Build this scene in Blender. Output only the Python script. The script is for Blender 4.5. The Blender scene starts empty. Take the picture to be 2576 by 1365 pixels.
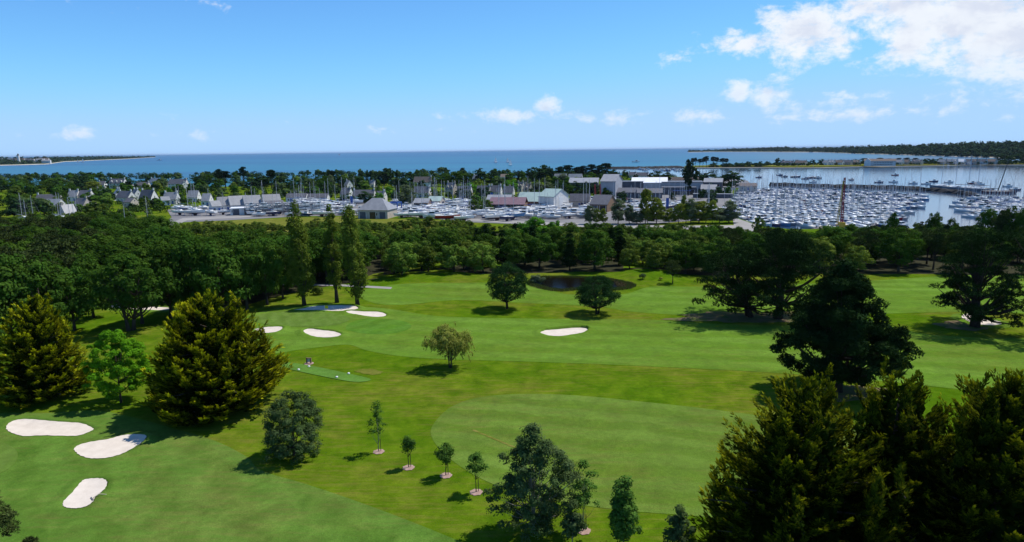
import bpy, bmesh, math, random
import numpy as np
from mathutils import Vector, Matrix
from mathutils.geometry import delaunay_2d_cdt

scene = bpy.context.scene
COL = scene.collection
RNG = np.random.default_rng(7)
random.seed(7)
R = math.radians

# ------------------------------------------------------------------ camera
# photo grid used for surveying: 2576 x 1365 (the photograph scaled down)
PW, PH, PF = 2576.0, 1365.0, 1674.0
CAM_H = 32.0
PITCH, ROLL = R(10.3), R(-0.72)
cam_data = bpy.data.cameras.new("camera")
cam = bpy.data.objects.new("camera", cam_data)
COL.objects.link(cam)
cam_data.sensor_width = 36.0
cam_data.lens = 36.0 * PF / PW
cam_data.clip_start, cam_data.clip_end = 0.5, 120000.0
CAM_M = Matrix.Rotation(math.pi / 2 - PITCH, 4, 'X') @ Matrix.Rotation(ROLL, 4, 'Z')
cam.matrix_world = Matrix.Translation((0, 0, CAM_H)) @ CAM_M
scene.camera = cam
CAM3 = CAM_M.to_3x3()

def ray(px, py):
    return (CAM3 @ Vector(((px - PW / 2) / PF, -(py - PH / 2) / PF, -1.0))).normalized()

# ------------------------------------------------------------------ sky, sun, exposure
SUN_EL, SUN_AZ = R(58.0), R(62.0)          # azimuth measured from +Y towards +X
sun_dir = Vector((math.sin(SUN_AZ) * math.cos(SUN_EL), math.cos(SUN_AZ) * math.cos(SUN_EL), math.sin(SUN_EL)))
world = bpy.data.worlds.new("World")
scene.world = world
world.use_nodes = True
world.cycles.sampling_method = 'MANUAL'
world.cycles.sample_map_resolution = 256
sun_data = bpy.data.lights.new("sun", 'SUN')
sun_data.energy = 5.0
sun_data.angle = R(0.55)
sun_data.color = (1.0, 0.955, 0.88)
sun = bpy.data.objects.new("sun", sun_data)
COL.objects.link(sun)
sun.location = (60, 40, 120)
sun.rotation_euler = (-sun_dir).to_track_quat('-Z', 'Y').to_euler()
scene.view_settings.view_transform = 'Standard'
scene.view_settings.look = 'None'
scene.view_settings.gamma = 1.0
scene.view_settings.exposure = 0.0
scene.view_settings.use_curve_mapping = False
scene.cycles.max_bounces = 5
scene.cycles.diffuse_bounces = 2
scene.cycles.glossy_bounces = 2
scene.cycles.transmission_bounces = 2
scene.cycles.volume_bounces = 0
scene.cycles.transparent_max_bounces = 4
scene.cycles.use_adaptive_sampling = False

class NT:
    """small node-tree helper"""
    def __init__(self, tree):
        self.t = tree
        self.n = tree.nodes
        self.l = tree.links
    def new(self, typ, **kw):
        nd = self.n.new(typ)
        for k, v in kw.items():
            setattr(nd, k, v)
        return nd
    def put(self, sock, v):
        if v is None:
            return
        if isinstance(v, bpy.types.NodeSocket):
            self.l.new(v, sock)
        else:
            if hasattr(sock.default_value, '__len__') and not hasattr(v, '__len__'):
                v = (v,) * len(sock.default_value)
            if hasattr(sock.default_value, '__len__') and len(sock.default_value) == 4 and len(v) == 3:
                v = (*v, 1.0)
            sock.default_value = v
    def math(self, op, a, b=None, c=None, clamp=False):
        nd = self.new('ShaderNodeMath', operation=op, use_clamp=clamp)
        for i, v in enumerate((a, b, c)):
            if v is not None:
                self.put(nd.inputs[i], v)
        return nd.outputs[0]
    def vmath(self, op, a, b=None):
        nd = self.new('ShaderNodeVectorMath', operation=op)
        self.put(nd.inputs[0], a)
        if b is not None:
            self.put(nd.inputs[1], b)
        return nd.outputs[1] if op in ('DOT_PRODUCT', 'LENGTH', 'DISTANCE') else nd.outputs[0]
    def mix(self, f, a, b, blend='MIX'):
        nd = self.new('ShaderNodeMix', data_type='RGBA', blend_type=blend)
        self.put(nd.inputs[0], f); self.put(nd.inputs[6], a); self.put(nd.inputs[7], b)
        return nd.outputs[2]
    def noise(self, vec, scale, detail=3.0, rough=0.55, dist=0.0):
        nd = self.new('ShaderNodeTexNoise')
        self.put(nd.inputs['Vector'], vec)
        nd.inputs['Scale'].default_value = scale
        nd.inputs['Detail'].default_value = detail
        nd.inputs['Roughness'].default_value = rough
        nd.inputs['Distortion'].default_value = dist
        return nd.outputs[0]
    def ramp(self, f, lo, hi, smooth=False):
        nd = self.new('ShaderNodeMapRange', interpolation_type='SMOOTHSTEP' if smooth else 'LINEAR')
        self.put(nd.inputs[0], f)
        self.put(nd.inputs[1], lo); self.put(nd.inputs[2], hi)
        return nd.outputs[0]
    def comb(self, x, y, z):
        nd = self.new('ShaderNodeCombineXYZ')
        for i, v in enumerate((x, y, z)):
            self.put(nd.inputs[i], v)
        return nd.outputs[0]

def build_world():
    w = NT(world.node_tree)
    w.n.clear()
    sky = w.new('ShaderNodeTexSky', sky_type='NISHITA', sun_disc=False)
    sky.sun_elevation = SUN_EL
    sky.sun_rotation = SUN_AZ
    sky.altitude = 0.0
    sky.air_density = 0.6
    sky.dust_density = 0.0
    sky.ozone_density = 6.0
    gen = w.new('ShaderNodeTexCoord').outputs['Generated']
    sep = w.new('ShaderNodeSeparateXYZ')
    w.l.new(gen, sep.inputs[0])
    az = w.math('ARCTAN2', sep.outputs[0], sep.outputs[1])
    el = w.math('ARCSINE', sep.outputs[2])
    # individual clouds: surveyed direction (photo x, y), half width and half height
    clouds = [
        (1890, 108, 85, 28, .9), (2020, 82, 80, 58, 1.1), (1965, 50, 60, 28, 0.85), (2115, 100, 55, 32, 0.9), (2265, 12, 150, 50, 1.05), (2440, 40, 170, 95, 1.2),
        (2600, 90, 200, 90, 1.2), (2300, 110, 80, 50, 0.9), (1860, 230, 28, 30, .85), (1928, 238, 44, 36, .92),
        (1985, 262, 50, 14, 0.45), (2110, 242, 50, 20, 0.6), (2210, 236, 38, 13, 0.66), (1710, 145, 45, 20, 0.62), (1375, 272, 34, 26, 0.95),
        (1290, 292, 120, 17, 0.85), (1540, 297, 80, 18, 0.62), (1770, 292, 75, 18, 0.66),
        (205, 338, 40, 14, 0.8), (485, 338, 34, 16, 0.55), (2150, 290, 140, 14, 0.55), (60, 343, 18, 8, 0.5), (1090, 328, 40, 10, 0.4),
        (2430, 228, 40, 10, 0.35), (2530, 298, 60, 10, 0.35), (1960, 300, 70, 12, 0.45), (960, 325, 40, 10, 0.42), (180, -30, 200, 20, 0.3)]
    v = w.comb(az, w.math('MULTIPLY', el, 1.5), 0.0)
    best = None
    for (px, py, rw, rh, amp) in clouds:
        d = ray(px, py)
        a0, e0 = math.atan2(d.x, d.y), math.asin(d.z)
        q = w.new('ShaderNodeMapping')
        w.l.new(v, q.inputs[0])
        q.inputs['Scale'].default_value = (PF / rw, PF / rh / 1.5, 1.0)
        q.inputs['Location'].default_value = (-a0 * PF / rw, -e0 * PF / rh, 0.0)
        g = w.math('MULTIPLY_ADD', w.vmath('LENGTH', q.outputs[0]), -0.62 * amp, amp)
        best = g if best is None else w.math('MAXIMUM', best, g)
    best = w.math('MAXIMUM', best, -0.4)
    n1 = w.noise(v, 22.0, 6.0, 0.62, 0.25)
    n2 = w.noise(v, 80.0, 3.0, 0.6)
    nl = w.noise(w.vmath('ADD', v, (0.012, 0.022, 0.0)), 22.0, 4.0, 0.62, 0.25)
    nn = w.math('ADD', w.math('MULTIPLY', w.math('SUBTRACT', n1, 0.5), 1.9), w.math('MULTIPLY', w.math('SUBTRACT', n2, 0.5), 0.65))
    # a low broken bank of small clouds all round the horizon and scattered cumulus overhead
    band = w.math('MULTIPLY', w.ramp(el, 0.006, 0.03, True), w.ramp(el, 0.075, 0.04, True))
    bank = w.math('MULTIPLY_ADD', band, 0.42, -0.4)
    high = w.math('MULTIPLY_ADD', w.ramp(el, 0.34, 0.6, True), 0.65, -0.65)
    best = w.math('MAXIMUM', best, w.math('MAXIMUM', bank, high))
    f0 = w.math('ADD', best, nn)
    dens = w.ramp(f0, 0.18, 0.85, True)
    lit = w.ramp(w.math('SUBTRACT', nl, n1), 0.16, -0.12, True)
    thick = w.ramp(w.math('ADD', best, w.math('MULTIPLY', w.math('SUBTRACT', nl, 0.5), 1.6)), 0.35, 1.25, True)
    shade = w.math('MULTIPLY', thick, w.math('SUBTRACT', 1.0, w.math('MULTIPLY', lit, 0.6)))
    ccol = w.mix(shade, (9.6, 9.8, 10.2), (7.6, 7.9, 9.0))
    dens = w.math('MULTIPLY', dens, w.math('MULTIPLY_ADD', w.ramp(el, 0.0, 0.12), 0.5, 0.45))
    dens = w.math('MULTIPLY', dens, 0.96)
    # deep clean sea air: the sky of the photograph is saturated, its horizon pale blue
    sp = w.new('ShaderNodeSeparateColor')
    w.l.new(w.mix(1.0, sky.outputs[0], SKY_TINT, 'MULTIPLY'), sp.inputs[0])
    rr, gg, bb = (w.math('SMOOTH_MIN', sp.outputs[i], SKY_CAP[i], SKY_CAP[i] * 0.5) for i in range(3))
    skc = w.comb(rr, gg, bb)
    col = w.mix(dens, skc, ccol)
    bg = w.new('ShaderNodeBackground')
    w.l.new(col, bg.inputs[0])
    bg.inputs[1].default_value = 0.1
    out = w.new('ShaderNodeOutputWorld')
    w.l.new(bg.outputs[0], out.inputs[0])
SKY_TINT = (1.28, 1.9, 2.15)
SKY_CAP = (4.3, 6.9, 10.4)
build_world()

# ------------------------------------------------------------------ terrain height and surveying
def hgt(x, y):
    m = max(0.0, min(1.0, (168.0 - y) / 30.0)) * max(0.0, min(1.0, (170.0 - abs(x)) / 30.0))
    z = 0.0
    if m > 0:
        z += m * (0.30 * math.sin(x / 21.0 + 1.0) * math.sin(y / 26.0 + .5) + 0.22 * math.sin((x * .7 + y) / 13.0))
    for (mx, my, mr, mh) in MOUNDS:
        q = ((x - mx) ** 2 + (y - my) ** 2) / (mr * mr)
        if q < 6:
            z += mh * math.exp(-q)
    return z
MOUNDS = []

def onplane(px, py, z=0.0):
    d = ray(px, py)
    t = (z - CAM_H) / d.z
    return Vector((d.x * t, d.y * t, z))

def G(px, py):
    """ground point seen at a photo position"""
    z = 0.0
    for _ in range(6):
        p = onplane(px, py, z)
        z = hgt(p.x, p.y)
    p.z = z
    return p

def top_at(px, py, h):
    """ground point of something h tall whose top is seen at a photo position"""
    p = onplane(px, py, h)
    return Vector((p.x, p.y, hgt(p.x, p.y)))

def project(p):
    v = CAM3.transposed() @ (Vector(p) - Vector((0, 0, CAM_H)))
    return (PW / 2 + PF * v.x / -v.z, PH / 2 - PF * v.y / -v.z)

def height_to(base, py):
    """height above a ground point at which it reaches photo row py"""
    lo, hi = 0.0, 60.0
    for _ in range(40):
        m = (lo + hi) / 2
        if project((base.x, base.y, base.z + m))[1] > py:
            lo = m
        else:
            hi = m
    return lo

def mpp(p):
    """metres for one photo pixel at a point"""
    v = CAM3.transposed() @ (Vector(p) - Vector((0, 0, CAM_H)))
    return -v.z / PF

OFFS = {1: (0.0, .25074), 2: (633.24, .25074), 3: (1266.48, .25074), 4: (1899.7, .26254)}
def Z(reg, x, y):
    """photo position from an enlarged strip of the middle distance"""
    ox, s = OFFS[reg]
    return (ox + x * s, 348.28 + y * s)

MOUNDS.extend([(*G(1110, 697).xy, 9.0, 1.0), (*G(1000, 703).xy, 7.0, 0.7), (*G(1640, 694).xy, 7.0, 1.5), (*G(1230, 702).xy, 9.0, .6)])

# ------------------------------------------------------------------ mesh and object helpers
def np_mesh(name, verts, faces, mat=None, attr=None, smooth=False):
    verts = np.asarray(verts, dtype=np.float32).reshape(-1, 3)
    faces = np.asarray(faces, dtype=np.int32)
    me = bpy.data.meshes.new(name)
    k = faces.shape[1]
    me.vertices.add(len(verts)); me.vertices.foreach_set('co', verts.ravel())
    me.loops.add(faces.size); me.loops.foreach_set('vertex_index', faces.ravel())
    me.polygons.add(len(faces))
    me.polygons.foreach_set('loop_start', np.arange(0, faces.size, k, dtype=np.int32))
    me.polygons.foreach_set('loop_total', np.full(len(faces), k, dtype=np.int32))
    if smooth:
        me.polygons.foreach_set('use_smooth', np.ones(len(faces), dtype=bool))
    if attr is not None:
        for an, av in attr.items():
            a = me.attributes.new(an, 'FLOAT', 'POINT')
            a.data.foreach_set('value', np.asarray(av, dtype=np.float32))
    me.update(calc_edges=True)
    if mat is not None:
        me.materials.append(mat)
    return me

class MB:
    """collects faces of one mesh"""
    def __init__(self):
        self.v, self.f, self.m = [], [], []
    def add(self, vs, fs, m=0):
        o = len(self.v)
        self.v.extend([tuple(p) for p in vs])
        for f in fs:
            self.f.append(tuple(i + o for i in f)); self.m.append(m)
        return self
    def box(self, x0, x1, y0, y1, z0, z1, m=0):
        vs = [(x, y, z) for z in (z0, z1) for y in (y0, y1) for x in (x0, x1)]
        return self.add(vs, [(0, 2, 3, 1), (4, 5, 7, 6), (0, 1, 5, 4), (2, 6, 7, 3), (0, 4, 6, 2), (1, 3, 7, 5)], m)
    def tube(self, pts, rad, n=6, m=0, cap=True):
        pts = [Vector(p) for p in pts]
        rad = list(rad) if hasattr(rad, '__len__') else [rad] * len(pts)
        rings = []
        o = len(self.v)
        for i, p in enumerate(pts):
            t = (pts[min(i + 1, len(pts) - 1)] - pts[max(i - 1, 0)]).normalized()
            a = t.orthogonal().normalized() if i == 0 else (a - t * a.dot(t)).normalized()
            b = t.cross(a)
            for k in range(n):
                an = 2 * math.pi * k / n
                q = p + (a * math.cos(an) + b * math.sin(an)) * rad[i]
                self.v.append((q.x, q.y, q.z))
        for i in range(len(pts) - 1):
            for k in range(n):
                k2 = (k + 1) % n
                self.f.append((o + i * n + k, o + i * n + k2, o + (i + 1) * n + k2, o + (i + 1) * n + k)); self.m.append(m)
        if cap:
            e = o + (len(pts) - 1) * n
            self.f.append(tuple(e + k for k in range(n))); self.m.append(m)
            self.f.append(tuple(o + n - 1 - k for k in range(n))); self.m.append(m)
        return self
    def bar(self, a, b, w, m=0, n=4):
        return self.tube([a, b], w, n, m)
    def mesh(self, name, *mats, smooth=False):
        me = bpy.data.meshes.new(name)
        me.from_pydata(self.v, [], self.f)
        for mt in mats:
            me.materials.append(mt)
        if len(mats) > 1:
            me.polygons.foreach_set('material_index', np.array(self.m, dtype=np.int32))
        if smooth:
            me.polygons.foreach_set('use_smooth', np.ones(len(self.f), dtype=bool))
        me.update()
        return me

def thing(name, label, cat, loc=(0, 0, 0), rz=0.0, group=None, mesh=None, scale=None):
    o = bpy.data.objects.new(name, mesh)
    COL.objects.link(o)
    o.location = loc
    o.rotation_euler = (0, 0, rz)
    if scale is not None:
        o.scale = (scale,) * 3 if not hasattr(scale, '__len__') else scale
    o['label'] = label; o['category'] = cat
    if group:
        o['group'] = group
    return o

def part(name, mesh, parent, loc=None, rz=None, label=None):
    o = bpy.data.objects.new(name, mesh)
    COL.objects.link(o)
    o.parent = parent
    if loc is not None:
        o.location = loc
    if rz is not None:
        o.rotation_euler = (0, 0, rz)
    if label:
        o['label'] = label
    return o

def struct(name, mesh, loc=(0, 0, 0), kind='structure', label=None):
    o = bpy.data.objects.new(name, mesh)
    COL.objects.link(o)
    o.location = loc
    o['kind'] = kind
    if label:
        o['label'] = label
    return o

# ------------------------------------------------------------------ materials
def new_mat(name):
    m = bpy.data.materials.new(name)
    m.use_nodes = True
    t = NT(m.node_tree)
    t.n.clear()
    out = t.new('ShaderNodeOutputMaterial')
    return m, t, out

def plain(name, c1, c2=None, scale=1.5, rough=0.7, spec=0.3, metal=0.0, bump=0.0, var=0.0, detail=4.0, stretch=None):
    m, t, out = new_mat(name)
    b = t.new('ShaderNodeBsdfPrincipled')
    tc = t.new('ShaderNodeTexCoord').outputs['Object']
    if stretch:
        tc = t.vmath('MULTIPLY', tc, stretch)
    if c2 is None:
        c2 = tuple(v * 0.82 for v in c1)
    n = t.noise(tc, scale, detail)
    col = t.mix(t.ramp(n, 0.32, 0.68), c1, c2)
    if var > 0:
        oi = t.new('ShaderNodeObjectInfo').outputs['Random']
        f = t.math('MULTIPLY_ADD', oi, 2 * var, 1 - var)
        col = t.mix(1.0, col, t.comb(f, f, f), 'MULTIPLY')
    t.put(b.inputs['Base Color'], col)
    b.inputs['Roughness'].default_value = rough
    b.inputs['Specular IOR Level'].default_value = spec
    b.inputs['Metallic'].default_value = metal
    if bump:
        bp = t.new('ShaderNodeBump')
        bp.inputs['Strength'].default_value = bump
        bp.inputs['Distance'].default_value = 0.05
        t.l.new(t.noise(tc, scale * 6, 4.0), bp.inputs['Height'])
        t.l.new(bp.outputs[0], b.inputs['Normal'])
    t.l.new(b.outputs[0], out.inputs[0])
    return m

def foliage(name, c1, c2, tip=None, trans=0.22, var=0.14, scale=0.55, spec=0.15, hue=0.0):
    """leaf material: two greens in patches, each leaf a little different; tip = colour of young growth"""
    m, t, out = new_mat(name)
    tc = t.new('ShaderNodeTexCoord').outputs['Object']
    at = t.new('ShaderNodeAttribute', attribute_name='tint').outputs['Fac']
    n = t.noise(tc, scale, 3.0)
    col = t.mix(t.ramp(n, 0.35, 0.65), c1, c2)
    oi = t.new('ShaderNodeObjectInfo').outputs['Random']
    if tip is not None:
        col = t.mix(at, col, tip)
        f = t.math('MULTIPLY_ADD', oi, 2 * var, 1 - var)
    else:
        f = t.math('MULTIPLY_ADD', at, 0.7, 0.62)
        f = t.math('MULTIPLY', f, t.math('MULTIPLY_ADD', oi, 2 * var, 1 - var))
    warm = t.math('MULTIPLY', f, t.math('MULTIPLY_ADD', t.math('FRACT', t.math('MULTIPLY', oi, 7.31)), hue, 1.0 - hue * .4))
    col = t.mix(1.0, col, t.comb(warm, f, f), 'MULTIPLY')
    b = t.new('ShaderNodeBsdfDiffuse')
    t.put(b.inputs[0], col)
    tr = t.new('ShaderNodeBsdfTranslucent')
    t.put(tr.inputs[0], t.mix(1.0, col, (1.15, 1.2, 0.6), 'MULTIPLY'))
    mx = t.new('ShaderNodeMixShader')
    mx.inputs[0].default_value = trans
    t.l.new(b.outputs[0], mx.inputs[1]); t.l.new(tr.outputs[0], mx.inputs[2])
    t.l.new(mx.outputs[0], out.inputs[0])
    return m

def grass_mat(name, base, alt, dry, dry_amt=0.25, stripe=None, fine=9.0):
    m, t, out = new_mat(name)
    geo = t.new('ShaderNodeNewGeometry').outputs['Position']
    big = t.noise(geo, 0.045, 4.0, 0.6)
    mid = t.noise(geo, 0.33, 4.0, 0.6, 0.4)
    st = t.noise(t.vmath('MULTIPLY', geo, (0.25, 1.6, 1.0)), 1.1, 4.0, 0.65)
    fn = t.noise(geo, fine, 2.0, 0.7)
    col = t.mix(t.ramp(t.math('ADD', t.math('MULTIPLY', big, 0.6), t.math('MULTIPLY', mid, 0.4)), 0.38, 0.62), base, alt)
    if stripe:
        ang, wid, amt = stripe
        sx = t.vmath('DOT_PRODUCT', geo, (math.cos(ang), math.sin(ang), 0.0))
        sx = t.math('ADD', sx, t.math('ADD', t.math('MULTIPLY', mid, 1.6), t.math('MULTIPLY', big, 9.0)))
        w = t.math('SINE', t.math('MULTIPLY', sx, 2 * math.pi / wid))
        w = t.ramp(w, -0.5, 0.5, True)
        lightc = tuple(v * (1 + amt) for v in base)
        patch = t.ramp(t.noise(geo, 0.03, 2.0), 0.35, 0.65)
        col = t.mix(t.math('MULTIPLY', w, t.math('MULTIPLY_ADD', patch, 0.42, 0.14)), col, (lightc[0] * 1.08, lightc[1], lightc[2] * 1.25))
    dr = t.math('MULTIPLY', t.ramp(t.math('ADD', t.math('MULTIPLY', st, 0.55), t.math('MULTIPLY', big, 0.45)), 0.475, 0.64), dry_amt)
    col = t.mix(dr, col, dry)
    f = t.math('MULTIPLY_ADD', fn, 1.1, 0.45)
    f = t.math('MULTIPLY', f, t.math('MULTIPLY_ADD', mid, 0.95, 0.52))
    f = t.math('MULTIPLY', f, t.math('MULTIPLY_ADD', t.noise(geo, 1.3, 3.0, 0.65), 0.5, 0.75))
    col = t.mix(1.0, col, t.comb(f, f, f), 'MULTIPLY')
    b = t.new('ShaderNodeBsdfPrincipled')
    t.put(b.inputs['Base Color'], col)
    b.inputs['Roughness'].default_value = 0.9
    b.inputs['Specular IOR Level'].default_value = 0.0
    bp = t.new('ShaderNodeBump')
    bp.inputs['Strength'].default_value = 0.55
    bp.inputs['Distance'].default_value = 0.08
    t.l.new(t.math('ADD', t.noise(geo, 5.0, 4.0), t.math('MULTIPLY', mid, 2.0)), bp.inputs['Height'])
    t.l.new(bp.outputs[0], b.inputs['Normal'])
    t.l.new(b.outputs[0], out.inputs[0])
    return m

def water_mat(name, near, far, deep, rough=0.12, bstr=0.35, spec=0.5, bands=True):
    m, t, out = new_mat(name)
    geo = t.new('ShaderNodeNewGeometry').outputs['Position']
    sy = t.new('ShaderNodeSeparateXYZ'); t.l.new(geo, sy.inputs[0])
    dist = t.vmath('LENGTH', geo)
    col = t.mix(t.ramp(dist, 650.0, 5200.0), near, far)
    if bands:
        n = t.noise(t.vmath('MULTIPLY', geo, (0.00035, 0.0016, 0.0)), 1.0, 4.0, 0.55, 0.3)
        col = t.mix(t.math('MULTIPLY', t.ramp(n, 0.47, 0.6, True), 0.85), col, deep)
    b = t.new('ShaderNodeBsdfPrincipled')
    t.put(b.inputs['Base Color'], col)
    b.inputs['Roughness'].default_value = rough
    b.inputs['Specular IOR Level'].default_value = spec
    b.inputs['IOR'].default_value = 1.33
    bp = t.new('ShaderNodeBump')
    bp.inputs['Strength'].default_value = bstr
    bp.inputs['Distance'].default_value = 0.4
    t.l.new(t.noise(geo, 0.35, 5.0, 0.65), bp.inputs['Height'])
    t.l.new(bp.outputs[0], b.inputs['Normal'])
    t.l.new(b.outputs[0], out.inputs[0])
    return m

M = {}

# ================================================================== SETTING: ground, sea, golf course
def spline(pts, n=8, closed=True):
    P = [Vector((p[0], p[1])) for p in pts]
    out = []
    L = len(P)
    for i in range(L if closed else L - 1):
        if closed:
            a, b, c, d = P[i - 1], P[i], P[(i + 1) % L], P[(i + 2) % L]
        else:
            a, b, c, d = P[max(i - 1, 0)], P[i], P[i + 1], P[min(i + 2, L - 1)]
        for k in range(n):
            t = k / n
            out.append(0.5 * ((2 * b) + (c - a) * t + (2 * a - 5 * b + 4 * c - d) * t * t + (3 * b - a - 3 * c + d) * t ** 3))
    if not closed:
        out.append(P[-1])
    return out

def inside(poly, x, y):
    r = False
    j = len(poly) - 1
    for i in range(len(poly)):
        a, b = poly[i], poly[j]
        if (a[1] > y) != (b[1] > y) and x < (b[0] - a[0]) * (y - a[1]) / (b[1] - a[1]) + a[0]:
            r = not r
        j = i
    return r

def ccw(poly):
    a = sum(poly[i - 1][0] * poly[i][1] - poly[i][0] * poly[i - 1][1] for i in range(len(poly)))
    return poly if a > 0 else poly[::-1]

def sheet(name, poly, pts, mat, zf, skirt=None):
    poly = ccw([Vector((p[0], p[1])) for p in poly])
    n = len(poly)
    vs = list(poly) + [Vector((p[0], p[1])) for p in pts]
    res = delaunay_2d_cdt(vs, [], [list(range(n))], 1, 1e-4)
    v2, fs = res[0], res[2]
    verts = [(p.x, p.y, zf(p.x, p.y)) for p in v2]
    faces = [tuple(f) for f in fs]
    if skirt is not None:
        o = len(verts)
        for p in poly:
            verts.append((p.x, p.y, zf(p.x, p.y))); verts.append((p.x, p.y, skirt))
        for i in range(n):
            j = (i + 1) % n
            faces.append((o + 2 * i, o + 2 * i + 1, o + 2 * j + 1, o + 2 * j))
    me = bpy.data.meshes.new(name)
    me.from_pydata(verts, [], faces)
    me.materials.append(mat)
    me.polygons.foreach_set('use_smooth', np.ones(len(faces), dtype=bool))
    me.update()
    return me

def gridpts(poly, step, jit=0.2, seed=1):
    r = random.Random(seed)
    xs = [p[0] for p in poly]; ys = [p[1] for p in poly]
    out = []
    y = min(ys) + step / 2
    while y < max(ys):
        x = min(xs) + step / 2
        while x < max(xs):
            qx, qy = x + r.uniform(-jit, jit) * step, y + r.uniform(-jit, jit) * step
            if inside(poly, qx, qy):
                out.append((qx, qy))
            x += step
        y += step
    return out

def ragged(pix, n=7, amp=.16, seed=3):
    r = random.Random(seed)
    P = spline([G(*q).xy for q in pix], n)
    c = sum(P, Vector((0, 0))) / len(P)
    ph = [r.uniform(0, 6.28) for _ in range(4)]
    out = []
    for i, q in enumerate(P):
        a = 6.2832 * i / len(P)
        k = 1 + amp * (math.sin(3 * a + ph[0]) * .6 + math.sin(7 * a + ph[1]) * .5 + math.sin(13 * a + ph[2]) * .4) + r.uniform(-amp, amp) * .5
        out.append(c + (q - c) * k)
    return out

def gpoly(pix, n=8):
    return spline([G(*p).xy for p in pix], n)

SEA = -1.6
M['rough'] = grass_mat('rough grass', (0.060, 0.128, 0.004), (0.100, 0.146, 0.007), (0.185, 0.145, 0.035), 0.52)
M['fairway'] = grass_mat('mown fairway grass', (0.102, 0.190, 0.022), (0.082, 0.160, 0.012), (0.140, 0.138, 0.030), 0.40, (R(80), 6.5, 0.22))
M['fairway_low'] = grass_mat('striped fairway grass', (0.100, 0.166, 0.024), (0.078, 0.138, 0.013), (0.145, 0.130, 0.035), 0.45, (R(72), 5.0, 0.42))
M['fairway_left'] = grass_mat('broad striped fairway grass', (0.070, 0.148, 0.018), (0.092, 0.156, 0.024), (0.150, 0.130, 0.040), 0.45, (R(38), 5.6, 0.34))
M['green'] = grass_mat('close cut green', (0.100, 0.170, 0.028), (0.084, 0.150, 0.022), (0.14, 0.145, 0.04), 0.25, (R(20), 2.2, 0.10), 14.0)
M['tee'] = grass_mat('tee grass', (0.092, 0.192, 0.030), (0.080, 0.172, 0.024), (0.10, 0.13, 0.04), 0.15, (R(75), 2.0, 0.08), 14.0)
M['apron'] = grass_mat('apron grass', (0.080, 0.182, 0.022), (0.064, 0.150, 0.012), (0.14, 0.14, 0.03), 0.2, (R(-35), 4.0, 0.25))
M['meadow'] = grass_mat('dry meadow', (0.140, 0.145, 0.022), (0.09, 0.130, 0.016), (0.30, 0.22, 0.08), 0.65)
M['sand'] = plain('bunker sand', (0.67, 0.59, 0.50), (0.58, 0.505, 0.425), 0.9, 0.95, 0.05, bump=0.5)
M['soil'] = plain('bare soil', (0.17, 0.115, 0.070), (0.075, 0.105, 0.02), 0.5, 0.95, 0.05, bump=0.5)
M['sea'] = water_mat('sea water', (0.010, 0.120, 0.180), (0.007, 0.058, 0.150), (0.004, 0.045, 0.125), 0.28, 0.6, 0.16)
M['tarmac'] = plain('yard tarmac', (0.22, 0.215, 0.215), (0.16, 0.155, 0.16), 0.05, 0.9, 0.1, detail=6)
M['road'] = plain('pale road', (0.33, 0.31, 0.29), (0.25, 0.24, 0.23), 0.06, 0.9, 0.1, detail=6)
M['rock'] = plain('dark rock', (0.040, 0.038, 0.036), (0.016, 0.016, 0.017), 0.3, 0.9, 0.2)
M['beach'] = plain('beach sand', (0.55, 0.49, 0.40), (0.42, 0.37, 0.30), 0.02, 0.95, 0.05)

# --- the mainland: golf course, woods, boatyard and town on one sheet that ends at the shore
shore_pix = [(1900, 470), (1850, 478), (1838, 500), (1836, 525), (1846, 546), (1880, 557), (1915, 570), (1990, 577), (2200, 576), (2420, 574), (2700, 572)]
shore = [onplane(*p).xy for p in shore_pix]
land_poly = [(-900, -80), (-1100, 800), (-640, 740), (-420, 690), (-300, 660), (-200, 690), (-80, 760), (40, 800), (130, 820), (185, 780), (207, 690), (207, 610)]
land_poly += [tuple(p) for p in shore] + [(520, 260), (520, -80)]
golf_box = [(-190, 18), (190, 18), (190, 178), (-190, 178)]
pts = gridpts(golf_box, 2.6) + [p for p in gridpts(land_poly, 24.0) if not inside(golf_box, *p)]
ground = struct('ground', sheet('ground', land_poly, pts, M['rough'], hgt, SEA - 2.0), label='rough grass land of the golf course')

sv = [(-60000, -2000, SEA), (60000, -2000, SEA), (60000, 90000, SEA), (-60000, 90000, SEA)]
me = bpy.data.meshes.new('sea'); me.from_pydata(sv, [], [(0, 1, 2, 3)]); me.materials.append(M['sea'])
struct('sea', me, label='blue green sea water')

M['harbour'] = water_mat('sheltered harbour water', (0.030, 0.060, 0.115), (0.030, 0.060, 0.115), (0.02, 0.05, 0.1), 0.10, 0.12, 0.5, False)
hw = [onplane(*q, SEA).xy for q in [(1830, 600), (1830, 520), (1838, 495), (1800, 470), (1780, 450), Z(3, 1700, 400), Z(3, 1200, 360), Z(3, 1060, 306), Z(3, 1300, 305), Z(3, 1500, 302), Z(3, 1830, 298), Z(3, 2300, 297), Z(4, 300, 288), Z(4, 1000, 276), Z(4, 2300, 259), Z(4, 3400, 259), (3100, 700)]]
hv = [(q[0], q[1], SEA + .03) for q in hw]
me = bpy.data.meshes.new('harbour_water'); me.from_pydata(hv, [], [tuple(range(len(hv)))]); me.materials.append(M['harbour'])
struct('harbour_water', me, label='calm pale water of the bay and marina')

def lay(name, poly, mat, dz, step=2.6, label=None, pts=None):
    return struct(name, sheet(name, poly, gridpts(poly, step) if pts is None else pts, mat, lambda x, y: hgt(x, y) + dz), label=label)

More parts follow.
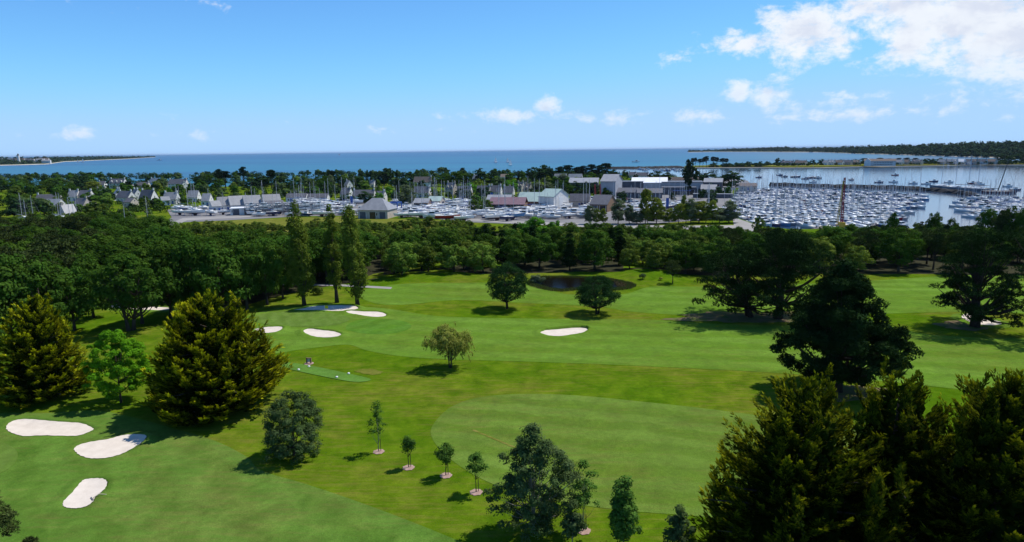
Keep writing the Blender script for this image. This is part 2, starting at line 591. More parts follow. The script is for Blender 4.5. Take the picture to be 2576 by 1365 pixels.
fair_up = gpoly([(900, 735), (1000, 716), (1200, 712), (1345, 716), (1420, 740), (1560, 742), (1640, 722), (1760, 722), (2000, 716), (2240, 704), (2400, 694), (2600, 694),
                 (2800, 720), (2800, 800), (2600, 790), (2400, 786), (2200, 790), (2000, 786), (1800, 796), (1600, 786), (1500, 772), (1300, 762), (1150, 756), (1000, 768), (930, 760)], 6)
lay('fairway', fair_up, M['fairway'], 0.03, label='upper fairway below the wood')
fair_mid = gpoly([(600, 850), (615, 800), (700, 776), (820, 772), (960, 776), (1100, 796), (1300, 802), (1600, 804), (1800, 816), (2000, 820), (2200, 815), (2320, 840), (2450, 850), (2800, 870),
                  (2800, 1040), (2560, 1000), (2300, 968), (2100, 950), (1900, 936), (1700, 926), (1500, 917), (1300, 910), (1120, 905), (1000, 896), (920, 882), (870, 868), (760, 880), (660, 890)], 6)
lay('fairway', fair_mid, M['fairway'], 0.03, label='wide middle fairway with a sand bunker')
fair_low = gpoly([(1084, 1095), (1098, 1058), (1140, 1022), (1210, 1000), (1320, 992), (1450, 996), (1600, 1010), (1750, 1026), (1900, 1045), (2150, 1080), (2400, 1130), (2500, 1240),
                  (2300, 1330), (2000, 1330), (1780, 1302), (1600, 1288), (1450, 1270), (1300, 1240), (1200, 1200), (1120, 1145)], 6)
lay('fairway', fair_low, M['fairway_low'], 0.03, label='striped fairway with a rounded end')
fair_left = gpoly([(-200, 1420), (-200, 1060), (0, 1040), (120, 1040), (240, 1034), (340, 1052), (440, 1080), (540, 1110), (620, 1150), (655, 1184), (760, 1216), (880, 1256), (1000, 1300), (1120, 1348), (1220, 1392), (1300, 1440), (900, 1520), (300, 1520)], 6)
lay('fairway', fair_left, M['fairway_left'], 0.03, label='fairway in the near corner of the course')
lay('putting_green', gpoly([(636, 806), (650, 794), (700, 786), (760, 784), (830, 788), (872, 797), (880, 806), (850, 817), (790, 823), (720, 822), (665, 817)]), M['green'], 0.06, 1.5, label='oval putting green between four bunkers')
lay('green_apron', gpoly([(884, 812), (920, 803), (980, 804), (1024, 812), (1034, 824), (1010, 836), (960, 842), (900, 838), (870, 828)]), M['apron'], 0.05, 1.5, label='striped apron beside the putting green')
lay('putting_green', gpoly([(-160, 1150), (-100, 1112), (-30, 1106), (25, 1122), (45, 1145), (32, 1172), (-10, 1196), (-90, 1206)]), M['green'], 0.06, 1.5, label='edge of a putting green at the picture border')
lay('tee_box', gpoly([(700, 912), (735, 914), (800, 925), (870, 940), (930, 954), (920, 961), (880, 961), (800, 946), (730, 931), (698, 926)], 5), M['tee'], 0.07, 1.2, label='long strip of close mown tee')
lay('worn_grass', ragged([(895, 934), (925, 929), (962, 937), (950, 943), (915, 942)], 9, .12), M['meadow'], 0.045, 0.8, label='worn bare patch beyond the tee')
lay('bare_soil', ragged([(1700, 802), (1800, 784), (1900, 790), (2010, 786), (2030, 802), (1960, 812), (1800, 812)], 7), M['soil'], 0.05, 2.0, label='bare earth under the pair of pines')
lay('bare_soil', ragged([(2360, 815), (2420, 806), (2500, 812), (2520, 822), (2450, 832), (2380, 826)], 5), M['soil'], 0.05, 2.0, label='bare earth under the spreading pine')
lay('bare_soil', ragged([(2010, 985), (2090, 972), (2200, 976), (2230, 996), (2120, 1010), (2020, 1004)], 5), M['soil'], 0.05, 2.0, label='bare earth under the tall pine')

# --- mid-distance surfaces
lay('meadow', [onplane(*p).xy for p in [(412, 590), (425, 572), (520, 560), (640, 553), (760, 548), (900, 545), (960, 546), (1010, 552), (1100, 556), (1160, 562), (1180, 572), (900, 582), (600, 588)]], M['meadow'], 0.05, 14.0, label='dry meadow bank below the boatyard')
lay('boatyard', [onplane(*p).xy for p in [(415, 562), (432, 548), (420, 528), (560, 520), (760, 508), (1000, 512), (1250, 518), (1420, 505), (1640, 494), (1832, 500), (1830, 525), (1843, 548), (1700, 560), (1500, 572), (1330, 566), (1180, 560), (1100, 552), (960, 542), (760, 545), (560, 556)]], M['tarmac'], 0.09, 14.0, label='grey tarmac of the boatyard')
lay('harbour_square', [onplane(*p).xy for p in [(1500, 500), (1560, 470), (1600, 452), (1700, 446), (1800, 448), (1880, 455), (1895, 468), (1846, 474), (1836, 500), (1832, 520), (1700, 505)]], M['tarmac'], 0.05, 14.0, label='paved harbour square between the halls')
lay('harbour_square', [(150, 556), (197, 552), (204, 610), (204, 686), (150, 700)], M['tarmac'], 0.09, 14.0, label='paved end of the quay by the bay')
lay('road', [onplane(*p).xy for p in [(440, 570), (470, 556), (620, 548), (760, 543), (960, 541), (1100, 552), (1330, 566), (1500, 574), (1700, 578), (1850, 580), (1925, 592), (1915, 572), (1850, 549), (1843, 549), (1846, 568), (1700, 569), (1500, 565), (1330, 559), (1100, 546), (960, 536), (760, 538), (620, 543), (460, 550), (420, 566)]], M['road'], 0.13, 14.0, label='pale road along the edge of the boatyard')

# --- bunkers: a raised grass lip round a dish of sand
def bunker(label, zpts, sc, off, far_lip=0.42, near_lip=0.12, lipmat='fairway'):
    pix = [((off[0] + x * sc) * .63324, (off[1] + y * sc) * .63324) for x, y in zpts]
    O = ccw(spline([G(*p).xy for p in pix], 6))
    c = sum(O, Vector((0, 0))) / len(O)
    n = len(O)
    nor = []
    for i in range(n):
        d = (O[(i + 1) % n] - O[i - 1]).normalized()
        nor.append(Vector((d.y, -d.x)))
    r = random.Random(int(c.x * 10))
    ys = [p.y for p in O]
    y0, y1 = min(ys), max(ys)
    mb = MB()
    rings = []
    for kind in range(4):
        ring = []
        for i, p in enumerate(O):
            lip = near_lip + (far_lip - near_lip) * (p.y - y0) / (y1 - y0)
            j = 0.03 * math.sin(i * 1.7) + r.uniform(-.02, .02)
            if kind == 0: q, dz = p + nor[i] * (1.5 + 4 * j), 0.0
            elif kind == 1: q, dz = p + nor[i] * (0.55 + j), lip * 0.85
            elif kind == 2: q, dz = p + nor[i] * j, lip
            else: q, dz = p - nor[i] * (0.14 - j), 0.05
            ring.append((q.x, q.y, hgt(q.x, q.y) + dz))
        rings.append(ring)
    for ring in rings:
        mb.v.extend(ring)
    for k in range(3):
        for i in range(n):
            j = (i + 1) % n
            mb.f.append((k * n + i, k * n + j, (k + 1) * n + j, (k + 1) * n + i)); mb.m.append(0)
    root = thing('sand_bunker', label, 'bunker', group='sand bunkers on the golf course')
    part('grass_lip', mb.mesh('grass_lip', M['fairway_left' if off == (0, 1500) else lipmat], smooth=True), root)
    edge = [Vector((p[0], p[1])) for p in rings[3]]
    def zf(x, y):
        dmin = min((Vector((x, y)) - e).length for e in edge)
        return hgt(x, y) + 0.052 + 0.22 * math.exp(-dmin / 0.8) * (0.3 + 0.7 * max(0, (y - c.y) / (y1 - c.y + .01)))
    part('sand', sheet('sand', edge, gridpts(edge, 0.7), M['sand'], zf), root)
    return c
s6, o6 = .4798, (0, 1500)
s7, o7 = .46584, (1000, 950)
bunker('long white bunker shaped like a footprint at the picture border', [(40, 425), (70, 390), (140, 365), (240, 358), (380, 368), (520, 378), (680, 388), (760, 415), (788, 435), (740, 462), (640, 494), (500, 495), (330, 492), (200, 498), (120, 482), (60, 455)], s6, o6, .3)
bunker('white bunker whose tip lies in the shade of the big cypress', [(602, 600), (650, 565), (760, 540), (900, 520), (980, 500), (1060, 487), (1150, 484), (1210, 490), (1225, 505), (1190, 545), (1100, 600), (1010, 645), (900, 675), (800, 684), (720, 680), (650, 655), (615, 625)], s6, o6, .3)
bunker('kidney shaped white bunker with a rake, nearest to the viewer', [(508, 1065), (520, 1030), (600, 950), (660, 885), (710, 858), (800, 850), (870, 855), (902, 880), (890, 925), (850, 960), (800, 1005), (780, 1040), (720, 1080), (640, 1098), (570, 1098), (520, 1085)], s6, o6, .3)
bunker('narrow bunker half shaded below the poplars', [(345, 610), (440, 597), (520, 583), (700, 576), (860, 578), (915, 594), (890, 608), (800, 617), (700, 620), (580, 614), (450, 614)], s7, o7, .5)
bunker('slim bunker on the fairway side of the putting green', [(800, 628), (850, 621), (960, 627), (1080, 629), (1148, 645), (1140, 663), (1070, 671), (980, 664), (900, 652), (830, 643)], s7, o7, .4)
bunker('oval bunker in front of the putting green', [(438, 790), (500, 776), (600, 786), (700, 795), (767, 815), (740, 836), (640, 847), (540, 840), (460, 816)], s7, o7, .5)
bunker('bunker partly hidden behind the big cypress', [(20, 778), (60, 770), (130, 761), (250, 758), (267, 772), (220, 796), (130, 808), (70, 802)], s7, o7, .4)
bunker('lone bunker in the middle of the fairway', [(543, 842), (590, 820), (700, 812), (850, 801), (960, 803), (978, 822), (930, 846), (820, 860), (720, 870), (620, 864)], .44697, (1900, 950), .75)
bunker('pinkish bunker behind the spreading pine', [(2020, 690), (2080, 664), (2200, 690), (2390, 738), (2330, 762), (2200, 758), (2100, 735)], .4534, (2900, 950), .2)
bunker('bunker glimpsed under the oak by the wood', [(940, 590), (1000, 560), (1150, 550), (1300, 580), (1440, 590), (1430, 612), (1300, 612), (1100, 604)], .46584, (0, 950), .4)

# ================================================================== TREES: generators
def unit(n, r):
    v = r.normal(size=(n, 3))
    return v / np.linalg.norm(v, axis=1, keepdims=True)

def nrmz(v):
    return v / np.maximum(np.linalg.norm(v, axis=1, keepdims=True), 1e-6)

def leaf_quads(pos, nrm, dirn, size, aspect, tint, base=False):
    n = len(pos)
    nrm = nrmz(nrm)
    u = nrmz(dirn - nrm * np.sum(dirn * nrm, axis=1, keepdims=True))
    v = np.cross(nrm, u)
    s = np.broadcast_to(np.asarray(size, dtype=float).reshape(-1, 1), (n, 1))
    w = s * aspect
    if base:
        q = np.stack([pos, pos + u * s * .45 + v * w, pos + u * s, pos + u * s * .45 - v * w], axis=1)
    else:
        q = np.stack([pos - u * s, pos + v * w, pos + u * s, pos - v * w], axis=1)
    f = np.arange(4 * n).reshape(n, 4)
    return q.reshape(-1, 3), f, np.repeat(np.asarray(tint, dtype=float), 4)

def join_quads(parts):
    vs, fs, ts, o = [], [], [], 0
    for v, f, t in parts:
        vs.append(v); fs.append(f + o); ts.append(t); o += len(v)
    return np.concatenate(vs), np.concatenate(fs), np.concatenate(ts)

PROFILE = {
    'round': lambda t: math.sqrt(max(0.0, 1 - (2 * t - 1) ** 2)) ** 0.8,
    'ovate': lambda t: (1 - abs((t - .36) / .64) ** 2.0) ** .75 if t > .36 else (1 - ((.36 - t) / .44) ** 2) ** .6,
    'column': lambda t: min(1.0, (t / .16) ** .7) * max(0.0, 1 - ((t - .1) / .92) ** 3.0) ** .8 if t > 0 else 0.2,
    'dome': lambda t: max(0.0, 1 - t * t) ** .5 * (1.0 if t > .12 else .82),
    'bush': lambda t: max(0.0, 1 - ((t - .25) / .78) ** 2) ** .5 if t > .25 else .92,
    'cone': lambda t: max(0.0, 1 - t) ** .8 * (1 if t > .1 else .8),
    'birch': lambda t: min(1, (t / .2) ** .6) * max(0.0, 1 - max(0, (t - .25) / .77) ** 1.4) ** .9,
}

def clump_set(r, H, z0, rx, n, profile, inner=0.45, squash=1.0, lop=0.18):
    pf = PROFILE[profile]
    out = []
    ph = r.uniform(0, 6.28, 3)
    while len(out) < n:
        t = r.random()
        w = pf(t)
        if r.random() > w * .9 + .12:
            continue
        a = r.uniform(0, 2 * math.pi)
        lo = 1 + lop * math.sin(2 * a + ph[0] + 4 * t) + lop * .6 * math.sin(5 * a + ph[1] + 7 * t)
        rad = w * rx * lo * math.sqrt(inner ** 2 + (1 - inner ** 2) * r.random())
        out.append((rad * math.cos(a), rad * math.sin(a) * squash, z0 + t * (H - z0)))
    return np.array(out)

def trunk_mesh(r, H, z0, rad, clumps, limbs, mat, stems=1, lean=(0, 0), spread=0.5):
    mb = MB()
    for s in range(stems):
        a = r.uniform(0, 6.28)
        off = Vector((math.cos(a), math.sin(a), 0)) * (rad * 0.9 if stems > 1 else 0)
        topx = Vector((lean[0], lean[1], 0)) + (Vector((math.cos(a), math.sin(a), 0)) * spread * (z0 + .5) if stems > 1 else Vector((0, 0, 0)))
        hh = z0 + (H - z0) * .62
        pts, rr = [], []
        for k in range(6):
            t = k / 5
            w = r.uniform(-.04, .04, 2) * hh * .25 * (1 if 0 < k else 0)
            pts.append(off + topx * t ** 1.3 + Vector((w[0], w[1], hh * t)))
            rr.append(rad * (1.35 if k == 0 else 1.0) * (1 - .78 * t) / (stems ** .35))
        pts[0].z = -0.25
        mb.tube(pts, rr, 7)
        if len(clumps) and limbs:
            idx = r.choice(len(clumps), min(limbs, len(clumps)), replace=False)
            for i in idx:
                c = Vector(clumps[i])
                k = int(np.clip((c.z * .62) / hh * 5, 1, 4))
                p = pts[k]
                midp = p.lerp(c, .5) + Vector((0, 0, -.08 * (c - p).length))
                mb.tube([p, midp, c], [rr[k] * .55, rr[k] * .34, rr[k] * .1], 5)
    return mb.mesh('trunk', mat, smooth=True)

def crown_leaves(r, clumps, rc, n, size, aspect=.6, flat=.78, up=.25, out=.25, jitter=.5, shell=.55, droop=0.0, tintk=1.0):
    k = len(clumps)
    rcs = rc * r.uniform(.65, 1.25, k)
    cs = r.uniform(0, 1, k)
    ci = r.integers(0, k, n)
    d = unit(n, r)
    d[:, 2] = np.where(d[:, 2] < -.5, -d[:, 2], d[:, 2])
    rad = rcs[ci] * (shell + (1 - shell) * np.sqrt(r.random(n)) ) * (1 + .12 * r.normal(size=n))
    pos = clumps[ci] + d * rad[:, None] * np.array([1, 1, flat])
    cen = clumps.mean(axis=0)
    outw = nrmz((pos - cen) * np.array([1, 1, .6]))
    nrm = d + outw * out + np.array([0, 0, up]) + unit(n, r) * jitter
    dirn = unit(n, r) + np.array([0, 0, -droop])
    sz = size * r.uniform(.65, 1.25, n)
    tint = np.clip(.25 + .5 * cs[ci] * tintk + .28 * r.random(n), 0, 1)
    return leaf_quads(pos, nrm, dirn, sz, aspect, tint)

def broadleaf(seed, H, z0, rx, profile='round', clumps=60, rc=1.0, n=8000, leaf=.2, trunk=.25, limbs=14, stems=1, leafmat='oak', barkmat='bark', inner=.45, squash=1.0, flat=.78, droop=0.0, spread=.5, shell=.55, lop=.18, lean=(0, 0)):
    r = np.random.default_rng(seed)
    cl = clump_set(r, H - rc * .6, z0 + rc * .5, max(rx - rc * .75, rx * .35), clumps, profile, inner, squash, lop)
    cl[:, 0] += lean[0] * (cl[:, 2] / H) ** 1.3; cl[:, 1] += lean[1] * (cl[:, 2] / H) ** 1.3
    tm = trunk_mesh(r, H, z0, trunk, cl, limbs, M[barkmat], stems, lean, spread)
    v, f, t = crown_leaves(r, cl, rc, n, leaf, flat=flat, droop=droop, shell=shell)
    return tm, np_mesh('crown', v, f, M[leafmat], {'tint': t})

def needles(r, cl, rc, tufts, per, length, aspect=.09, up=.5, flat=.55):
    """tufts of needle-like slivers on flattened clumps"""
    k = len(cl)
    ci = r.integers(0, k, tufts)
    rcs = rc * r.uniform(.7, 1.25, k)
    cs = r.random(k)
    d = unit(tufts, r)
    d[:, 2] = np.abs(d[:, 2]) * .9 - .15
    tp = cl[ci] + d * (rcs[ci] * r.uniform(.55, 1.0, tufts))[:, None] * np.array([1, 1, flat])
    ax = nrmz(d + np.array([0, 0, up]) + unit(tufts, r) * .3)
    pos = np.repeat(tp, per, axis=0)
    dr = nrmz(np.repeat(ax, per, axis=0) + unit(tufts * per, r) * .75)
    ln = length * r.uniform(.6, 1.15, tufts * per)
    tint = np.clip(np.repeat(.25 + .45 * cs[ci] + .2 * r.random(tufts), per), 0, 1)
    return leaf_quads(pos, unit(tufts * per, r) + np.repeat(ax, per, axis=0) * .4, dr, ln, aspect, tint, base=True)

def pine(seed, H, z0, rx, profile='round', clumps=46, rc=1.2, tufts=1500, per=9, length=.42, trunk=.35, limbs=22, stems=1, leafmat='pine', inner=.3, squash=1.0, spread=.5, flat=.55, lean=(0, 0), lop=.25, aspect=.09, fill=0.5):
    r = np.random.default_rng(seed)
    cl = clump_set(r, H - rc * .4, z0 + rc * .4, max(rx - rc * .8, rx * .4), clumps, profile, inner, squash, lop)
    cl[:, 0] += lean[0] * (cl[:, 2] / H); cl[:, 1] += lean[1] * (cl[:, 2] / H)
    tm = trunk_mesh(r, H, z0, trunk, cl, limbs, M['pinebark'], stems, lean, spread)
    q = [needles(r, cl, rc, tufts, per, length, aspect, flat=flat)]
    if fill:
        q.append(crown_leaves(r, cl, rc * .72, int(tufts * fill), length * .55, .5, flat=flat, up=.5))
    v, f, t = join_quads(q)
    return tm, np_mesh('crown', v, f, M[leafmat], {'tint': t})

def cypress(seed, H, rx, plates=1500, per=22, leaders=7, leafmat='cypress', plen=1.3, sliver=.74, wid=.24, skirt=.04, core=6000, gold=1.0, blunt=.6):
    """golden cypress: flat sprays in tiers, tips of the sprays yellow with new growth"""
    r = np.random.default_rng(seed)
    ph = r.uniform(0, 6.28, 4)
    def rad(t, a):
        t = min(max(t, 0.0), .999)
        base = (1 - t) ** blunt if t > .25 else (1 - .25) ** blunt * (.86 + .14 * math.sin(t / .25 * math.pi / 2))
        return rx * base * (1 + .10 * np.sin(3 * a + ph[0] + 3 * t) + .08 * np.sin(5 * a + ph[1] - 6 * t) + .05 * np.sin(11 * a + 17 * t))
    axes = [(0.0, 0.0, 0.0, H, None)]
    for i in range(leaders):
        a = ph[2] + i * 2.4 + r.uniform(-.3, .3)
        q = r.uniform(.16, .66)
        th = H * (1 - q ** (1 / blunt))
        axes.append((q * rx * math.cos(a), q * rx * math.sin(a), th * .62, th + r.uniform(.03, .11) * H * (1 - q * .5), rx * r.uniform(.15, .24)))
    P, A, U, T = [], [], [], []
    def spray(x, y, z, a, el, length, nplates):
        """one branch end: plates set along an upswept axis, fanning sideways"""
        o = np.array([math.cos(a) * math.cos(el), math.sin(a) * math.cos(el), math.sin(el)])
        side = np.array([-math.sin(a), math.cos(a), 0.0])
        gold_b = r.uniform(.55, 1.1)
        roll = r.normal() * .25
        for k in range(nplates):
            f = (k + r.random()) / nplates
            lat = r.uniform(-1, 1) * (1 - f * .8) * length * .24
            up = np.array([0, 0, 1.0])
            p = np.array([x, y, z]) - o * length * (1 - f) + side * lat + up * (length * .22 * f * f - abs(lat) * .10 + lat * roll)
            d = o + side * (lat / length * 1.6) + up * (.05 + .45 * f) + r.normal(size=3) * .10
            d /= np.linalg.norm(d)
            sd = side - d * side.dot(d); sd /= np.linalg.norm(sd)
            P.append(tuple(p)); A.append(d); U.append(sd); T.append((r.uniform(.6, 1.0) * length / 2.6, gold_b * (.40 + .60 * f)))
    nb = plates // 4
    for k in range(nb):
        if r.random() < .74 or not leaders:
            t = 1 - math.sqrt(r.random()) if r.random() < .7 else r.random()
            t = skirt + (1 - skirt) * t
            a = r.uniform(0, 2 * math.pi)
            rr = float(rad(t, a)) * r.uniform(.74, 1.12)
            spray(rr * math.cos(a), rr * math.sin(a), t * H, a + r.normal() * .15, R(r.uniform(-2, 26) + 40 * t ** 2), rx * r.uniform(.26, .42) * (1 - .45 * t), 8)
        else:
            ax = axes[1 + int(r.integers(0, leaders))]
            t = r.random() ** 1.2
            a = r.uniform(0, 2 * math.pi)
            rr = ax[4] * (1 - t) ** .8 * r.uniform(.6, 1.1)
            spray(ax[0] + rr * math.cos(a), ax[1] + rr * math.sin(a), ax[2] + t * (ax[3] - ax[2]), a, R(r.uniform(12, 45) + 30 * t), rx * .17, 7)
    P, A, U, T = map(np.array, (P, A, U, T))
    n = len(P) * per
    p, a, u, sc, g = (np.repeat(v, per, axis=0) for v in (P, A, U, T[:, 0], T[:, 1]))
    s = r.random(n) ** .8
    lat = r.uniform(-1, 1, n)
    nrm = np.cross(a, u)
    nrm = np.where(nrm[:, 2:3] < 0, -nrm, nrm)
    pos = p - a * ((1 - s) * plen * sc)[:, None] + u * (lat * wid * plen * sc * (1.15 - s * .8))[:, None] + nrm * (r.normal(size=n) * .07 + .10 * s * s)[:, None]
    dr = a + u * (lat * .75 + r.normal(size=n) * .2)[:, None] + nrm * (.16 + r.normal(size=n) * .22)[:, None]
    tint = np.clip((s ** 2.0) * 1.25 * g * gold * r.uniform(.6, 1.25, n), 0, 1)
    q = [leaf_quads(pos, nrm + unit(n, r) * .35, dr, sliver * sc * r.uniform(.6, 1.15, n), .19, tint, base=True)]
    if core:
        t = skirt + (1 - skirt) * (1 - np.sqrt(r.random(core)))
        an = r.uniform(0, 2 * math.pi, core)
        rr = np.array([float(rad(tt, aa)) for tt, aa in zip(t, an)]) * r.uniform(.25, .52, core)
        cp = np.stack([rr * np.cos(an), rr * np.sin(an), t * H * .97], axis=1)
        q.append(leaf_quads(cp, unit(core, r) + nrmz(cp * np.array([1, 1, 0]) + 1e-5), unit(core, r), .30, .6, np.zeros(core)))
    v, f, tt = join_quads(q)
    mb = MB()
    mb.tube([(0, 0, -.3), (0, 0, H * .3), (0, 0, H * .9)], [rx * .07, rx * .05, .05], 8)
    for i in range(40):
        j = int(r.integers(0, len(P)))
        mb.tube([(0, 0, max(.4, P[j][2] * .8)), tuple(P[j] * np.array([.55, .55, .9])), tuple(P[j] - A[j] * plen * .5)], [.11, .08, .03], 4)
    return mb.mesh('trunk', M['bark'], smooth=True), np_mesh('crown', v, f, M[leafmat], {'tint': tt})

def willow(seed, H, z0, rx, strands=200, per=22, leaf=.2):
    r = np.random.default_rng(seed)
    cl = clump_set(r, H - .4, z0 + .8, rx * .82, 90, 'ovate', .4)
    tm = trunk_mesh(r, H, z0, .16, cl, 26, M['bark'], 3, spread=.35)
    q = [crown_leaves(r, cl, .8, 9000, leaf * .75, .34, droop=.6, shell=.25)]
    st = cl[r.integers(0, len(cl), strands)] + r.normal(size=(strands, 3)) * .45
    ln = r.uniform(.4, 1.4, strands)
    s = np.tile(np.arange(per) / per, strands)
    p = np.repeat(st, per, axis=0)
    L = np.repeat(ln, per)
    outv = nrmz(p * np.array([1, 1, 0]) + 1e-6)
    pos = p + outv * (L * s * .35)[:, None] - np.array([0, 0, 1.0]) * (L * s ** 1.5)[:, None] + r.normal(size=p.shape) * .06
    pos[:, 2] = np.maximum(pos[:, 2], .35)
    n = len(pos)
    tint = np.clip(.3 + .6 * r.random(n), 0, 1)
    q.append(leaf_quads(pos, unit(n, r), outv * .4 + np.array([0, 0, -1.0]) + unit(n, r) * .4, leaf, .28, tint))
    v, f, t = join_quads(q)
    return tm, np_mesh('crown', v, f, M['willow'], {'tint': t})

M['bark'] = plain('tree bark', (0.085, 0.068, 0.052), (0.045, 0.037, 0.03), 3.0, 0.95, 0.05, stretch=(1, 1, .3))
M['pinebark'] = plain('pine bark', (0.060, 0.045, 0.038), (0.028, 0.022, 0.02), 3.0, 0.95, 0.05, stretch=(1, 1, .3))
M['palebark'] = plain('pale birch bark', (0.30, 0.28, 0.25), (0.14, 0.13, 0.11), 4.0, 0.9, 0.05, stretch=(1, 1, 2))
M['cypress'] = foliage('golden cypress foliage', (0.012, 0.026, 0.003), (0.018, 0.034, 0.003), tip=(0.420, 0.430, 0.012), trans=.25, var=.08)
M['maple'] = foliage('bright maple leaves', (0.120, 0.290, 0.012), (0.080, 0.210, 0.010), trans=.35)
M['oak'] = foliage('oak leaves', (0.030, 0.076, 0.010), (0.050, 0.098, 0.013), trans=.26, var=.28, hue=.22)
M['lightleaf'] = foliage('light scrub leaves', (0.074, 0.126, 0.018), (0.104, 0.152, 0.024), trans=.28, var=.32, hue=.25)
M['poplar'] = foliage('poplar leaves', (0.080, 0.120, 0.016), (0.108, 0.145, 0.020), trans=.3, var=.1)
M['birch'] = foliage('birch leaves', (0.086, 0.126, 0.046), (0.052, 0.090, 0.026), trans=.22, var=.12)
M['paleleaf'] = foliage('yellow green leaves', (0.170, 0.205, 0.032), (0.135, 0.175, 0.028), trans=.4, var=.2)
M['greyleaf'] = foliage('grey green leaves', (0.130, 0.165, 0.095), (0.100, 0.135, 0.070), trans=.38, var=.16)
M['sapling'] = foliage('young tree leaves', (0.075, 0.150, 0.026), (0.055, 0.120, 0.020), trans=.28, var=.2)
M['willow'] = foliage('yellowing willow leaves', (0.270, 0.285, 0.060), (0.215, 0.240, 0.048), trans=.35, var=.05)
M['pine'] = foliage('dark pine needles', (0.014, 0.034, 0.010), (0.022, 0.046, 0.012), trans=.08, var=.16)
M['marpine'] = foliage('maritime pine needles', (0.046, 0.070, 0.020), (0.060, 0.082, 0.022), trans=.08, var=.2)
M['umbrella'] = foliage('clipped pine needles', (0.024, 0.062, 0.018), (0.032, 0.074, 0.020), trans=.08, var=.05)
M['lime'] = foliage('bright green leaves', (0.085, 0.215, 0.020), (0.065, 0.180, 0.016), trans=.3, var=.08)

def plant(name, label, base, meshes, cat='tree', group=None, rz=0.0, scale=None, mulch=None):
    o = thing(name, label, cat, base, rz, group, scale=scale)
    part('trunk', meshes[0], o)
    part('crown', meshes[1], o)
    if mulch:
        part('mulch_ring', mulch, o)
    return o

# ------------------------------------------------------------------ the trees of the golf course, one by one
def spot(bx, by, ty, hw):
    b = G(bx, by)
    return b, height_to(b, ty), hw * mpp(b)

b, H, w = spot(116, 1000, 742, 140)
plant('cypress_tree', 'golden tipped cypress cut off by the picture border, behind the bright green maple', b, cypress(11, H, w, 1700, 15, 8, blunt=.56, gold=1.3))
b, H, w = spot(548, 1028, 742, 186)
plant('cypress_tree', 'broad golden tipped cypress casting its shade on a white bunker', b, cypress(5, H, w, 2500, 15, 13, core=8000, blunt=.42, gold=1.3))
b, H, w = spot(305, 1014, 824, 74)
plant('maple_tree', 'bright green young maple between the two golden cypresses', b, broadleaf(21, H, H * .11, w * 1.05, 'ovate', 190, .55, 26000, .13, .14, 20, leafmat='maple', lop=.08, inner=.5, shell=.35))
b, H, w = spot(742, 1146, 986, 86)
plant('round_tree', 'dense round dark green tree with foliage down to the grass', b, broadleaf(22, H, .1, w, 'bush', 240, .55, 26000, .10, .16, 16, leafmat='birch', lop=.12, droop=.5, shell=.2))
b, H, w = spot(1345, 1338, 1068, 100)
plant('birch_tree', 'tall many topped grey green birch beside the row of saplings', b, broadleaf(31, H, .2, w * 1.04, 'ovate', 210, .55, 30000, .10, .17, 24, stems=3, leafmat='birch', barkmat='palebark', lop=.34, droop=.4, spread=.32, shell=.25))
b, H, w = spot(1440, 1372, 1255, 38)
plant('birch_tree', 'slight young birch under the side of the tall birch', b, broadleaf(32, H, .6, w, 'birch', 40, .4, 3200, .11, .05, 10, leafmat='birch', barkmat='palebark'))
b, H, w = spot(1567, 1378, 1186, 47)
plant('birch_tree', 'slender birch at the picture edge, second from the golden cypress group', b, broadleaf(33, H, .5, w, 'birch', 70, .5, 7500, .12, .07, 14, leafmat='sapling', barkmat='palebark', lop=.25))
b, H, w = spot(1708, 1400, 1272, 40)
plant('birch_tree', 'small birch next to the dark golden cypress group at the picture edge', b, broadleaf(34, H, .4, w, 'birch', 50, .42, 4200, .11, .06, 10, leafmat='birch', barkmat='palebark', lop=.25))
def mulch_ring(rad):
    mb = MB()
    n = 20
    rr = [(rad * (1 + .1 * math.sin(k * 2.3)) , k) for k in range(n)]
    vs = [(q * math.cos(6.2832 * k / n), q * math.sin(6.2832 * k / n), .06) for q, k in rr] + [(.55 * q * math.cos(6.2832 * k / n), .55 * q * math.sin(6.2832 * k / n), .11) for q, k in rr] + [(0, 0, .10)]
    mb.add(vs, [(k, (k + 1) % n, n + (k + 1) % n, n + k) for k in range(n)] + [(n + k, n + (k + 1) % n, 2 * n) for k in range(n)])
    return mb.mesh('mulch_ring', M['mulch'], smooth=True)
M['mulch'] = plain('pink bark mulch', (0.42, 0.29, 0.235), (0.30, 0.20, 0.16), 5.0, 0.95, 0.05)
for (bx, by, ty, hw, seed, prof, z0, nl, bark, lab) in [
        (953, 1138, 1000, 24, 41, 'birch', .30, 900, 'palebark', 'tall thin sparse sapling at the far end of the row'),
        (1028, 1178, 1092, 18, 42, 'birch', .42, 1000, 'bark', 'short sapling with a ragged top, second of the row'),
        (1122, 1198, 1112, 24, 43, 'round', .40, 1500, 'bark', 'round headed light green sapling, third of the row'),
        (1198, 1240, 1139, 25, 44, 'round', .52, 1600, 'bark', 'round headed sapling beside the tall birch, last of the row'),
        (1468, 1337, 1150, 38, 45, 'birch', .34, 1500, 'palebark', 'tall pale sparse sapling just beyond the many topped birch')]:
    b, H, w = spot(bx, by, ty, hw * 1.22)
    m = broadleaf(seed, H, H * z0 * .9, w, prof, 30, .46, int(nl * 1.25), .10, .045, 14, leafmat='sapling', barkmat=bark, lop=.4, shell=.1)
    o = plant('sapling', lab, b, m, 'sapling', 'young staked trees across the course', mulch=mulch_ring(.62))
    part('stake', MB().tube([(.22, .08, 0), (.20, .08, 1.5)], .035, 6).mesh('stake', M['bark']), o)
b, H, w = spot(1133, 926, 818, 60)
plant('willow_tree', 'yellowish drooping willow alone on the open rough', b, willow(51, H, H * .30, w))
b, H, w = spot(1278, 778, 662, 61)
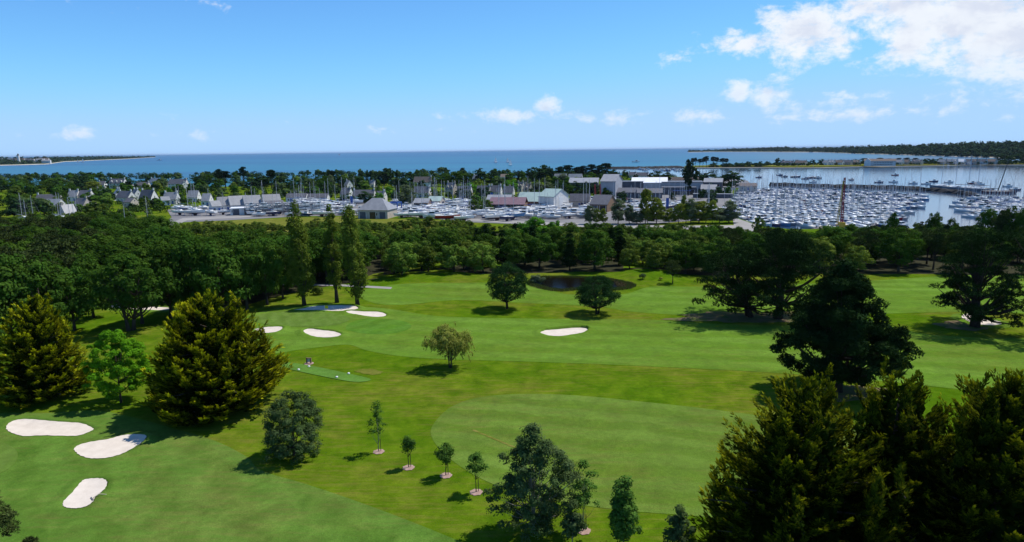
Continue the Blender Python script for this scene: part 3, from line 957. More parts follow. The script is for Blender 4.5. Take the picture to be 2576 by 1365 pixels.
plant('round_pine', 'egg shaped clipped pine standing left of the pond', b, pine(61, H, H * .18, w, 'ovate', 170, .85, 6500, 8, .30, .26, 26, 4, 'umbrella', .6, lop=.03, flat=.9, spread=.55))
b, H, w = spot(1502, 790, 694, 63)
plant('round_pine', 'mushroom shaped clipped pine standing in front of the pond', b, pine(62, H, H * .24, w, 'dome', 170, .8, 6500, 8, .28, .26, 26, 3, 'umbrella', .6, lop=.03, flat=.8, spread=.6))
b, H, w = spot(1692, 713, 654, 26)
plant('small_pine', 'small thin pine on the grass mound beside the pond', b, pine(63, H, H * .36, w, 'round', 26, .8, 700, 8, .32, .12, 14, 1, 'marpine'))
b, H, w = spot(1616, 702, 688, 9)
plant('shrub', 'tiny rounded shrub on the mound by the small pine', b, broadleaf(64, H, .3, w, 'bush', 14, .4, 700, .12, .05, 5, leafmat='birch'), 'shrub')
b, H, w = spot(800, 742, 720, 14)
plant('shrub', 'low rounded shrub between the poplars and the path', b, broadleaf(65, H, .1, w, 'bush', 22, .7, 1300, .2, .08, 5, leafmat='poplar'), 'shrub')
# poplars
for (bx, by, ty, hw, seed, lab) in [(766, 768, 505, 36, 71, 'broadest of the three poplars, with a bulging lower side'), (848, 762, 515, 24, 72, 'thinnest poplar, the middle one of three'), (900, 768, 520, 35, 73, 'poplar nearest the open fairway beside the slim bunker')]:
    b, H, w = spot(bx, by, ty, hw)
    m = broadleaf(seed, H, H * (.06 if seed != 72 else .10), w, 'column', 120 if seed != 72 else 90, 1.0 if seed != 72 else .8, 9500 if seed != 72 else 6500, .22, .38, 20, leafmat='poplar', inner=.25, lop=.15, flat=1.35, lean=(-.9 if seed != 72 else -.5, 0))
    plant('poplar_tree', lab, b, m)
# dark pines
b, H, w = spot(1885, 797, 608, 118)
plant('dark_pine', 'leaning dark pine with low spreading limbs, first of the dark pair', b, pine(81, H, H * .10, w, 'bush', 100, 1.5, 4600, 6, .55, .55, 34, 2, 'pine', .3, spread=.9, lean=(-5.0, 0), flat=.6))
b, H, w = spot(1957, 802, 568, 128)
plant('dark_pine', 'tallest dark pine with a thick trunk, second of the dark pair', b, pine(82, H, H * .15, w, 'ovate', 120, 1.7, 6500, 6, .55, .75, 34, 1, 'pine', .3, lean=(1.2, 0), flat=.65))
b, H, w = spot(2105, 985, 662, 168)
plant('dark_pine', 'huge dark pine with a straight trunk rising behind the golden cypress group', b, pine(83, H, H * .05, w, 'birch', 230, 1.3, 12500, 6, .46, .62, 44, 1, 'pine', .3, lop=.14, flat=.95, fill=2.2, aspect=.13))
b, H, w = spot(2458, 822, 562, 122)
plant('dark_pine', 'wide spreading dark pine on bare earth before a pink bunker', b, pine(84, H, H * .08, w, 'bush', 130, 1.5, 6500, 6, .5, .7, 36, 3, 'pine', .3, spread=.6, flat=.55))
b, H, w = spot(2640, 846, 560, 110)
plant('dark_pine', 'dark pine cut off by the picture border beside the spreading one', b, pine(85, H, H * .24, w, 'round', 60, 1.6, 2400, 9, .5, .6, 26, 1, 'pine', .3))
# golden cypress group in the near corner
for (bx, by, ty, hw, seed, pl, lab) in [
        (1990, 1500, 952, 290, 91, 2300, 'golden tipped cypress next to the small birch, first of the near group'),
        (2215, 1480, 944, 270, 92, 2300, 'golden tipped cypress in the middle of the near group'),
        (2465, 1560, 940, 290, 93, 2300, 'golden tipped cypress with bare upright leaders, nearest of the group'),
        (2680, 1480, 1000, 200, 94, 800, 'golden tipped cypress cut off by the border, last of the near group')]:
    b, H, w = spot(bx, by, ty, hw)
    plant('cypress_tree', lab, b, cypress(seed, H, w, pl, 15, 12, core=8000, plen=1.25, sliver=.66, blunt=.44, gold=.48))
b, H, w = spot(-40, 1600, 1188, 118)
plant('near_pine', 'top of a pine with rusty lower needles at the picture corner', b, pine(95, H, H * .40, w * .95, 'birch', 190, .5, 9000, 9, .22, .25, 26, 1, 'marpine', .3, fill=1.2, flat=.9, lop=.12))
b, H, w = spot(105, 1560, 1318, 26)
plant('near_pine', 'tip of a smaller pine poking in at the lower picture edge', b, pine(96, H, H * .3, w, 'cone', 26, .4, 900, 10, .24, .12, 16, 1, 'marpine', .3))
# the oak and its neighbours in front of the wood
b, H, w = spot(330, 832, 640, 102)
plant('oak_tree', 'spreading oak standing clear of the wood, bunker glimpsed below it', b, broadleaf(101, H, H * .24, w, 'round', 90, 1.3, 10000, .26, .42, 26, 2, squash=.8, leafmat='oak', lop=.2, spread=.5))
b, H, w = spot(358, 815, 690, 60)
plant('oak_tree', 'smaller oak tucked behind the spreading oak', b, broadleaf(102, H, H * .3, w, 'round', 60, 1.1, 5000, .26, .3, 20, leafmat='oak'))

# ================================================================== BUILDINGS
M['white_wall'] = plain('white render', (0.74, 0.72, 0.69), (0.62, 0.60, 0.57), 0.4, 0.9, 0.1, var=.06)
M['stone_wall'] = plain('pale granite wall', (0.50, 0.44, 0.37), (0.38, 0.33, 0.28), 0.9, 0.9, 0.1, var=.10)
M['slate'] = plain('slate roof', (0.125, 0.122, 0.132), (0.085, 0.084, 0.094), 0.8, 0.5, 0.4, var=.18)
M['glint_slate'] = plain('slate roof with sun glint in its colour', (0.27, 0.275, 0.29), (0.20, 0.205, 0.22), 0.5, 0.5, 0.4, var=.12)  # slate with the sun's glint put into a paler colour
M['brown_roof'] = plain('brown tile roof', (0.22, 0.17, 0.145), (0.15, 0.12, 0.10), 0.8, 0.8, 0.2, var=.1)
M['plum_roof'] = plain('plum metal roof', (0.19, 0.115, 0.135), (0.15, 0.09, 0.11), 0.4, 0.6, 0.3)
M['green_roof'] = plain('pale green metal roof', (0.36, 0.46, 0.42), (0.30, 0.39, 0.36), 0.3, 0.5, 0.3)
M['white_roof'] = plain('white metal roof', (0.78, 0.78, 0.78), (0.68, 0.68, 0.69), 0.3, 0.5, 0.3)
M['grey_clad'] = plain('grey cladding', (0.36, 0.37, 0.40), (0.30, 0.31, 0.34), 0.3, 0.6, 0.3)
M['dark_clad'] = plain('dark blue grey cladding', (0.10, 0.105, 0.13), (0.07, 0.075, 0.095), 0.3, 0.6, 0.3)
M['brick'] = plain('red brick wall', (0.32, 0.135, 0.085), (0.24, 0.10, 0.07), 2.0, 0.9, 0.1)
M['glass'] = plain('dark window glass', (0.022, 0.026, 0.032), (0.015, 0.018, 0.022), 1.0, 0.12, 0.6)
M['trim'] = plain('white painted trim', (0.76, 0.76, 0.75), (0.70, 0.70, 0.69), 1.0, 0.6, 0.3)
M['blue_paint'] = plain('blue paint', (0.03, 0.10, 0.36), (0.025, 0.08, 0.30), 1.0, 0.5, 0.4)
M['timber'] = plain('weathered timber', (0.26, 0.17, 0.11), (0.18, 0.12, 0.08), 2.0, 0.9, 0.1)
M['steel'] = plain('galvanised steel', (0.30, 0.31, 0.33), (0.24, 0.25, 0.27), 1.0, 0.5, 0.4)

def unit_window(w, h):
    mb = MB()
    mb.box(-w / 2 - .07, w / 2 + .07, -.05, .03, -.07, h + .07, 0)
    mb.box(-w / 2, w / 2, -.075, -.045, 0, h, 1)
    mb.box(-.03, .03, -.09, -.07, 0, h, 0)
    return mb.mesh('window', M['trim'], M['glass'])
WIN = {'s': unit_window(.95, 1.2), 'l': unit_window(1.7, 1.3), 'd': unit_window(.7, .9)}
_door = MB().box(-.5, .5, -.06, .03, 0, 2.05); DOOR = _door.mesh('door', M['blue_paint'])
_dh = MB().box(.3, .4, -.10, -.055, .95, 1.05); HANDLE = _dh.mesh('handle', M['steel'])

def gable_wall(L, D, eh, rh, mat):
    mb = MB()
    x, y = L / 2, D / 2
    v = [(-x, -y, -.6), (x, -y, -.6), (x, y, -.6), (-x, y, -.6), (-x, -y, eh), (x, -y, eh), (x, y, eh), (-x, y, eh), (-x, 0, rh), (x, 0, rh)]
    mb.add(v, [(0, 1, 5, 4), (2, 3, 7, 6), (1, 2, 6, 9, 5), (3, 0, 4, 8, 7), (4, 5, 9, 8), (6, 7, 8, 9), (3, 2, 1, 0)])
    return mb.mesh('wall', mat)

def gable_roof(L, D, eh, rh, mat, ov=.12, eave=.35, th=.16):
    mb = MB()
    x, y = L / 2 + ov, D / 2
    sl = (rh - eh) / y
    ye = y + eave
    ze = eh - sl * eave + .05
    zr = rh + .05
    for s in (-1, 1):
        v = [(-x, s * ye, ze), (x, s * ye, ze), (x, 0, zr), (-x, 0, zr), (-x, s * ye, ze + th), (x, s * ye, ze + th), (x, 0, zr + th), (-x, 0, zr + th)]
        mb.add(v, [(0, 1, 5, 4), (4, 5, 6, 7), (0, 4, 7, 3), (1, 2, 6, 5), (0, 3, 2, 1)] if s < 0 else [(1, 0, 4, 5), (7, 6, 5, 4), (3, 7, 4, 0), (5, 6, 2, 1), (1, 2, 3, 0)])
    return mb.mesh('roof', mat)

def chimney_mesh(mat):
    mb = MB()
    mb.box(-.45, .45, -.32, .32, -1.2, 1.15, 0).box(-.52, .52, -.39, .39, 1.15, 1.28, 0)
    for dx in (-.2, .2):
        mb.tube([(dx, 0, 1.28), (dx, 0, 1.6)], .1, 6, 1)
    return mb.mesh('chimney', mat, M['brown_roof'])
CHIM = {'white': chimney_mesh(M['white_wall']), 'stone': chimney_mesh(M['stone_wall'])}

def house_at(label, p, L, D, eh, rh, rz, wall='white', roof='slate', chims=(1, 1), dorm=0, group='houses of the harbour village', name='house'):
    root = thing(name, label, 'house', p, rz, group)
    wm = M['white_wall'] if wall == 'white' else M['stone_wall']
    part('wall', gable_wall(L, D, eh, rh, wm), root)
    rf = part('roof', gable_roof(L, D, eh, rh, M[roof]), root)
    for s, on in zip((-1, 1), chims):
        if on:
            part('chimney', CHIM[wall], rf, (s * (L / 2 - .5), 0, rh))
    nw = max(2, int(L / 3.2))
    for i in range(nw):
        x = -L / 2 + L * (i + .5) / nw
        if i == nw // 2:
            d = part('door', DOOR, root, (x, -D / 2, .05)); part('handle', HANDLE, d)
        else:
            part('window', WIN['s'], root, (x, -D / 2, 1.0))
        if eh > 4.2:
            part('window', WIN['s'], root, (x, -D / 2, 3.4))
    for s in (-1, 1):
        part('window', WIN['s'], root, (s * L / 2, -D * .18, 1.0), s * math.pi / 2)
        if rh > 5.5:
            part('window', WIN['d'], root, (s * L / 2, 0, eh + .35), s * math.pi / 2)
    for i in range(dorm):
        x = -L / 2 + L * (i + .5) / dorm
        yy = -D / 2 + .5
        zz = eh + .45
        mb = MB()
        mb.add([(-.75, 0, 0), (.75, 0, 0), (.75, 2.2, 0), (-.75, 2.2, 0), (-.75, 0, 1.25), (.75, 0, 1.25), (.75, 2.2, 1.25), (-.75, 2.2, 1.25), (0, -.15, 1.95), (0, 2.2, 1.95)],
               [(0, 1, 5, 4), (1, 2, 6, 5), (3, 0, 4, 7), (4, 5, 8), (5, 6, 9, 8), (7, 4, 8, 9)])
        d = part('dormer', mb.mesh('dormer', wm), root, (x, yy, zz))
        part('window', WIN['d'], d, (0, -.01, .2))
    return root

def house(reg, x0, x1, ry, label, rz=-28, D=6.6, eh=3.3, rh=7.4, **kw):
    cx, py = Z(reg, (x0 + x1) / 2, ry)
    p = top_at(cx, py, rh)
    w = (x1 - x0) * OFFS[reg][1] * mpp(p)
    a = abs(R(rz))
    L = max(5.0, (w - D * math.sin(a)) / math.cos(a))
    return house_at(label, p, L, D, eh, rh, R(rz) - math.atan2(p.x, p.y) * .6, **kw)

HOUSES = [
    (1, 1098, 1265, 408, 'large white house with dormers and two chimneys facing the sea', dict(rz=-24, eh=5.2, rh=9.2, dorm=3)),
    (1, 1245, 1340, 443, 'small white gabled annex against the large white house', dict(rz=-42, chims=(0, 0), rh=6.2)),
    (1, 1490, 1612, 404, 'grey pyramid roofed house near the shore', dict(rz=-45, roof='glint_slate', chims=(1, 0))),
    (1, 1600, 1702, 420, 'stone house with pale roof close to the pyramid roofed house', dict(rz=-60, roof='glint_slate', chims=(0, 1), wall='stone')),
    (1, 1690, 1882, 412, 'long white house with three chimneys on the shore', dict(rz=-20, eh=4.4, rh=8.6, chims=(1, 1))),
    (1, 1785, 1880, 440, 'white gabled wing in front of the long shore house', dict(rz=-55, chims=(0, 1), rh=6.4)),
    (1, 680, 800, 526, 'pale roofed house, first of the village close by the single clump of trees', dict(rz=-20, roof='glint_slate')),
    (1, 785, 935, 524, 'dark roofed house with a tall white chimney at its gable', dict(rz=-26, chims=(0, 1))),
    (1, 375, 602, 565, 'long low dark roofed house behind the tall masts', dict(rz=-12, rh=6.4, chims=(1, 1))),
    (1, 440, 640, 612, 'wide pale slate roof between two tall masts', dict(rz=-30, roof='glint_slate', chims=(0, 0), rh=6.6)),
    (1, 590, 755, 668, 'nearest village house, stone gable rising over the wood', dict(rz=35, roof='glint_slate', wall='stone', chims=(1, 0))),
    (1, 740, 898, 602, 'dark roofed stone house right of the leaning mast', dict(rz=-30, wall='stone')),
    (1, 845, 952, 572, 'pale roofed cottage above the dark roofed stone house', dict(rz=-20, roof='glint_slate', chims=(0, 0), rh=5.8)),
    (1, 945, 1088, 506, 'sunlit stone gable in the upper village row', dict(rz=-40, wall='stone', roof='glint_slate')),
    (1, 1130, 1242, 506, 'tall narrow pale roofed house in the village centre', dict(rz=-62, roof='glint_slate')),
    (1, 1165, 1352, 532, 'house with a bright white gable and one slit window', dict(rz=-38)),
    (1, 1308, 1418, 512, 'house with a creamy gable behind the bright white one', dict(rz=-50)),
    (1, 1395, 1572, 520, 'big steep dark roof with chimney on its creamy gable', dict(rz=-32, rh=8.4)),
    (1, 1255, 1370, 600, 'low stone cottage below the bright white gable', dict(rz=-30, wall='stone', rh=5.6, chims=(0, 0))),
    (1, 1060, 1130, 540, 'small gabled house half lost in shrubs', dict(rz=-50, rh=6.2, chims=(0, 0))),
    (1, 860, 965, 636, 'low stone cottage at the wood edge', dict(rz=-25, wall='stone', rh=5.2, chims=(0, 0))),
    (1, 1640, 1792, 545, 'pale roofed house at the village end', dict(rz=-16, roof='glint_slate')),
    (1, 1605, 1700, 588, 'small pale roofed lean house below the village end', dict(rz=20, roof='glint_slate', rh=5.4, chims=(0, 0))),
    (1, 1880, 2002, 527, 'pale roof among garden trees beyond the yard', dict(rz=-14, roof='glint_slate', chims=(0, 0))),
    (1, 2030, 2118, 557, 'grey roofed house beside the garden trees', dict(rz=-14, roof='glint_slate', chims=(0, 0))),
    (1, 2095, 2210, 630, 'small pale roofed barn by the yard', dict(rz=25, roof='glint_slate', rh=6.0, chims=(0, 0))),
    (1, 2165, 2312, 592, 'first of three big pale roofs behind the flat white shed', dict(rz=18, roof='glint_slate', chims=(0, 0), rh=7.6)),
    (1, 2278, 2492, 580, 'second of three big pale roofs behind the flat white shed', dict(rz=24, roof='glint_slate', chims=(0, 0), rh=8.0)),
    (2, -100, 92, 576, 'third of three big pale roofs behind the flat white shed', dict(rz=20, roof='glint_slate', chims=(0, 0), rh=8.0)),
    (2, 90, 292, 566, 'big pale gabled house with a lower wing next to the blue banner', dict(rz=24, roof='glint_slate', chims=(0, 0), rh=8.2)),
    (2, 132, 320, 628, 'low slate wing in front of the pale gabled house', dict(rz=14, rh=5.4, chims=(0, 0))),
    (1, 985, 1062, 432, 'slate roof beside the large white house', dict(rz=-14, chims=(1, 0), rh=6.6)),
    (1, 1370, 1495, 442, 'row of low roofs between the white houses', dict(rz=-10, chims=(1, 1), rh=6.0)),
    (2, 350, 560, 556, 'dark roofed low building behind a hedge', dict(rz=-8, rh=5.4, chims=(0, 0))),
    (2, 560, 772, 558, 'long dark low roof next to the hedge', dict(rz=-8, rh=5.4, chims=(0, 0))),
    (2, 885, 1014, 500, 'dark roofed house with bright gable among green trees', dict(rz=-24, chims=(0, 1))),
    (2, 1010, 1244, 520, 'dark terrace roof with two chimneys', dict(rz=-12, chims=(1, 1), rh=6.8)),
    (2, 1240, 1355, 532, 'dark roofed end house of the terrace', dict(rz=-20, chims=(0, 1), rh=6.6)),
    (2, 928, 1004, 424, 'white gable with a tall chimney among far trees', dict(rz=-48, chims=(1, 0), roof='glint_slate')),
    (2, 1085, 1165, 426, 'pale far roof beside the white gable', dict(rz=-40, roof='glint_slate', chims=(0, 0), rh=6.5)),
    (2, 1160, 1252, 422, 'second pale far roof beside the white gable', dict(rz=-20, roof='glint_slate', chims=(0, 0), rh=6.5)),
    (2, 1410, 1530, 416, 'long low grey roof under the cypress spires', dict(rz=-6, chims=(0, 0), rh=6.0, roof='glint_slate')),
    (2, 1620, 1815, 388, 'large brown grey roofed house with chimney above the trees', dict(rz=-18, roof='brown_roof', chims=(0, 1), rh=9.0, eh=4.4)),
    (2, 1620, 1805, 486, 'dark roofed house behind the masts of the yard', dict(rz=-20, chims=(0, 1))),
    (2, 1940, 2065, 446, 'tall stone house with dormers', dict(rz=-30, wall='stone', dorm=2, rh=9.0, eh=4.6)),
    (2, 2055, 2215, 482, 'dark roofed terrace house next to the tall stone house', dict(rz=-14, chims=(0, 1))),
    (2, 2255, 2400, 478, 'dark terrace house with a pale gable end', dict(rz=-10, chims=(0, 1))),
    (2, 2390, 2515, 476, 'end house of the dark terrace', dict(rz=-14, chims=(1, 1))),
    (2, 2515, 2640, 484, 'last roof of the dark terrace, close to garden trees', dict(rz=-14, chims=(1, 0))),
    (2, 2212, 2285, 370, 'small house by the sea beside two dark trees', dict(rz=-30, roof='glint_slate')),
    (2, 2495, 2600, 362, 'brown roofed house by the sea', dict(rz=-6, roof='brown_roof', chims=(0, 0), rh=6.0)),
    (3, 130, 215, 440, 'stone house with two dormers among hedges', dict(rz=-30, wall='stone', dorm=2)),
    (3, 200, 295, 458, 'stone house with brown roof behind the stone dormer house', dict(rz=-30, wall='stone', roof='brown_roof', dorm=1)),
    (3, 0, 75, 484, 'low stone house at the end of the hedge', dict(rz=-20, wall='stone', rh=6.0)),
    (3, 505, 640, 358, 'white house half hidden by silver trees', dict(rz=-10, roof='glint_slate', chims=(0, 0))),
    (3, 650, 795, 360, 'long white house behind the dark pine row', dict(rz=-10, roof='glint_slate', chims=(0, 0))),
    (3, 1255, 1340, 340, 'slate roofed house by the jetty', dict(rz=-18, chims=(1, 1), rh=6.5)),
    (3, 1330, 1460, 344, 'long slate roofed house by the jetty', dict(rz=-14, chims=(0, 1), rh=6.5)),
    (3, 2370, 2545, 452, 'yellowish house on the quay of the marina', dict(rz=-6, roof='brown_roof', chims=(0, 0), wall='stone', rh=5.2, eh=3.2)),
    (3, 1690, 1955, 392, 'long brown roofed boathouse at the bay', dict(rz=-4, roof='brown_roof', chims=(0, 0), rh=7.2)),
    (3, 660, 880, 560, 'slate roofed workshop with creamy gable', dict(rz=-10, chims=(0, 0), wall='stone', rh=7.0)),
]
for (reg, x0, x1, ry, lab, kw) in HOUSES:
    house(reg, x0, x1, ry, lab, **kw)

# --- sheds and halls
def hall(reg, x0, x1, ry, label, kind='gable', wall='grey_clad', roof='white_roof', rz=0, D=14.0, eh=4.0, rh=6.5, doors=2, open_front=False, end=False, ribs=True):
    cx, py = Z(reg, (x0 + x1) / 2, ry)
    p = top_at(cx, py, rh)
    w = (x1 - x0) * OFFS[reg][1] * mpp(p)
    a = abs(R(rz))
    L = max(6.0, (w - D * math.sin(a)) / max(.3, math.cos(a)))
    root = thing('boat_shed', label, 'building', p, R(rz) - math.atan2(p.x, p.y) * .6, 'halls and sheds of the boatyard')
    wm = M[wall]
    if kind == 'flat':
        part('wall', MB().box(-L / 2, L / 2, -D / 2, D / 2, -.6, rh - .3).mesh('wall', wm), root)
        part('roof', MB().box(-L / 2 - .3, L / 2 + .3, -D / 2 - .3, D / 2 + .3, rh - .297, rh).mesh('roof', M[roof]), root)
    elif kind == 'hip':
        part('wall', MB().box(-L / 2, L / 2, -D / 2, D / 2, -.6, eh).mesh('wall', wm), root)
        x, y, k = L / 2 + .5, D / 2 + .5, D / 2 * .85
        mb = MB().add([(-x, -y, eh), (x, -y, eh), (x, y, eh), (-x, y, eh), (-x + k, 0, rh), (x - k, 0, rh)], [(0, 1, 5, 4), (1, 2, 5), (2, 3, 4, 5), (3, 0, 4), (3, 2, 1, 0)])
        part('roof', mb.mesh('roof', M[roof]), root)
    else:
        if open_front:
            mb = MB()
            mb.box(-L / 2, L / 2, D / 2 - .25, D / 2, -.6, eh).box(-L / 2, -L / 2 + .25, -D / 2, D / 2 - .26, -.6, eh).box(L / 2 - .25, L / 2, -D / 2, D / 2 - .26, -.6, eh)
            part('wall', mb.mesh('wall', wm), root)
            for i in range(6):
                part('post', MB().box(-.15, .15, -.15, .15, -.3, eh - .1).mesh('post', M['steel']), root, (-L / 2 + L * i / 5 * .98 + .2, -D / 2 + .3, 0))
        else:
            part('wall', gable_wall(L, D, eh, rh, wm), root)
        part('roof', gable_roof(L, D, eh, rh, M[roof], .4, .5, .2), root)
    hh = rh if kind == 'flat' else eh
    if not open_front:
        for i in range(doors):
            x = -L / 2 + L * (i + .5) / doors
            d = part('door', MB().box(-1.6, 1.6, -.08, .03, 0, min(3.2, hh - .6)).mesh('door', M['glass' if i % 2 else 'dark_clad']), root, (x, -D / 2, .02))
            part('frame', MB().box(-1.75, -1.603, -.12, .02, 0, min(3.3, hh - .5)).box(1.603, 1.75, -.12, .02, 0, min(3.3, hh - .5)).mesh('frame', M['trim']), d)
        for i in range(max(1, int(L / 6))):
            part('window', WIN['l'], root, (-L / 2 + L * (i + .02) / max(1, int(L / 6)) + 1.4, -D / 2, 1.5))
        if end:
            for s in (-1, 1):
                part('door', MB().box(-2.2, 2.2, -.08, .03, 0, eh - .3).mesh('door', M['trim']), root, (s * L / 2, 0, .02), s * math.pi / 2)
    return root

HALLS = [
    (1, 2330, 2760, 690, 'long flat roofed white shed at the edge of the yard', dict(kind='flat', wall='white_wall', rz=3, D=9, rh=3.8, doors=4)),
    (2, 1070, 1445, 600, 'harbour clubhouse with a bright hipped roof and dark doorways', dict(kind='hip', wall='stone_wall', roof='glint_slate', rz=-18, D=13, eh=4.2, rh=9.6, doors=3)),
    (2, 1628, 1802, 606, 'weathered grey shed beside the green roofed one', dict(wall='timber', roof='glint_slate', rz=-12, D=9, rh=6.0)),
    (2, 1770, 1935, 586, 'pale green roofed shed behind a blue yacht', dict(wall='stone_wall', roof='green_roof', rz=-15, D=10, eh=3.8, rh=6.0)),
    (2, 2360, 2620, 571, 'pale blue roofed shed next to the plum roof', dict(wall='timber', roof='glint_slate', rz=-10, D=10, rh=6.2)),
    (2, 2385, 2770, 596, 'open sided hall with a plum coloured roof', dict(wall='timber', roof='plum_roof', rz=-8, D=16, eh=4.2, rh=7.2, open_front=True)),
    (3, 140, 452, 545, 'pale green roofed hall with brick base', dict(wall='brick', roof='green_roof', rz=-14, D=15, eh=4.0, rh=8.4)),
    (3, 352, 655, 511, 'tall hall with white front and vertical doors', dict(wall='white_wall', roof='green_roof', rz=-34, D=15, eh=7.5, rh=11, end=True)),
    (3, 358, 500, 624, 'small brick lodge with slate roof in the yard', dict(wall='brick', roof='slate', rz=-28, D=7, eh=2.8, rh=5.2, doors=1)),
    (3, 470, 570, 620, 'white canvas boat tent beside the brick lodge', dict(wall='white_wall', roof='white_roof', rz=-20, D=7, eh=2.6, rh=5.0, doors=1)),
    (3, 868, 1140, 572, 'dark hall with an open timber gable', dict(wall='timber', roof='slate', rz=-24, D=14, eh=4.0, rh=8.2)),
    (3, 968, 1204, 365, 'large light grey gabled hall by the shore', dict(wall='grey_clad', roof='glint_slate', rz=-14, D=26, eh=11, rh=15.0, doors=1)),
    (3, 655, 968, 400, 'wide low hall with a shallow curved roof', dict(wall='dark_clad', roof='glint_slate', rz=-6, D=24, eh=7.0, rh=10.0)),
    (3, 1280, 1655, 396, 'hall with a brilliant white roof', dict(wall='grey_clad', roof='white_roof', rz=-6, D=26, eh=7.0, rh=10.5)),
    (3, 1100, 1410, 430, 'long dark hall before the light grey one', dict(kind='flat', wall='dark_clad', roof='slate', rz=-4, D=18, rh=8.4, doors=3)),
    (3, 1400, 1585, 440, 'white walled block next to the long dark hall', dict(kind='flat', wall='grey_clad', roof='white_roof', rz=-4, D=16, rh=8.6, doors=1)),
    (3, 1575, 1995, 432, 'long grey shopping hall', dict(kind='flat', wall='grey_clad', roof='slate', rz=-4, D=20, rh=8.0, doors=5)),
    (3, 2005, 2215, 404, 'grey roofed hall near the round dark tree', dict(wall='dark_clad', roof='glint_slate', rz=-10, D=18, eh=5.0, rh=7.6)),
    (3, 1085, 1355, 500, 'low dark blue roofed workshop row', dict(wall='dark_clad', roof='dark_clad', rz=-6, D=12, eh=3.6, rh=6.2, doors=3)),
    (3, 1340, 1600, 506, 'low dark shop row with masts before it', dict(wall='dark_clad', roof='slate', rz=-6, D=12, eh=3.6, rh=6.0, doors=3)),
    (3, 1590, 1930, 488, 'shop row with a blue awning', dict(kind='flat', wall='dark_clad', roof='slate', rz=-4, D=12, rh=5.2, doors=4)),
    (3, 1980, 2145, 468, 'white pavilion by the car park', dict(wall='white_wall', roof='glint_slate', rz=-8, D=11, eh=3.2, rh=6.0)),
]
for (reg, x0, x1, ry, lab, kw) in HALLS:
    o = hall(reg, x0, x1, ry, lab, **kw)
    if 'blue awning' in lab:
        part('awning', MB().box(-4, 8, -8.2, -6.05, 2.7, 3.1).mesh('awning', M['blue_paint']), o)
# quay wall building along the marina car park
p0, p1 = onplane(*Z(3, 1900, 600)), onplane(*Z(3, 2300, 605))
mid = (p0 + p1) / 2
an = math.atan2(p1.y - p0.y, p1.x - p0.x)
ln = (p1 - p0).length
o = thing('quay_wall', 'dark quay wall below the marina car park', 'wall', mid, an)
part('wall', MB().box(-ln / 2, ln / 2, 0, 3.0, -.5, 2.6).mesh('wall', M['dark_clad']), o)
part('coping', MB().box(-ln / 2 - .1, ln / 2 + .1, -.15, 3.15, 2.603, 2.85).mesh('coping', M['grey_clad']), o)

# ================================================================== BOATS
def gel(name, c):
    return plain(name, c, tuple(v * .9 for v in c), 1.0, 0.25, 0.5)
M['b_white'] = gel('white gelcoat', (0.80, 0.80, 0.79))
M['b_cream'] = gel('cream gelcoat', (0.70, 0.67, 0.58))
M['b_navy'] = gel('navy gelcoat', (0.02, 0.035, 0.11))
M['b_red'] = gel('red gelcoat', (0.30, 0.02, 0.025))
M['b_blue'] = gel('light blue gelcoat', (0.10, 0.26, 0.46))
M['b_grey'] = gel('grey gelcoat', (0.22, 0.23, 0.26))
M['antifoul'] = plain('dull antifouling', (0.10, 0.045, 0.04), (0.05, 0.04, 0.05), 1.0, 0.8, 0.1)
M['antiblue'] = plain('blue antifouling', (0.03, 0.07, 0.16), (0.03, 0.05, 0.11), 1.0, 0.8, 0.1)
M['alloy'] = plain('mast alloy', (0.52, 0.52, 0.54), (0.44, 0.44, 0.46), 1.0, 0.4, 0.4)
M['deck'] = plain('pale deck', (0.66, 0.65, 0.61), (0.56, 0.55, 0.52), 1.5, 0.7, 0.2)
M['cover'] = plain('blue canvas', (0.03, 0.075, 0.28), (0.025, 0.06, 0.22), 1.0, 0.8, 0.1)
M['cover2'] = plain('grey canvas', (0.30, 0.31, 0.34), (0.24, 0.25, 0.27), 1.0, 0.8, 0.1)
M['boomsail'] = plain('white sailcloth', (0.82, 0.82, 0.80), (0.76, 0.76, 0.74), 0.6, 0.8, 0.1)
def cloth(name, c):
    m, t, out = new_mat(name)
    d = t.new('ShaderNodeBsdfDiffuse'); tr = t.new('ShaderNodeBsdfTranslucent'); mx = t.new('ShaderNodeMixShader')
    geo = t.new('ShaderNodeTexCoord').outputs['Object']
    col = t.mix(t.noise(geo, 0.8), c, tuple(v * .85 for v in c))
    t.put(d.inputs[0], col); t.put(tr.inputs[0], col); mx.inputs[0].default_value = .5
    t.l.new(d.outputs[0], mx.inputs[1]); t.l.new(tr.outputs[0], mx.inputs[2]); t.l.new(mx.outputs[0], out.inputs[0])
    return m
M['sail'] = cloth('thin white sailcloth', (0.85, 0.85, 0.83))
M['redsail'] = cloth('thin red sailcloth', (0.70, 0.10, 0.06))

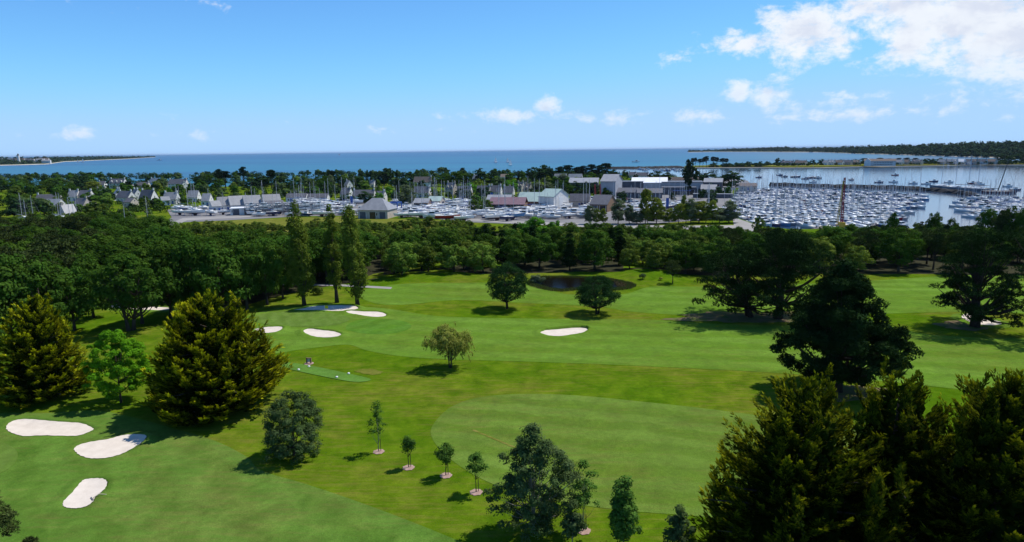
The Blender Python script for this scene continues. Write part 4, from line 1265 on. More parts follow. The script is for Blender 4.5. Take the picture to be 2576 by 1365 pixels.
def hull_mesh(L, B, free, draft, mat, anti, bowfine=1.6, sheer=.35, trans=.72):
    """lofted hull: bow towards +x, waterline at z = 0; topsides, boot and deck"""
    n, mb = 9, MB()
    prof = []
    for i in range(n):
        t = i / (n - 1)
        x = -L / 2 + L * t
        b = B / 2 * (trans + (1 - trans) * math.sin(min(1, t / .5) * math.pi / 2)) if t < .5 else B / 2 * (1 - ((t - .5) / .5) ** bowfine) + .02
        zt = free * (1 + sheer * max(0, (t - .35)) ** 1.6 * 2.2)
        d = draft * math.sin(math.pi * (.12 + .80 * t)) * .9
        rk = .35 * free * t ** 3
        prof.append([(x + rk, b, zt), (x + rk * .5, b * .93, zt * .45), (x, b * .74, 0.0), (x - .02 * L * t, b * .34, -d * .75), (x - .03 * L * t, 0.001, -d)])
    for side in (1, -1):
        o = len(mb.v)
        for pr in prof:
            mb.v.extend([(x, side * y, z) for x, y, z in pr])
        for i in range(n - 1):
            for k in range(4):
                q = (o + i * 5 + k, o + (i + 1) * 5 + k, o + (i + 1) * 5 + k + 1, o + i * 5 + k + 1)
                mb.f.append(q if side < 0 else q[::-1]); mb.m.append(0 if k < 2 else 1)
    a, b2 = 0, 5 * n
    for i in range(n - 1):
        mb.f.append((a + i * 5, a + (i + 1) * 5, b2 + (i + 1) * 5, b2 + i * 5)); mb.m.append(2)
    for k in range(4):
        mb.f.append((a + k, a + k + 1, b2 + k + 1, b2 + k)); mb.m.append(0 if k < 2 else 1)
    return mb.mesh('hull', mat, anti, M['deck'])

def cabin_mesh(L, B, z, h, x0, x1, taper=.75):
    mb = MB()
    ys0, ys1 = B * .36, B * .24
    v = [(x0, -ys0, z), (x1, -ys0 * .8, z + .05), (x1, ys0 * .8, z + .05), (x0, ys0, z), (x0 + .1 * h, -ys1, z + h), (x1 - 1.6 * h, -ys1 * .85, z + h * taper), (x1 - 1.6 * h, ys1 * .85, z + h * taper), (x0 + .1 * h, ys1, z + h)]
    mb.add(v, [(0, 1, 5, 4), (1, 2, 6, 5), (2, 3, 7, 6), (3, 0, 4, 7), (4, 5, 6, 7)])
    return mb.mesh('cabin', M['b_white'])

def cabin_window(L, B, z, h, x0, x1):
    out = []
    for s in (-1, 1):
        mb = MB()
        y = lambda f, t: s * (B * .36 * (1 - .2 * t) * (1 - f) + B * .24 * (1 - .15 * t) * f + .02)
        a, b, f0, f1 = .15, .62, .35, .72
        X = lambda t: x0 + (x1 - x0 - 1.2 * h) * t
        zz = lambda f: z + .03 + h * f * .92
        mb.add([(X(a), y(f0, a), zz(f0)), (X(b), y(f0, b), zz(f0) - .03), (X(b), y(f1, b), zz(f1) - .06), (X(a), y(f1, a), zz(f1))], [(0, 1, 2, 3) if s < 0 else (3, 2, 1, 0)])
        out.append(('window', mb.mesh('window', M['glass'])))
    return out

SAIL, MOTOR = [], []
HULLS = {'b_white': 'white', 'b_cream': 'cream', 'b_navy': 'dark blue', 'b_red': 'red', 'b_blue': 'light blue', 'b_grey': 'grey'}
for (L, B) in ((7.2, 2.5), (9.0, 3.0), (11.2, 3.5)):
    free, dr = .085 * L + .25, .055 * L
    d = dict(L=L, B=B, free=free, dr=dr)
    d['hull'] = {k: hull_mesh(L, B, free, dr, M[k], M['antifoul' if k in ('b_white', 'b_cream') else 'antiblue']) for k in HULLS}
    x0, x1, ch = -.12 * L, .30 * L, .055 * L + .12
    d['cabin'] = cabin_mesh(L, B, free * 1.0, ch, x0, x1)
    d['window'] = cabin_window(L, B, free * 1.0, ch, x0, x1)
    mh = L * 1.32
    mb = MB()
    mb.tube([(.06 * L, 0, free), (.055 * L, 0, free + mh)], [.10, .07], 5)
    for f in (.45, .72):
        mb.tube([(.056 * L, -.3 * B * (1.3 - f), free + mh * f), (.056 * L, .3 * B * (1.3 - f), free + mh * f)], .03, 4)
    for e in ((.49 * L, 0, free * 1.3), (-.49 * L, 0, free), (.03 * L, B * .46, free), (.03 * L, -B * .46, free)):
        mb.tube([e, (.056 * L, 0, free + mh * .985)], .012, 3)
    d['mast'] = mb.mesh('mast', M['alloy'])
    for cv in ('cover', 'cover2', 'sail'):
        d['boom_' + cv] = MB().tube([(.05 * L, 0, free + ch + .55), (-.17 * L, 0, free + ch + .58), (-.37 * L, 0, free + ch + .55)], [.16, .15, .07], 6).mesh('boom', M[cv])
    mb = MB()
    mb.add([(-.10 * L, -.06, -dr * .9), (.12 * L, -.06, -dr * .9), (.06 * L, -.05, -dr - .95), (-.08 * L, -.05, -dr - .95), (-.10 * L, .06, -dr * .9), (.12 * L, .06, -dr * .9), (.06 * L, .05, -dr - .95), (-.08 * L, .05, -dr - .95)],
           [(0, 1, 2, 3), (7, 6, 5, 4), (0, 4, 5, 1), (3, 2, 6, 7), (1, 5, 6, 2), (0, 3, 7, 4)])
    d['keel'] = mb.mesh('keel', M['antifoul'])
    mb = MB()
    gz = -dr - .95
    for x in (-.22 * L, .18 * L):
        for s in (-1, 1):
            mb.bar((x, s * B * .48, gz), (x, s * B * .30, -.02), .05)
        mb.bar((x, -B * .48, gz + .06), (x, B * .48, gz + .06), .06)
    mb.bar((-.22 * L, 0, gz + .05), (.18 * L, 0, gz + .05), .06)
    d['cradle'] = mb.mesh('cradle', M['blue_paint'])
    d['ground'] = -gz
    SAIL.append(d)
for (L, B) in ((5.6, 2.2), (7.0, 2.6), (9.2, 3.2)):
    free, dr = .10 * L + .22, .05 * L
    d = dict(L=L, B=B, free=free, dr=dr)
    d['hull'] = {k: hull_mesh(L, B, free, dr, M[k], M['antiblue'], 1.9, .45, .9) for k in HULLS}
    ch = .12 * L + .45
    x0, x1 = -.10 * L, .26 * L
    mb = MB()
    y = B * .34
    mb.add([(x0, -y, free * .9), (x1, -y * .85, free), (x1, y * .85, free), (x0, y, free * .9), (x0 + .05, -y * .92, free + ch), (x1 - ch * .75, -y * .75, free + ch), (x1 - ch * .75, y * .75, free + ch), (x0 + .05, y * .92, free + ch)],
           [(0, 1, 5, 4), (1, 2, 6, 5), (2, 3, 7, 6), (3, 0, 4, 7), (4, 5, 6, 7)])
    mb.box(x0 - .25, x1 - ch * .55, -y, y, free + ch + .002, free + ch + .09)
    mb.box(x1 + .02, .36 * L, -B * .2, B * .2, free * 1.1, free * 1.1 + .28)
    d['cabin'] = mb.mesh('cabin', M['b_white'])
    d['window'] = []
    for s in (-1, 1):
        mb = MB()
        mb.add([(x0 + .2, s * (y * .965 + .03), free + ch * .45), (x1 - ch * .35, s * (y * .83 + .05), free + ch * .45), (x1 - ch * .66, s * (y * .78 + .03), free + ch * .9), (x0 + .2, s * (y * .93 + .03), free + ch * .9)], [(0, 1, 2, 3) if s < 0 else (3, 2, 1, 0)])
        d['window'].append(('window', mb.mesh('window', M['glass'])))
    mb = MB()
    mb.add([(x1 - ch * .33 + .03, -y * .76, free + ch * .45), (x1 - ch * .33 + .03, y * .76, free + ch * .45), (x1 - ch * .67 + .03, y * .7, free + ch * .92), (x1 - ch * .67 + .03, -y * .7, free + ch * .92)], [(0, 1, 2, 3)])
    d['window'].append(('windscreen', mb.mesh('windscreen', M['glass'])))
    mb = MB()
    mb.box(-L / 2 - .45, -L / 2 - .02, -.22, .22, free * .35, free * 1.25).box(-L / 2 - .3, -L / 2 - .12, -.1, .1, -dr, free * .35)
    d['engine'] = mb.mesh('outboard', M['b_grey'])
    mb = MB()
    for pts in (((.30 * L, -B * .40), (.47 * L, -.1), (.47 * L, .1), (.30 * L, B * .40)),):
        hz = free * 1.3
        mb.tube([(q[0], q[1], hz + .55) for q in pts], .022, 4)
        for q in pts:
            mb.bar((q[0], q[1], hz - .1), (q[0], q[1], hz + .55), .02)
    d['rail'] = mb.mesh('bow_rail', M['alloy'])
    mb = MB()
    gz = -dr - .45
    for s in (-1, 1):
        mb.bar((-.35 * L, s * B * .25, gz + .25), (.30 * L, s * B * .22, gz + .25), .05)
        mb.tube([(-.12 * L, s * (B * .36), gz + .3), (-.12 * L, s * (B * .36 + .2), gz + .3)], .3, 8)
        mb.bar((-.2 * L, s * B * .25, gz + .25), (-.2 * L, s * B * .25, -.1), .05)
        mb.bar((.2 * L, s * B * .2, gz + .25), (.2 * L, s * B * .2, -.1), .05)
    mb.bar((.30 * L, 0, gz + .25), (.62 * L, 0, gz + .3), .05)
    mb.bar((-.35 * L, -B * .25, gz + .25), (-.35 * L, B * .25, gz + .25), .05)
    mb.bar((.3 * L, -B * .22, gz + .25), (.3 * L, B * .22, gz + .25), .05)
    d['cradle'] = mb.mesh('trailer', M['steel'])
    d['ground'] = -gz
    MOTOR.append(d)

def sailboat(loc, rz, label, group, size=1, hull='b_white', cover='cover', ashore=False, rig=True):
    d = SAIL[size]
    z = loc[2] + (d['ground'] if ashore else 0.0)
    o = thing('sailing_yacht', label, 'sailboat', (loc[0], loc[1], z), rz, group)
    part('hull', d['hull'][hull], o)
    c = part('cabin', d['cabin'], o)
    for nm, wm in d['window']:
        part(nm, wm, c)
    if rig:
        m = part('mast', d['mast'], o); part('boom', d['boom_' + cover], m)
    if ashore:
        part('keel', d['keel'], o); part('cradle', d['cradle'], o)
    return o

def motorboat(loc, rz, label, group, size=1, hull='b_white', ashore=False):
    d = MOTOR[size]
    z = loc[2] + (d['ground'] if ashore else 0.0)
    o = thing('motor_boat', label, 'motorboat', (loc[0], loc[1], z), rz, group)
    part('hull', d['hull'][hull], o)
    c = part('cabin', d['cabin'], o)
    for nm, wm in d['window']:
        part(nm, wm, c)
    part('outboard', d['engine'], o)
    part('bow_rail', d['rail'], o)
    if ashore:
        part('trailer', d['cradle'], o)
    return o

BR = random.Random(99)
def pick_hull():
    return BR.choices(list(HULLS), (62, 9, 9, 3, 9, 6))[0]
SZ = ('small', 'mid-sized', 'large')

# --- boats laid up ashore
ashore = []
def yard(reg, poly, count, where, psail=.6, mind=5.6, heads=(0, 180, 20, -20, 160, 200), motor_sizes=(0, 1, 1, 2), sail_sizes=(0, 1, 1, 2)):
    pp = [onplane(*Z(reg, *q)).xy for q in poly]
    xs = [q[0] for q in pp]; ys = [q[1] for q in pp]
    tries = n = 0
    while n < count and tries < 6000:
        tries += 1
        x, y = BR.uniform(min(xs), max(xs)), BR.uniform(min(ys), max(ys))
        if not inside(pp, x, y):
            continue
        if any((x - a) ** 2 / 1.9 + (y - b) ** 2 < mind ** 2 for a, b in ashore):
            continue
        ashore.append((x, y)); n += 1
        rz = R(BR.choice(heads) + BR.uniform(-14, 14))
        h = pick_hull()
        if BR.random() < psail:
            s = BR.choice(sail_sizes)
            sailboat((x, y, .1), rz, f'{SZ[s]} {HULLS[h]} yacht laid up {where}', f'boats laid up {where}', s, h, BR.choice(('cover', 'cover2', 'sail')), True, BR.random() < .62)
        else:
            s = BR.choice(motor_sizes)
            motorboat((x, y, .1), rz, f'{SZ[s]} {HULLS[h]} motor boat ashore {where}', f'boats laid up {where}', s, h, True)
# a few that stand out
def single(reg, x, y, kind, rz, label, size, hull, rig=True, cover='cover'):
    p = onplane(*Z(reg, x, y))
    ashore.append((p.x, p.y))
    if kind == 's':
        return sailboat((p.x, p.y, .1), R(rz), label, None, size, hull, cover, True, rig)
    return motorboat((p.x, p.y, .1), R(rz), label, None, size, hull, True)
single(2, 1965, 836, 's', -4, 'large red hulled yacht propped on stands at the front of the yard', 2, 'b_red')
single(2, 1700, 806, 's', 3, 'white yacht on stands behind the red hulled one', 2, 'b_white')
single(2, 1830, 692, 's', 4, 'dark blue hulled yacht by the green roofed shed', 2, 'b_navy')
single(2, 2130, 838, 's', 12, 'white and pale blue boat at the corner of the yard', 1, 'b_white', False)
single(1, 1960, 778, 's', -8, 'white yacht on its keel in the far corner of the yard', 2, 'b_white')
single(1, 1805, 774, 's', 170, 'slim white yacht beside the far corner trees', 1, 'b_white')
single(1, 2240, 770, 's', 10, 'small white yacht by the flat white shed', 0, 'b_white')
single(1, 2115, 778, 's', 150, 'white yacht seen from the quarter near the flat white shed', 1, 'b_white')
single(3, 90, 820, 's', 8, 'pale blue hulled yacht beside the bright green tree', 2, 'b_blue')
single(3, 300, 745, 's', 4, 'long white yacht lying in front of the hedge', 2, 'b_white')
single(3, 580, 785, 'm', 5, 'dark blue motor boat by the yard hedge', 1, 'b_navy')
single(3, 680, 662, 's', 6, 'dark hulled yacht in front of the tall white hall', 2, 'b_navy', False)
single(2, 960, 705, 'm', 12, 'tall white motor cruiser on the yard beside the blue banner', 2, 'b_white')
single(2, 925, 690, 's', 170, 'white yacht propped beside the tall motor cruiser', 2, 'b_white')
yard(1, [(1720, 710), (2560, 760), (2576, 790), (1780, 800)], 6, 'in the far corner of the yard', .8)
yard(2, [(0, 700), (350, 690), (740, 690), (1060, 700), (1060, 760), (780, 790), (380, 800), (0, 800)], 58, 'below the pale roofed houses', .42, 4.6)
yard(2, [(440, 655), (720, 650), (1040, 660), (1040, 690), (440, 690)], 16, 'by the blue banners', .7, 4.6)
yard(2, [(1080, 752), (1360, 742), (1360, 772), (1080, 775)], 12, 'in front of the clubhouse', .1, 3.6)
yard(2, [(1440, 660), (2180, 640), (2200, 760), (2200, 830), (2060, 815), (1500, 812), (1430, 740)], 82, 'in the middle of the boatyard', .6, 4.3)
yard(2, [(2290, 700), (2576, 700), (2576, 840), (2300, 830)], 26, 'beside the open plum roofed hall', .6, 4.4)
yard(3, [(20, 660), (640, 660), (640, 745), (40, 830)], 38, 'in front of the green roofed halls', .5, 4.3)
yard(3, [(200, 760), (820, 760), (820, 815), (400, 815)], 20, 'along the yard hedge', .4, 4.2)
yard(3, [(780, 640), (1130, 650), (1130, 720), (840, 730)], 12, 'before the timber gabled hall', .5, 5.0)
yard(3, [(1240, 670), (1900, 690), (2250, 740), (2280, 830), (1560, 850), (1300, 800)], 52, 'behind the row of silver trees', .6, 4.4)

# --- boats afloat in the marina: rows of pontoons with boats on both sides
marina = [onplane(*q, SEA).xy for q in [(1905, 571), (1990, 578), (2130, 579), (2248, 568), (2266, 545), (2288, 522), (2312, 508), (2305, 494), (2210, 486), (2060, 480), (1930, 478), (1868, 483), (1852, 500), (1848, 535), (1872, 556)]]
marina_r = [onplane(*q, SEA).xy for q in [(2424, 508), (2470, 501), (2720, 496), (2720, 560), (2600, 566), (2500, 562), (2446, 548), (2428, 524)]]
afloat = []
ANG = R(16)
ca, sa = math.cos(ANG), math.sin(ANG)
def rows(poly, which, step=20.5, gap=3.9):
    us = [q[0] * ca + q[1] * sa for q in poly]; vs = [-q[0] * sa + q[1] * ca for q in poly]
    v = min(vs) + 6
    row = 0
    while v < max(vs):
        u = min(us)
        seg = []
        while u < max(us):
            x, y = u * ca - v * sa, u * sa + v * ca
            if inside(poly, x, y):
                seg.append(u)
                for side in (-1, 1):
                    if BR.random() < .93:
                        q = v + side * (5.0 + BR.uniform(-.3, .5))
                        afloat.append((u * ca - q * sa, u * sa + q * ca, ANG + math.pi / 2 * side + BR.uniform(-.06, .06) + (math.pi if BR.random() < .35 else 0), which, row))
            u += gap + BR.uniform(0, .5)
        if seg:
            pontoons.append((v, min(seg) - 2, max(seg) + 2, which, row))
        v += step + BR.uniform(0, 1.5)
        row += 1
pontoons = []
rows(marina, 'marina')
rows(marina_r, 'far basin')
afloat.sort(key=lambda q: q[0] ** 2 + q[1] ** 2)
near = {('marina', 0): 'on the pontoon nearest the wood', ('marina', 1): 'on the second pontoon from the wood', ('marina', 2): 'on the third pontoon from the wood', ('marina', 3): 'on the fourth pontoon from the wood', ('marina', 4): 'on the fifth pontoon from the wood', ('marina', 5): 'on the sixth pontoon from the wood', ('marina', 6): 'on the seventh pontoon from the wood'}
rest = []
for i, (x, y, rz, which, row) in enumerate(afloat):
    h = pick_hull()
    where = near.get((which, row), 'far out in the crowded marina' if which == 'marina' else 'in the basin beyond the channel')
    sail_p = .35 + .45 * min(1, row / 6)
    if i < 300:
        if BR.random() < sail_p:
            s = BR.choice((0, 1, 1, 2)); kind = 's'
            sailboat((x, y, SEA), rz, f'{SZ[s]} {HULLS[h]} sailing yacht moored {where}', f'yachts moored {where}', s, h, BR.choice(('cover', 'cover', 'cover2', 'sail')))
        else:
            s = BR.choice((0, 1, 1, 2))
            motorboat((x, y, SEA), rz, f'{SZ[s]} {HULLS[h]} motor boat moored {where}', f'motor boats moored {where}', s, h)
    else:
        rest.append((x, y, rz, 'sail' if BR.random() < .72 else 'motor', BR.choice((0, 1, 1, 2)), h))
# the rest of the fleet, too far out to count
mats = [M[k] for k in HULLS] + [M['alloy'], M['cover'], M['deck'], M['glass']]
order = list(HULLS)
mb = MB()
for (x, y, rz, kind, s, h) in rest:
    d = (SAIL if kind == 'sail' else MOTOR)[s]
    L, B, fr = d['L'], d['B'], d['free']
    c, sn = math.cos(rz), math.sin(rz)
    W_ = lambda px, py, pz: (x + px * c - py * sn, y + px * sn + py * c, SEA + pz)
    o = [(-L / 2, -B * .36), (-.05 * L, -B * .5), (.25 * L, -B * .4), (L / 2, 0), (.25 * L, B * .4), (-.05 * L, B * .5), (-L / 2, B * .36)]
    n = len(o)
    mb.add([W_(a, b * .8, 0) for a, b in o] + [W_(a, b, fr * (1 + .3 * max(0, a / L))) for a, b in o], [(k, (k + 1) % n, n + (k + 1) % n, n + k) for k in range(n)], order.index(h))
    mb.add([W_(a, b, fr * (1 + .3 * max(0, a / L))) for a, b in o], [tuple(range(n))], 8)
    ch = .5 if kind == 'sail' else 1.3
    v = [W_(a, b, z) for z, k in ((fr, 1.0), (fr + ch, .75)) for a, b in ((-.1 * L * k, -B * .3 * k), (.28 * L * k * k, -B * .26 * k), (.28 * L * k * k, B * .26 * k), (-.1 * L * k, B * .3 * k))]
    mb.add(v, [(0, 1, 5, 4), (1, 2, 6, 5), (2, 3, 7, 6), (3, 0, 4, 7)], 0 if kind == 'sail' else 9)
    mb.add(v[4:], [(0, 1, 2, 3)], 0)
    if kind == 'sail':
        mb.tube([W_(.06 * L, 0, fr), W_(.055 * L, 0, fr + 1.32 * L)], .07, 4, 6)
        mb.tube([W_(.05 * L, 0, fr + 1.1), W_(-.35 * L, 0, fr + 1.1)], .15, 5, 7)
struct('distant_moored_boats', mb.mesh('distant_moored_boats', *mats), kind='stuff', label='crowded far rows of moored boats in the marina')
M['plank'] = plain('pontoon planks', (0.34, 0.30, 0.26), (0.27, 0.24, 0.21), 0.4, 0.9, 0.1)
for (v, u0, u1, which, row) in pontoons:
    mb = MB().box(u0, u1, -1.1, 1.1, SEA + .1, SEA + .55)
    o = thing('pontoon', f'floating pontoon {near.get((which, row), "far out in the crowded marina" if which == "marina" else "in the basin beyond the channel")}'.replace('on the pontoon nearest', 'of the first row, nearest').replace('on the ', 'forming the ').replace('pontoon from', 'row from'), 'pontoon', (-v * sa, v * ca, 0), ANG, 'floating pontoons of the marina')
    part('walkway', mb.mesh('walkway', M['plank']), o)
    k = u0 + 4
    pile = MB().tube([(0, 0, SEA - 1), (0, 0, SEA + 2.6)], .16, 6).mesh('pile', M['steel'])
    while k < u1:
        part('pile', pile, o, (k, 1.3, 0)); k += 22

# --- boats at anchor in the bay and under way on the sea
BAY = [(235, 357, 'm'), (282, 372, 'm'), (388, 374, 's'), (545, 382, 's'), (602, 386, 'm'), (480, 392, 'm'), (556, 425, 'm'), (925, 402, 'm'), (1185, 427, 'm'), (1340, 357, 'r'), (1325, 424, 'm'), (1515, 438, 'm'), (1640, 442, 'm'), (1710, 418, 'm'), (1857, 427, 'm'), (2130, 440, 'm'), (2152, 448, 'm'), (2422, 466, 'm'), (2080, 436, 'r'), (35, 378, 'm'), (2490, 500, 'm'), (1850, 268, 'm'), (2095, 264, 'm')]
for i, (x, y, k) in enumerate(BAY):
    p = onplane(*Z(4, x, y), SEA)
    side = ('off the breakwater', 'in the open bay', 'towards the spit')[i % 3]
    if k == 's':
        sailboat(p, R(8), ('lone yacht with a tall mast anchored in the bay nearest the dark island trees' if x < 450 else 'second tall masted yacht anchored in the open bay'), 'yachts anchored in the bay', 2, 'b_navy', 'cover2')
    else:
        motorboat(p, R(BR.uniform(-30, 30)), f'{"small red" if k == "r" else "small dark"} boat at a mooring {side}', 'boats at moorings in the bay', 1, 'b_red' if k == 'r' else BR.choice(('b_navy', 'b_grey', 'b_white')))
for (x, y, rz, s, lab) in [(1795, 480, 170, 2, 'dark yacht at the outer pontoon, first of four tall masts'), (1930, 494, 160, 2, 'tall masted yacht beyond the breakwater end'), (2055, 500, 172, 2, 'grey motor sailer with tall mast off the breakwater'), (2145, 508, 165, 2, 'dark hulled yacht next to the racing trimaran')]:
    p = onplane(*Z(4, x, y), SEA)
    o = sailboat(p, R(rz), lab, 'large yachts off the breakwater', s, 'b_grey', 'cover2'); o.scale = (1.6, 1.6, 1.6)
for j in range(26):
    p = onplane(*Z(3, BR.uniform(1370, 1810), BR.uniform(312, 330)), SEA)
    motorboat(p, R(BR.uniform(-40, 40)), 'small boat moored inside the far jetty', 'small boats moored inside the far jetty', BR.choice((1, 2)), pick_hull())
def cruiser_under_sail(reg, x, y, scale, label, mat='sail', rz=20):
    p = onplane(*Z(reg, x, y), SEA)
    d = SAIL[1]
    o = thing('sailing_boat', label, 'sailboat', p, R(rz), 'boats sailing on the open sea', scale=scale)
    part('hull', d['hull']['b_white'], o); part('cabin', d['cabin'], o); part('mast', d['mast'], o)
    L, fr = d['L'], d['free']
    for nm, pts in (('mainsail', [(.045 * L, .0, fr + 1.2), (-.38 * L, .5, fr + 1.2), (.05 * L, .0, fr + 1.3 * L)]), ('foresail', [(.49 * L, 0, fr + .6), (.08 * L, .5, fr + .9), (.06 * L, 0, fr + 1.2 * L)])):
        a, b_, c_ = map(Vector, pts)
        bel = (a + b_ + c_) / 3 + Vector((0, .55, 0))
        mb = MB().add([a, b_, c_, bel], [(0, 1, 3), (1, 2, 3), (2, 0, 3)])
        part(nm, mb.mesh(nm, M[mat], smooth=True), o)
cruiser_under_sail(2, 878, 172, 1.5, 'sailing boat with a red sail near the horizon', 'redsail')
cruiser_under_sail(2, 2446, 246, 1.2, 'white sails of the first boat of a close pair on the sea')
cruiser_under_sail(2, 2566, 244, 1.1, 'white sails of the second boat of a close pair on the sea')
cruiser_under_sail(3, 68, 274, 1.1, 'white sailing boat nearest the shore trees')
cruiser_under_sail(1, 832, 244, 1.5, 'white sailing boat off the far left coast, larger of two')
cruiser_under_sail(1, 780, 246, 1.2, 'white sailing boat off the far left coast, smaller of two')
cruiser_under_sail(3, 262, 134, 2.0, 'tiny white sail on the horizon')
p = onplane(*Z(3, 1330, 241), SEA); motorboat(p, R(10), 'white motor boat alone on the sea beyond the jetty', None, 2, 'b_white').scale = (2, 2, 2)
p = onplane(*Z(1, 1600, 224), SEA); motorboat(p, R(10), 'white speed boat off the tip of the far left coast', None, 2, 'b_white').scale = (3, 3, 3)

# --- racing yacht with a tall raked mast
p = onplane(*Z(4, 2330, 528), SEA)
hb = onplane(*Z(4, 2500, 530), SEA); ha = onplane(*Z(4, 2165, 522), SEA)
Lr = (hb - ha).length
o = thing('racing_trimaran', 'maroon racing trimaran with a very tall raked black mast', 'sailboat', (ha + hb) / 2, math.atan2(hb.y - ha.y, hb.x - ha.x))
M['maroon'] = gel('maroon gelcoat', (0.10, 0.014, 0.028)); M['carbon'] = plain('carbon black', (0.03, 0.03, 0.035), None, 1, .5, .4)
for nm, dy, f in (('main_hull', 0, 1.0), ('float', 6.5, .85), ('float', -6.5, .85)):
    part(nm, hull_mesh(Lr * f, 2.0, 1.5, .8, M['maroon'], M['maroon'], 1.5, .2, .4), o, (0, dy, 0))
part('cross_beam', MB().tube([(.12 * Lr, -6.5, 1.6), (.12 * Lr, 0, 2.3), (.12 * Lr, 6.5, 1.6)], .35, 6).mesh('cross_beam', M['maroon']), o)
part('cross_beam', MB().tube([(-.22 * Lr, -6.5, 1.6), (-.22 * Lr, 0, 2.2), (-.22 * Lr, 6.5, 1.6)], .35, 6).mesh('cross_beam', M['maroon']), o)
dz = 290 * .26254 * mpp(p); dx = 55 * .26254 * mpp(p)
part('mast', MB().tube([(-.02 * Lr, 0, 1.5), (-.02 * Lr + dx, 0, 1.5 + dz)], [.38, .2], 6).mesh('mast', M['carbon']), o)
part('boom', MB().tube([(-.02 * Lr, 0, 3), (-.40 * Lr, 0, 3.2)], .22, 6).mesh('boom', M['carbon']), o)
part('stay', MB().tube([(-.15 * Lr, 0, 1.6), (-.02 * Lr + dx * .9, 0, 1.5 + dz * .9)], .05, 4).tube([(.49 * Lr, 0, 1.6), (-.02 * Lr + dx * .9, 0, 1.5 + dz * .9)], .05, 4).mesh('stay', M['carbon']), o)

# --- yachts laid up by the village: only their masts rise over the wood
for i, (x, yt) in enumerate([(180, 545), (222, 612), (290, 570), (548, 540), (570, 542), (700, 585), (733, 527), (662, 588), (1215, 600), (1448, 582)]):
    q = top_at(*Z(1, x, yt), 14.6)
    sailboat((q.x, q.y, .1), R(20 * (i % 3) - 20), f'yacht by the village, its mast over the trees', 'yachts laid up by the village', 1, 'b_white', 'cover2', True)

# ================================================================== WOODS, GARDEN TREES, FAR SHORES
TR = random.Random(31)
V = {
    'oak': [(*broadleaf(200 + i, 12, 1.3, 5.4, ('round', 'bush', 'round', 'ovate', 'bush')[i], 64, 1.35, 6000, .28, .3, 10, leafmat='oak', lop=.22), 12, 5.4) for i in range(5)],
    'scrub': [(*broadleaf(220 + i, 8, .8, 4.0, 'bush', 50, 1.0, 4200, .24, .2, 8, leafmat='lightleaf', lop=.25), 8, 4.0) for i in range(4)],
    'conifer': [(*pine(240 + i, 13, .8, 3.4, 'cone', 44, 1.1, 900, 6, .75, .25, 10, 1, 'pine', .2, flat=.5, aspect=.16), 13, 3.4) for i in range(2)],
    'marpine': [(*pine(250 + i, 14, 6.2, 4.6, 'round', 30, 1.5, 900, 7, .7, .28, 16, 1, 'marpine', .2, flat=.5, aspect=.16), 14, 4.6) for i in range(3)],
    'dark': [(*broadleaf(260 + i, 12, .3, 5.2, 'bush', 34, 1.6, 1500, .60, .35, 8, leafmat='darkoak', lop=.25), 12, 5.2) for i in range(3)],
    'grey': [(*broadleaf(270 + i, 11, .9, 3.2, 'ovate', 60, 1.0, 3800, .30, .16, 8, leafmat='greyleaf', lop=.2), 11, 3.2) for i in range(2)],
    'light': [(*broadleaf(280 + i, 10, 1.2, 3.2, 'ovate', 56, .95, 3400, .30, .13, 8, leafmat='paleleaf', lop=.25), 10, 3.2) for i in range(2)],
    'garden': [(*broadleaf(290 + i, 6, .5, 3.0, 'bush', 18, 1.1, 620, .55, .16, 4, leafmat=m, lop=.25), 6, 3.0) for i, m in enumerate(('oak', 'oak', 'lightleaf', 'birch', 'darkoak'))],
    'spire': [(*broadleaf(300, 18, .8, 1.7, 'column', 34, .9, 900, .5, .2, 4, leafmat='darkoak', lop=.1, flat=1.5), 18, 1.7)],
    'flatpine': [(*pine(310 + i, 17, 9.0, 5.2, 'dome', 26, 1.8, 620, 7, .9, .34, 12, 1, 'darkneedle', .3, flat=.42, aspect=.2), 17, 5.2) for i in range(2)],
    'tallpine': [(*pine(320 + i, 15, 2.0, 4.2, 'bush', 30, 1.7, 800, 6, .9, .34, 10, 1, 'darkneedle', .3, flat=.55, aspect=.2), 15, 4.2) for i in range(2)],
    'lime': [(*broadleaf(330, 9, .8, 5.0, 'bush', 50, 1.2, 3600, .34, .22, 8, leafmat='lime', lop=.2), 9, 5.0)],
} if not M.update({'darkoak': foliage('dark evergreen leaves', (0.018, 0.040, 0.014), (0.024, 0.050, 0.016), trans=.1, var=.2), 'darkneedle': foliage('dark far needles', (0.016, 0.034, 0.016), (0.020, 0.042, 0.018), trans=.05, var=.15)}) else {}
NAMES = {'oak': 'oak_tree', 'scrub': 'scrub_tree', 'conifer': 'conifer_tree', 'marpine': 'pine_tree', 'dark': 'evergreen_oak', 'grey': 'silver_willow', 'light': 'young_poplar', 'garden': 'garden_tree', 'spire': 'cypress_spire', 'flatpine': 'umbrella_pine', 'tallpine': 'shore_pine', 'lime': 'lime_tree'}

def put_tree(kind, p, H, w, label, group, rz=None):
    tm, cm, hv, rv = TR.choice(V[kind])
    s = (w / rv) if w else H / hv
    o = thing(NAMES[kind], label, 'tree', p, TR.uniform(0, 6.28) if rz is None else rz, group, scale=(s, s, H / hv))
    part('trunk', tm, o); part('crown', cm, o)
    return o

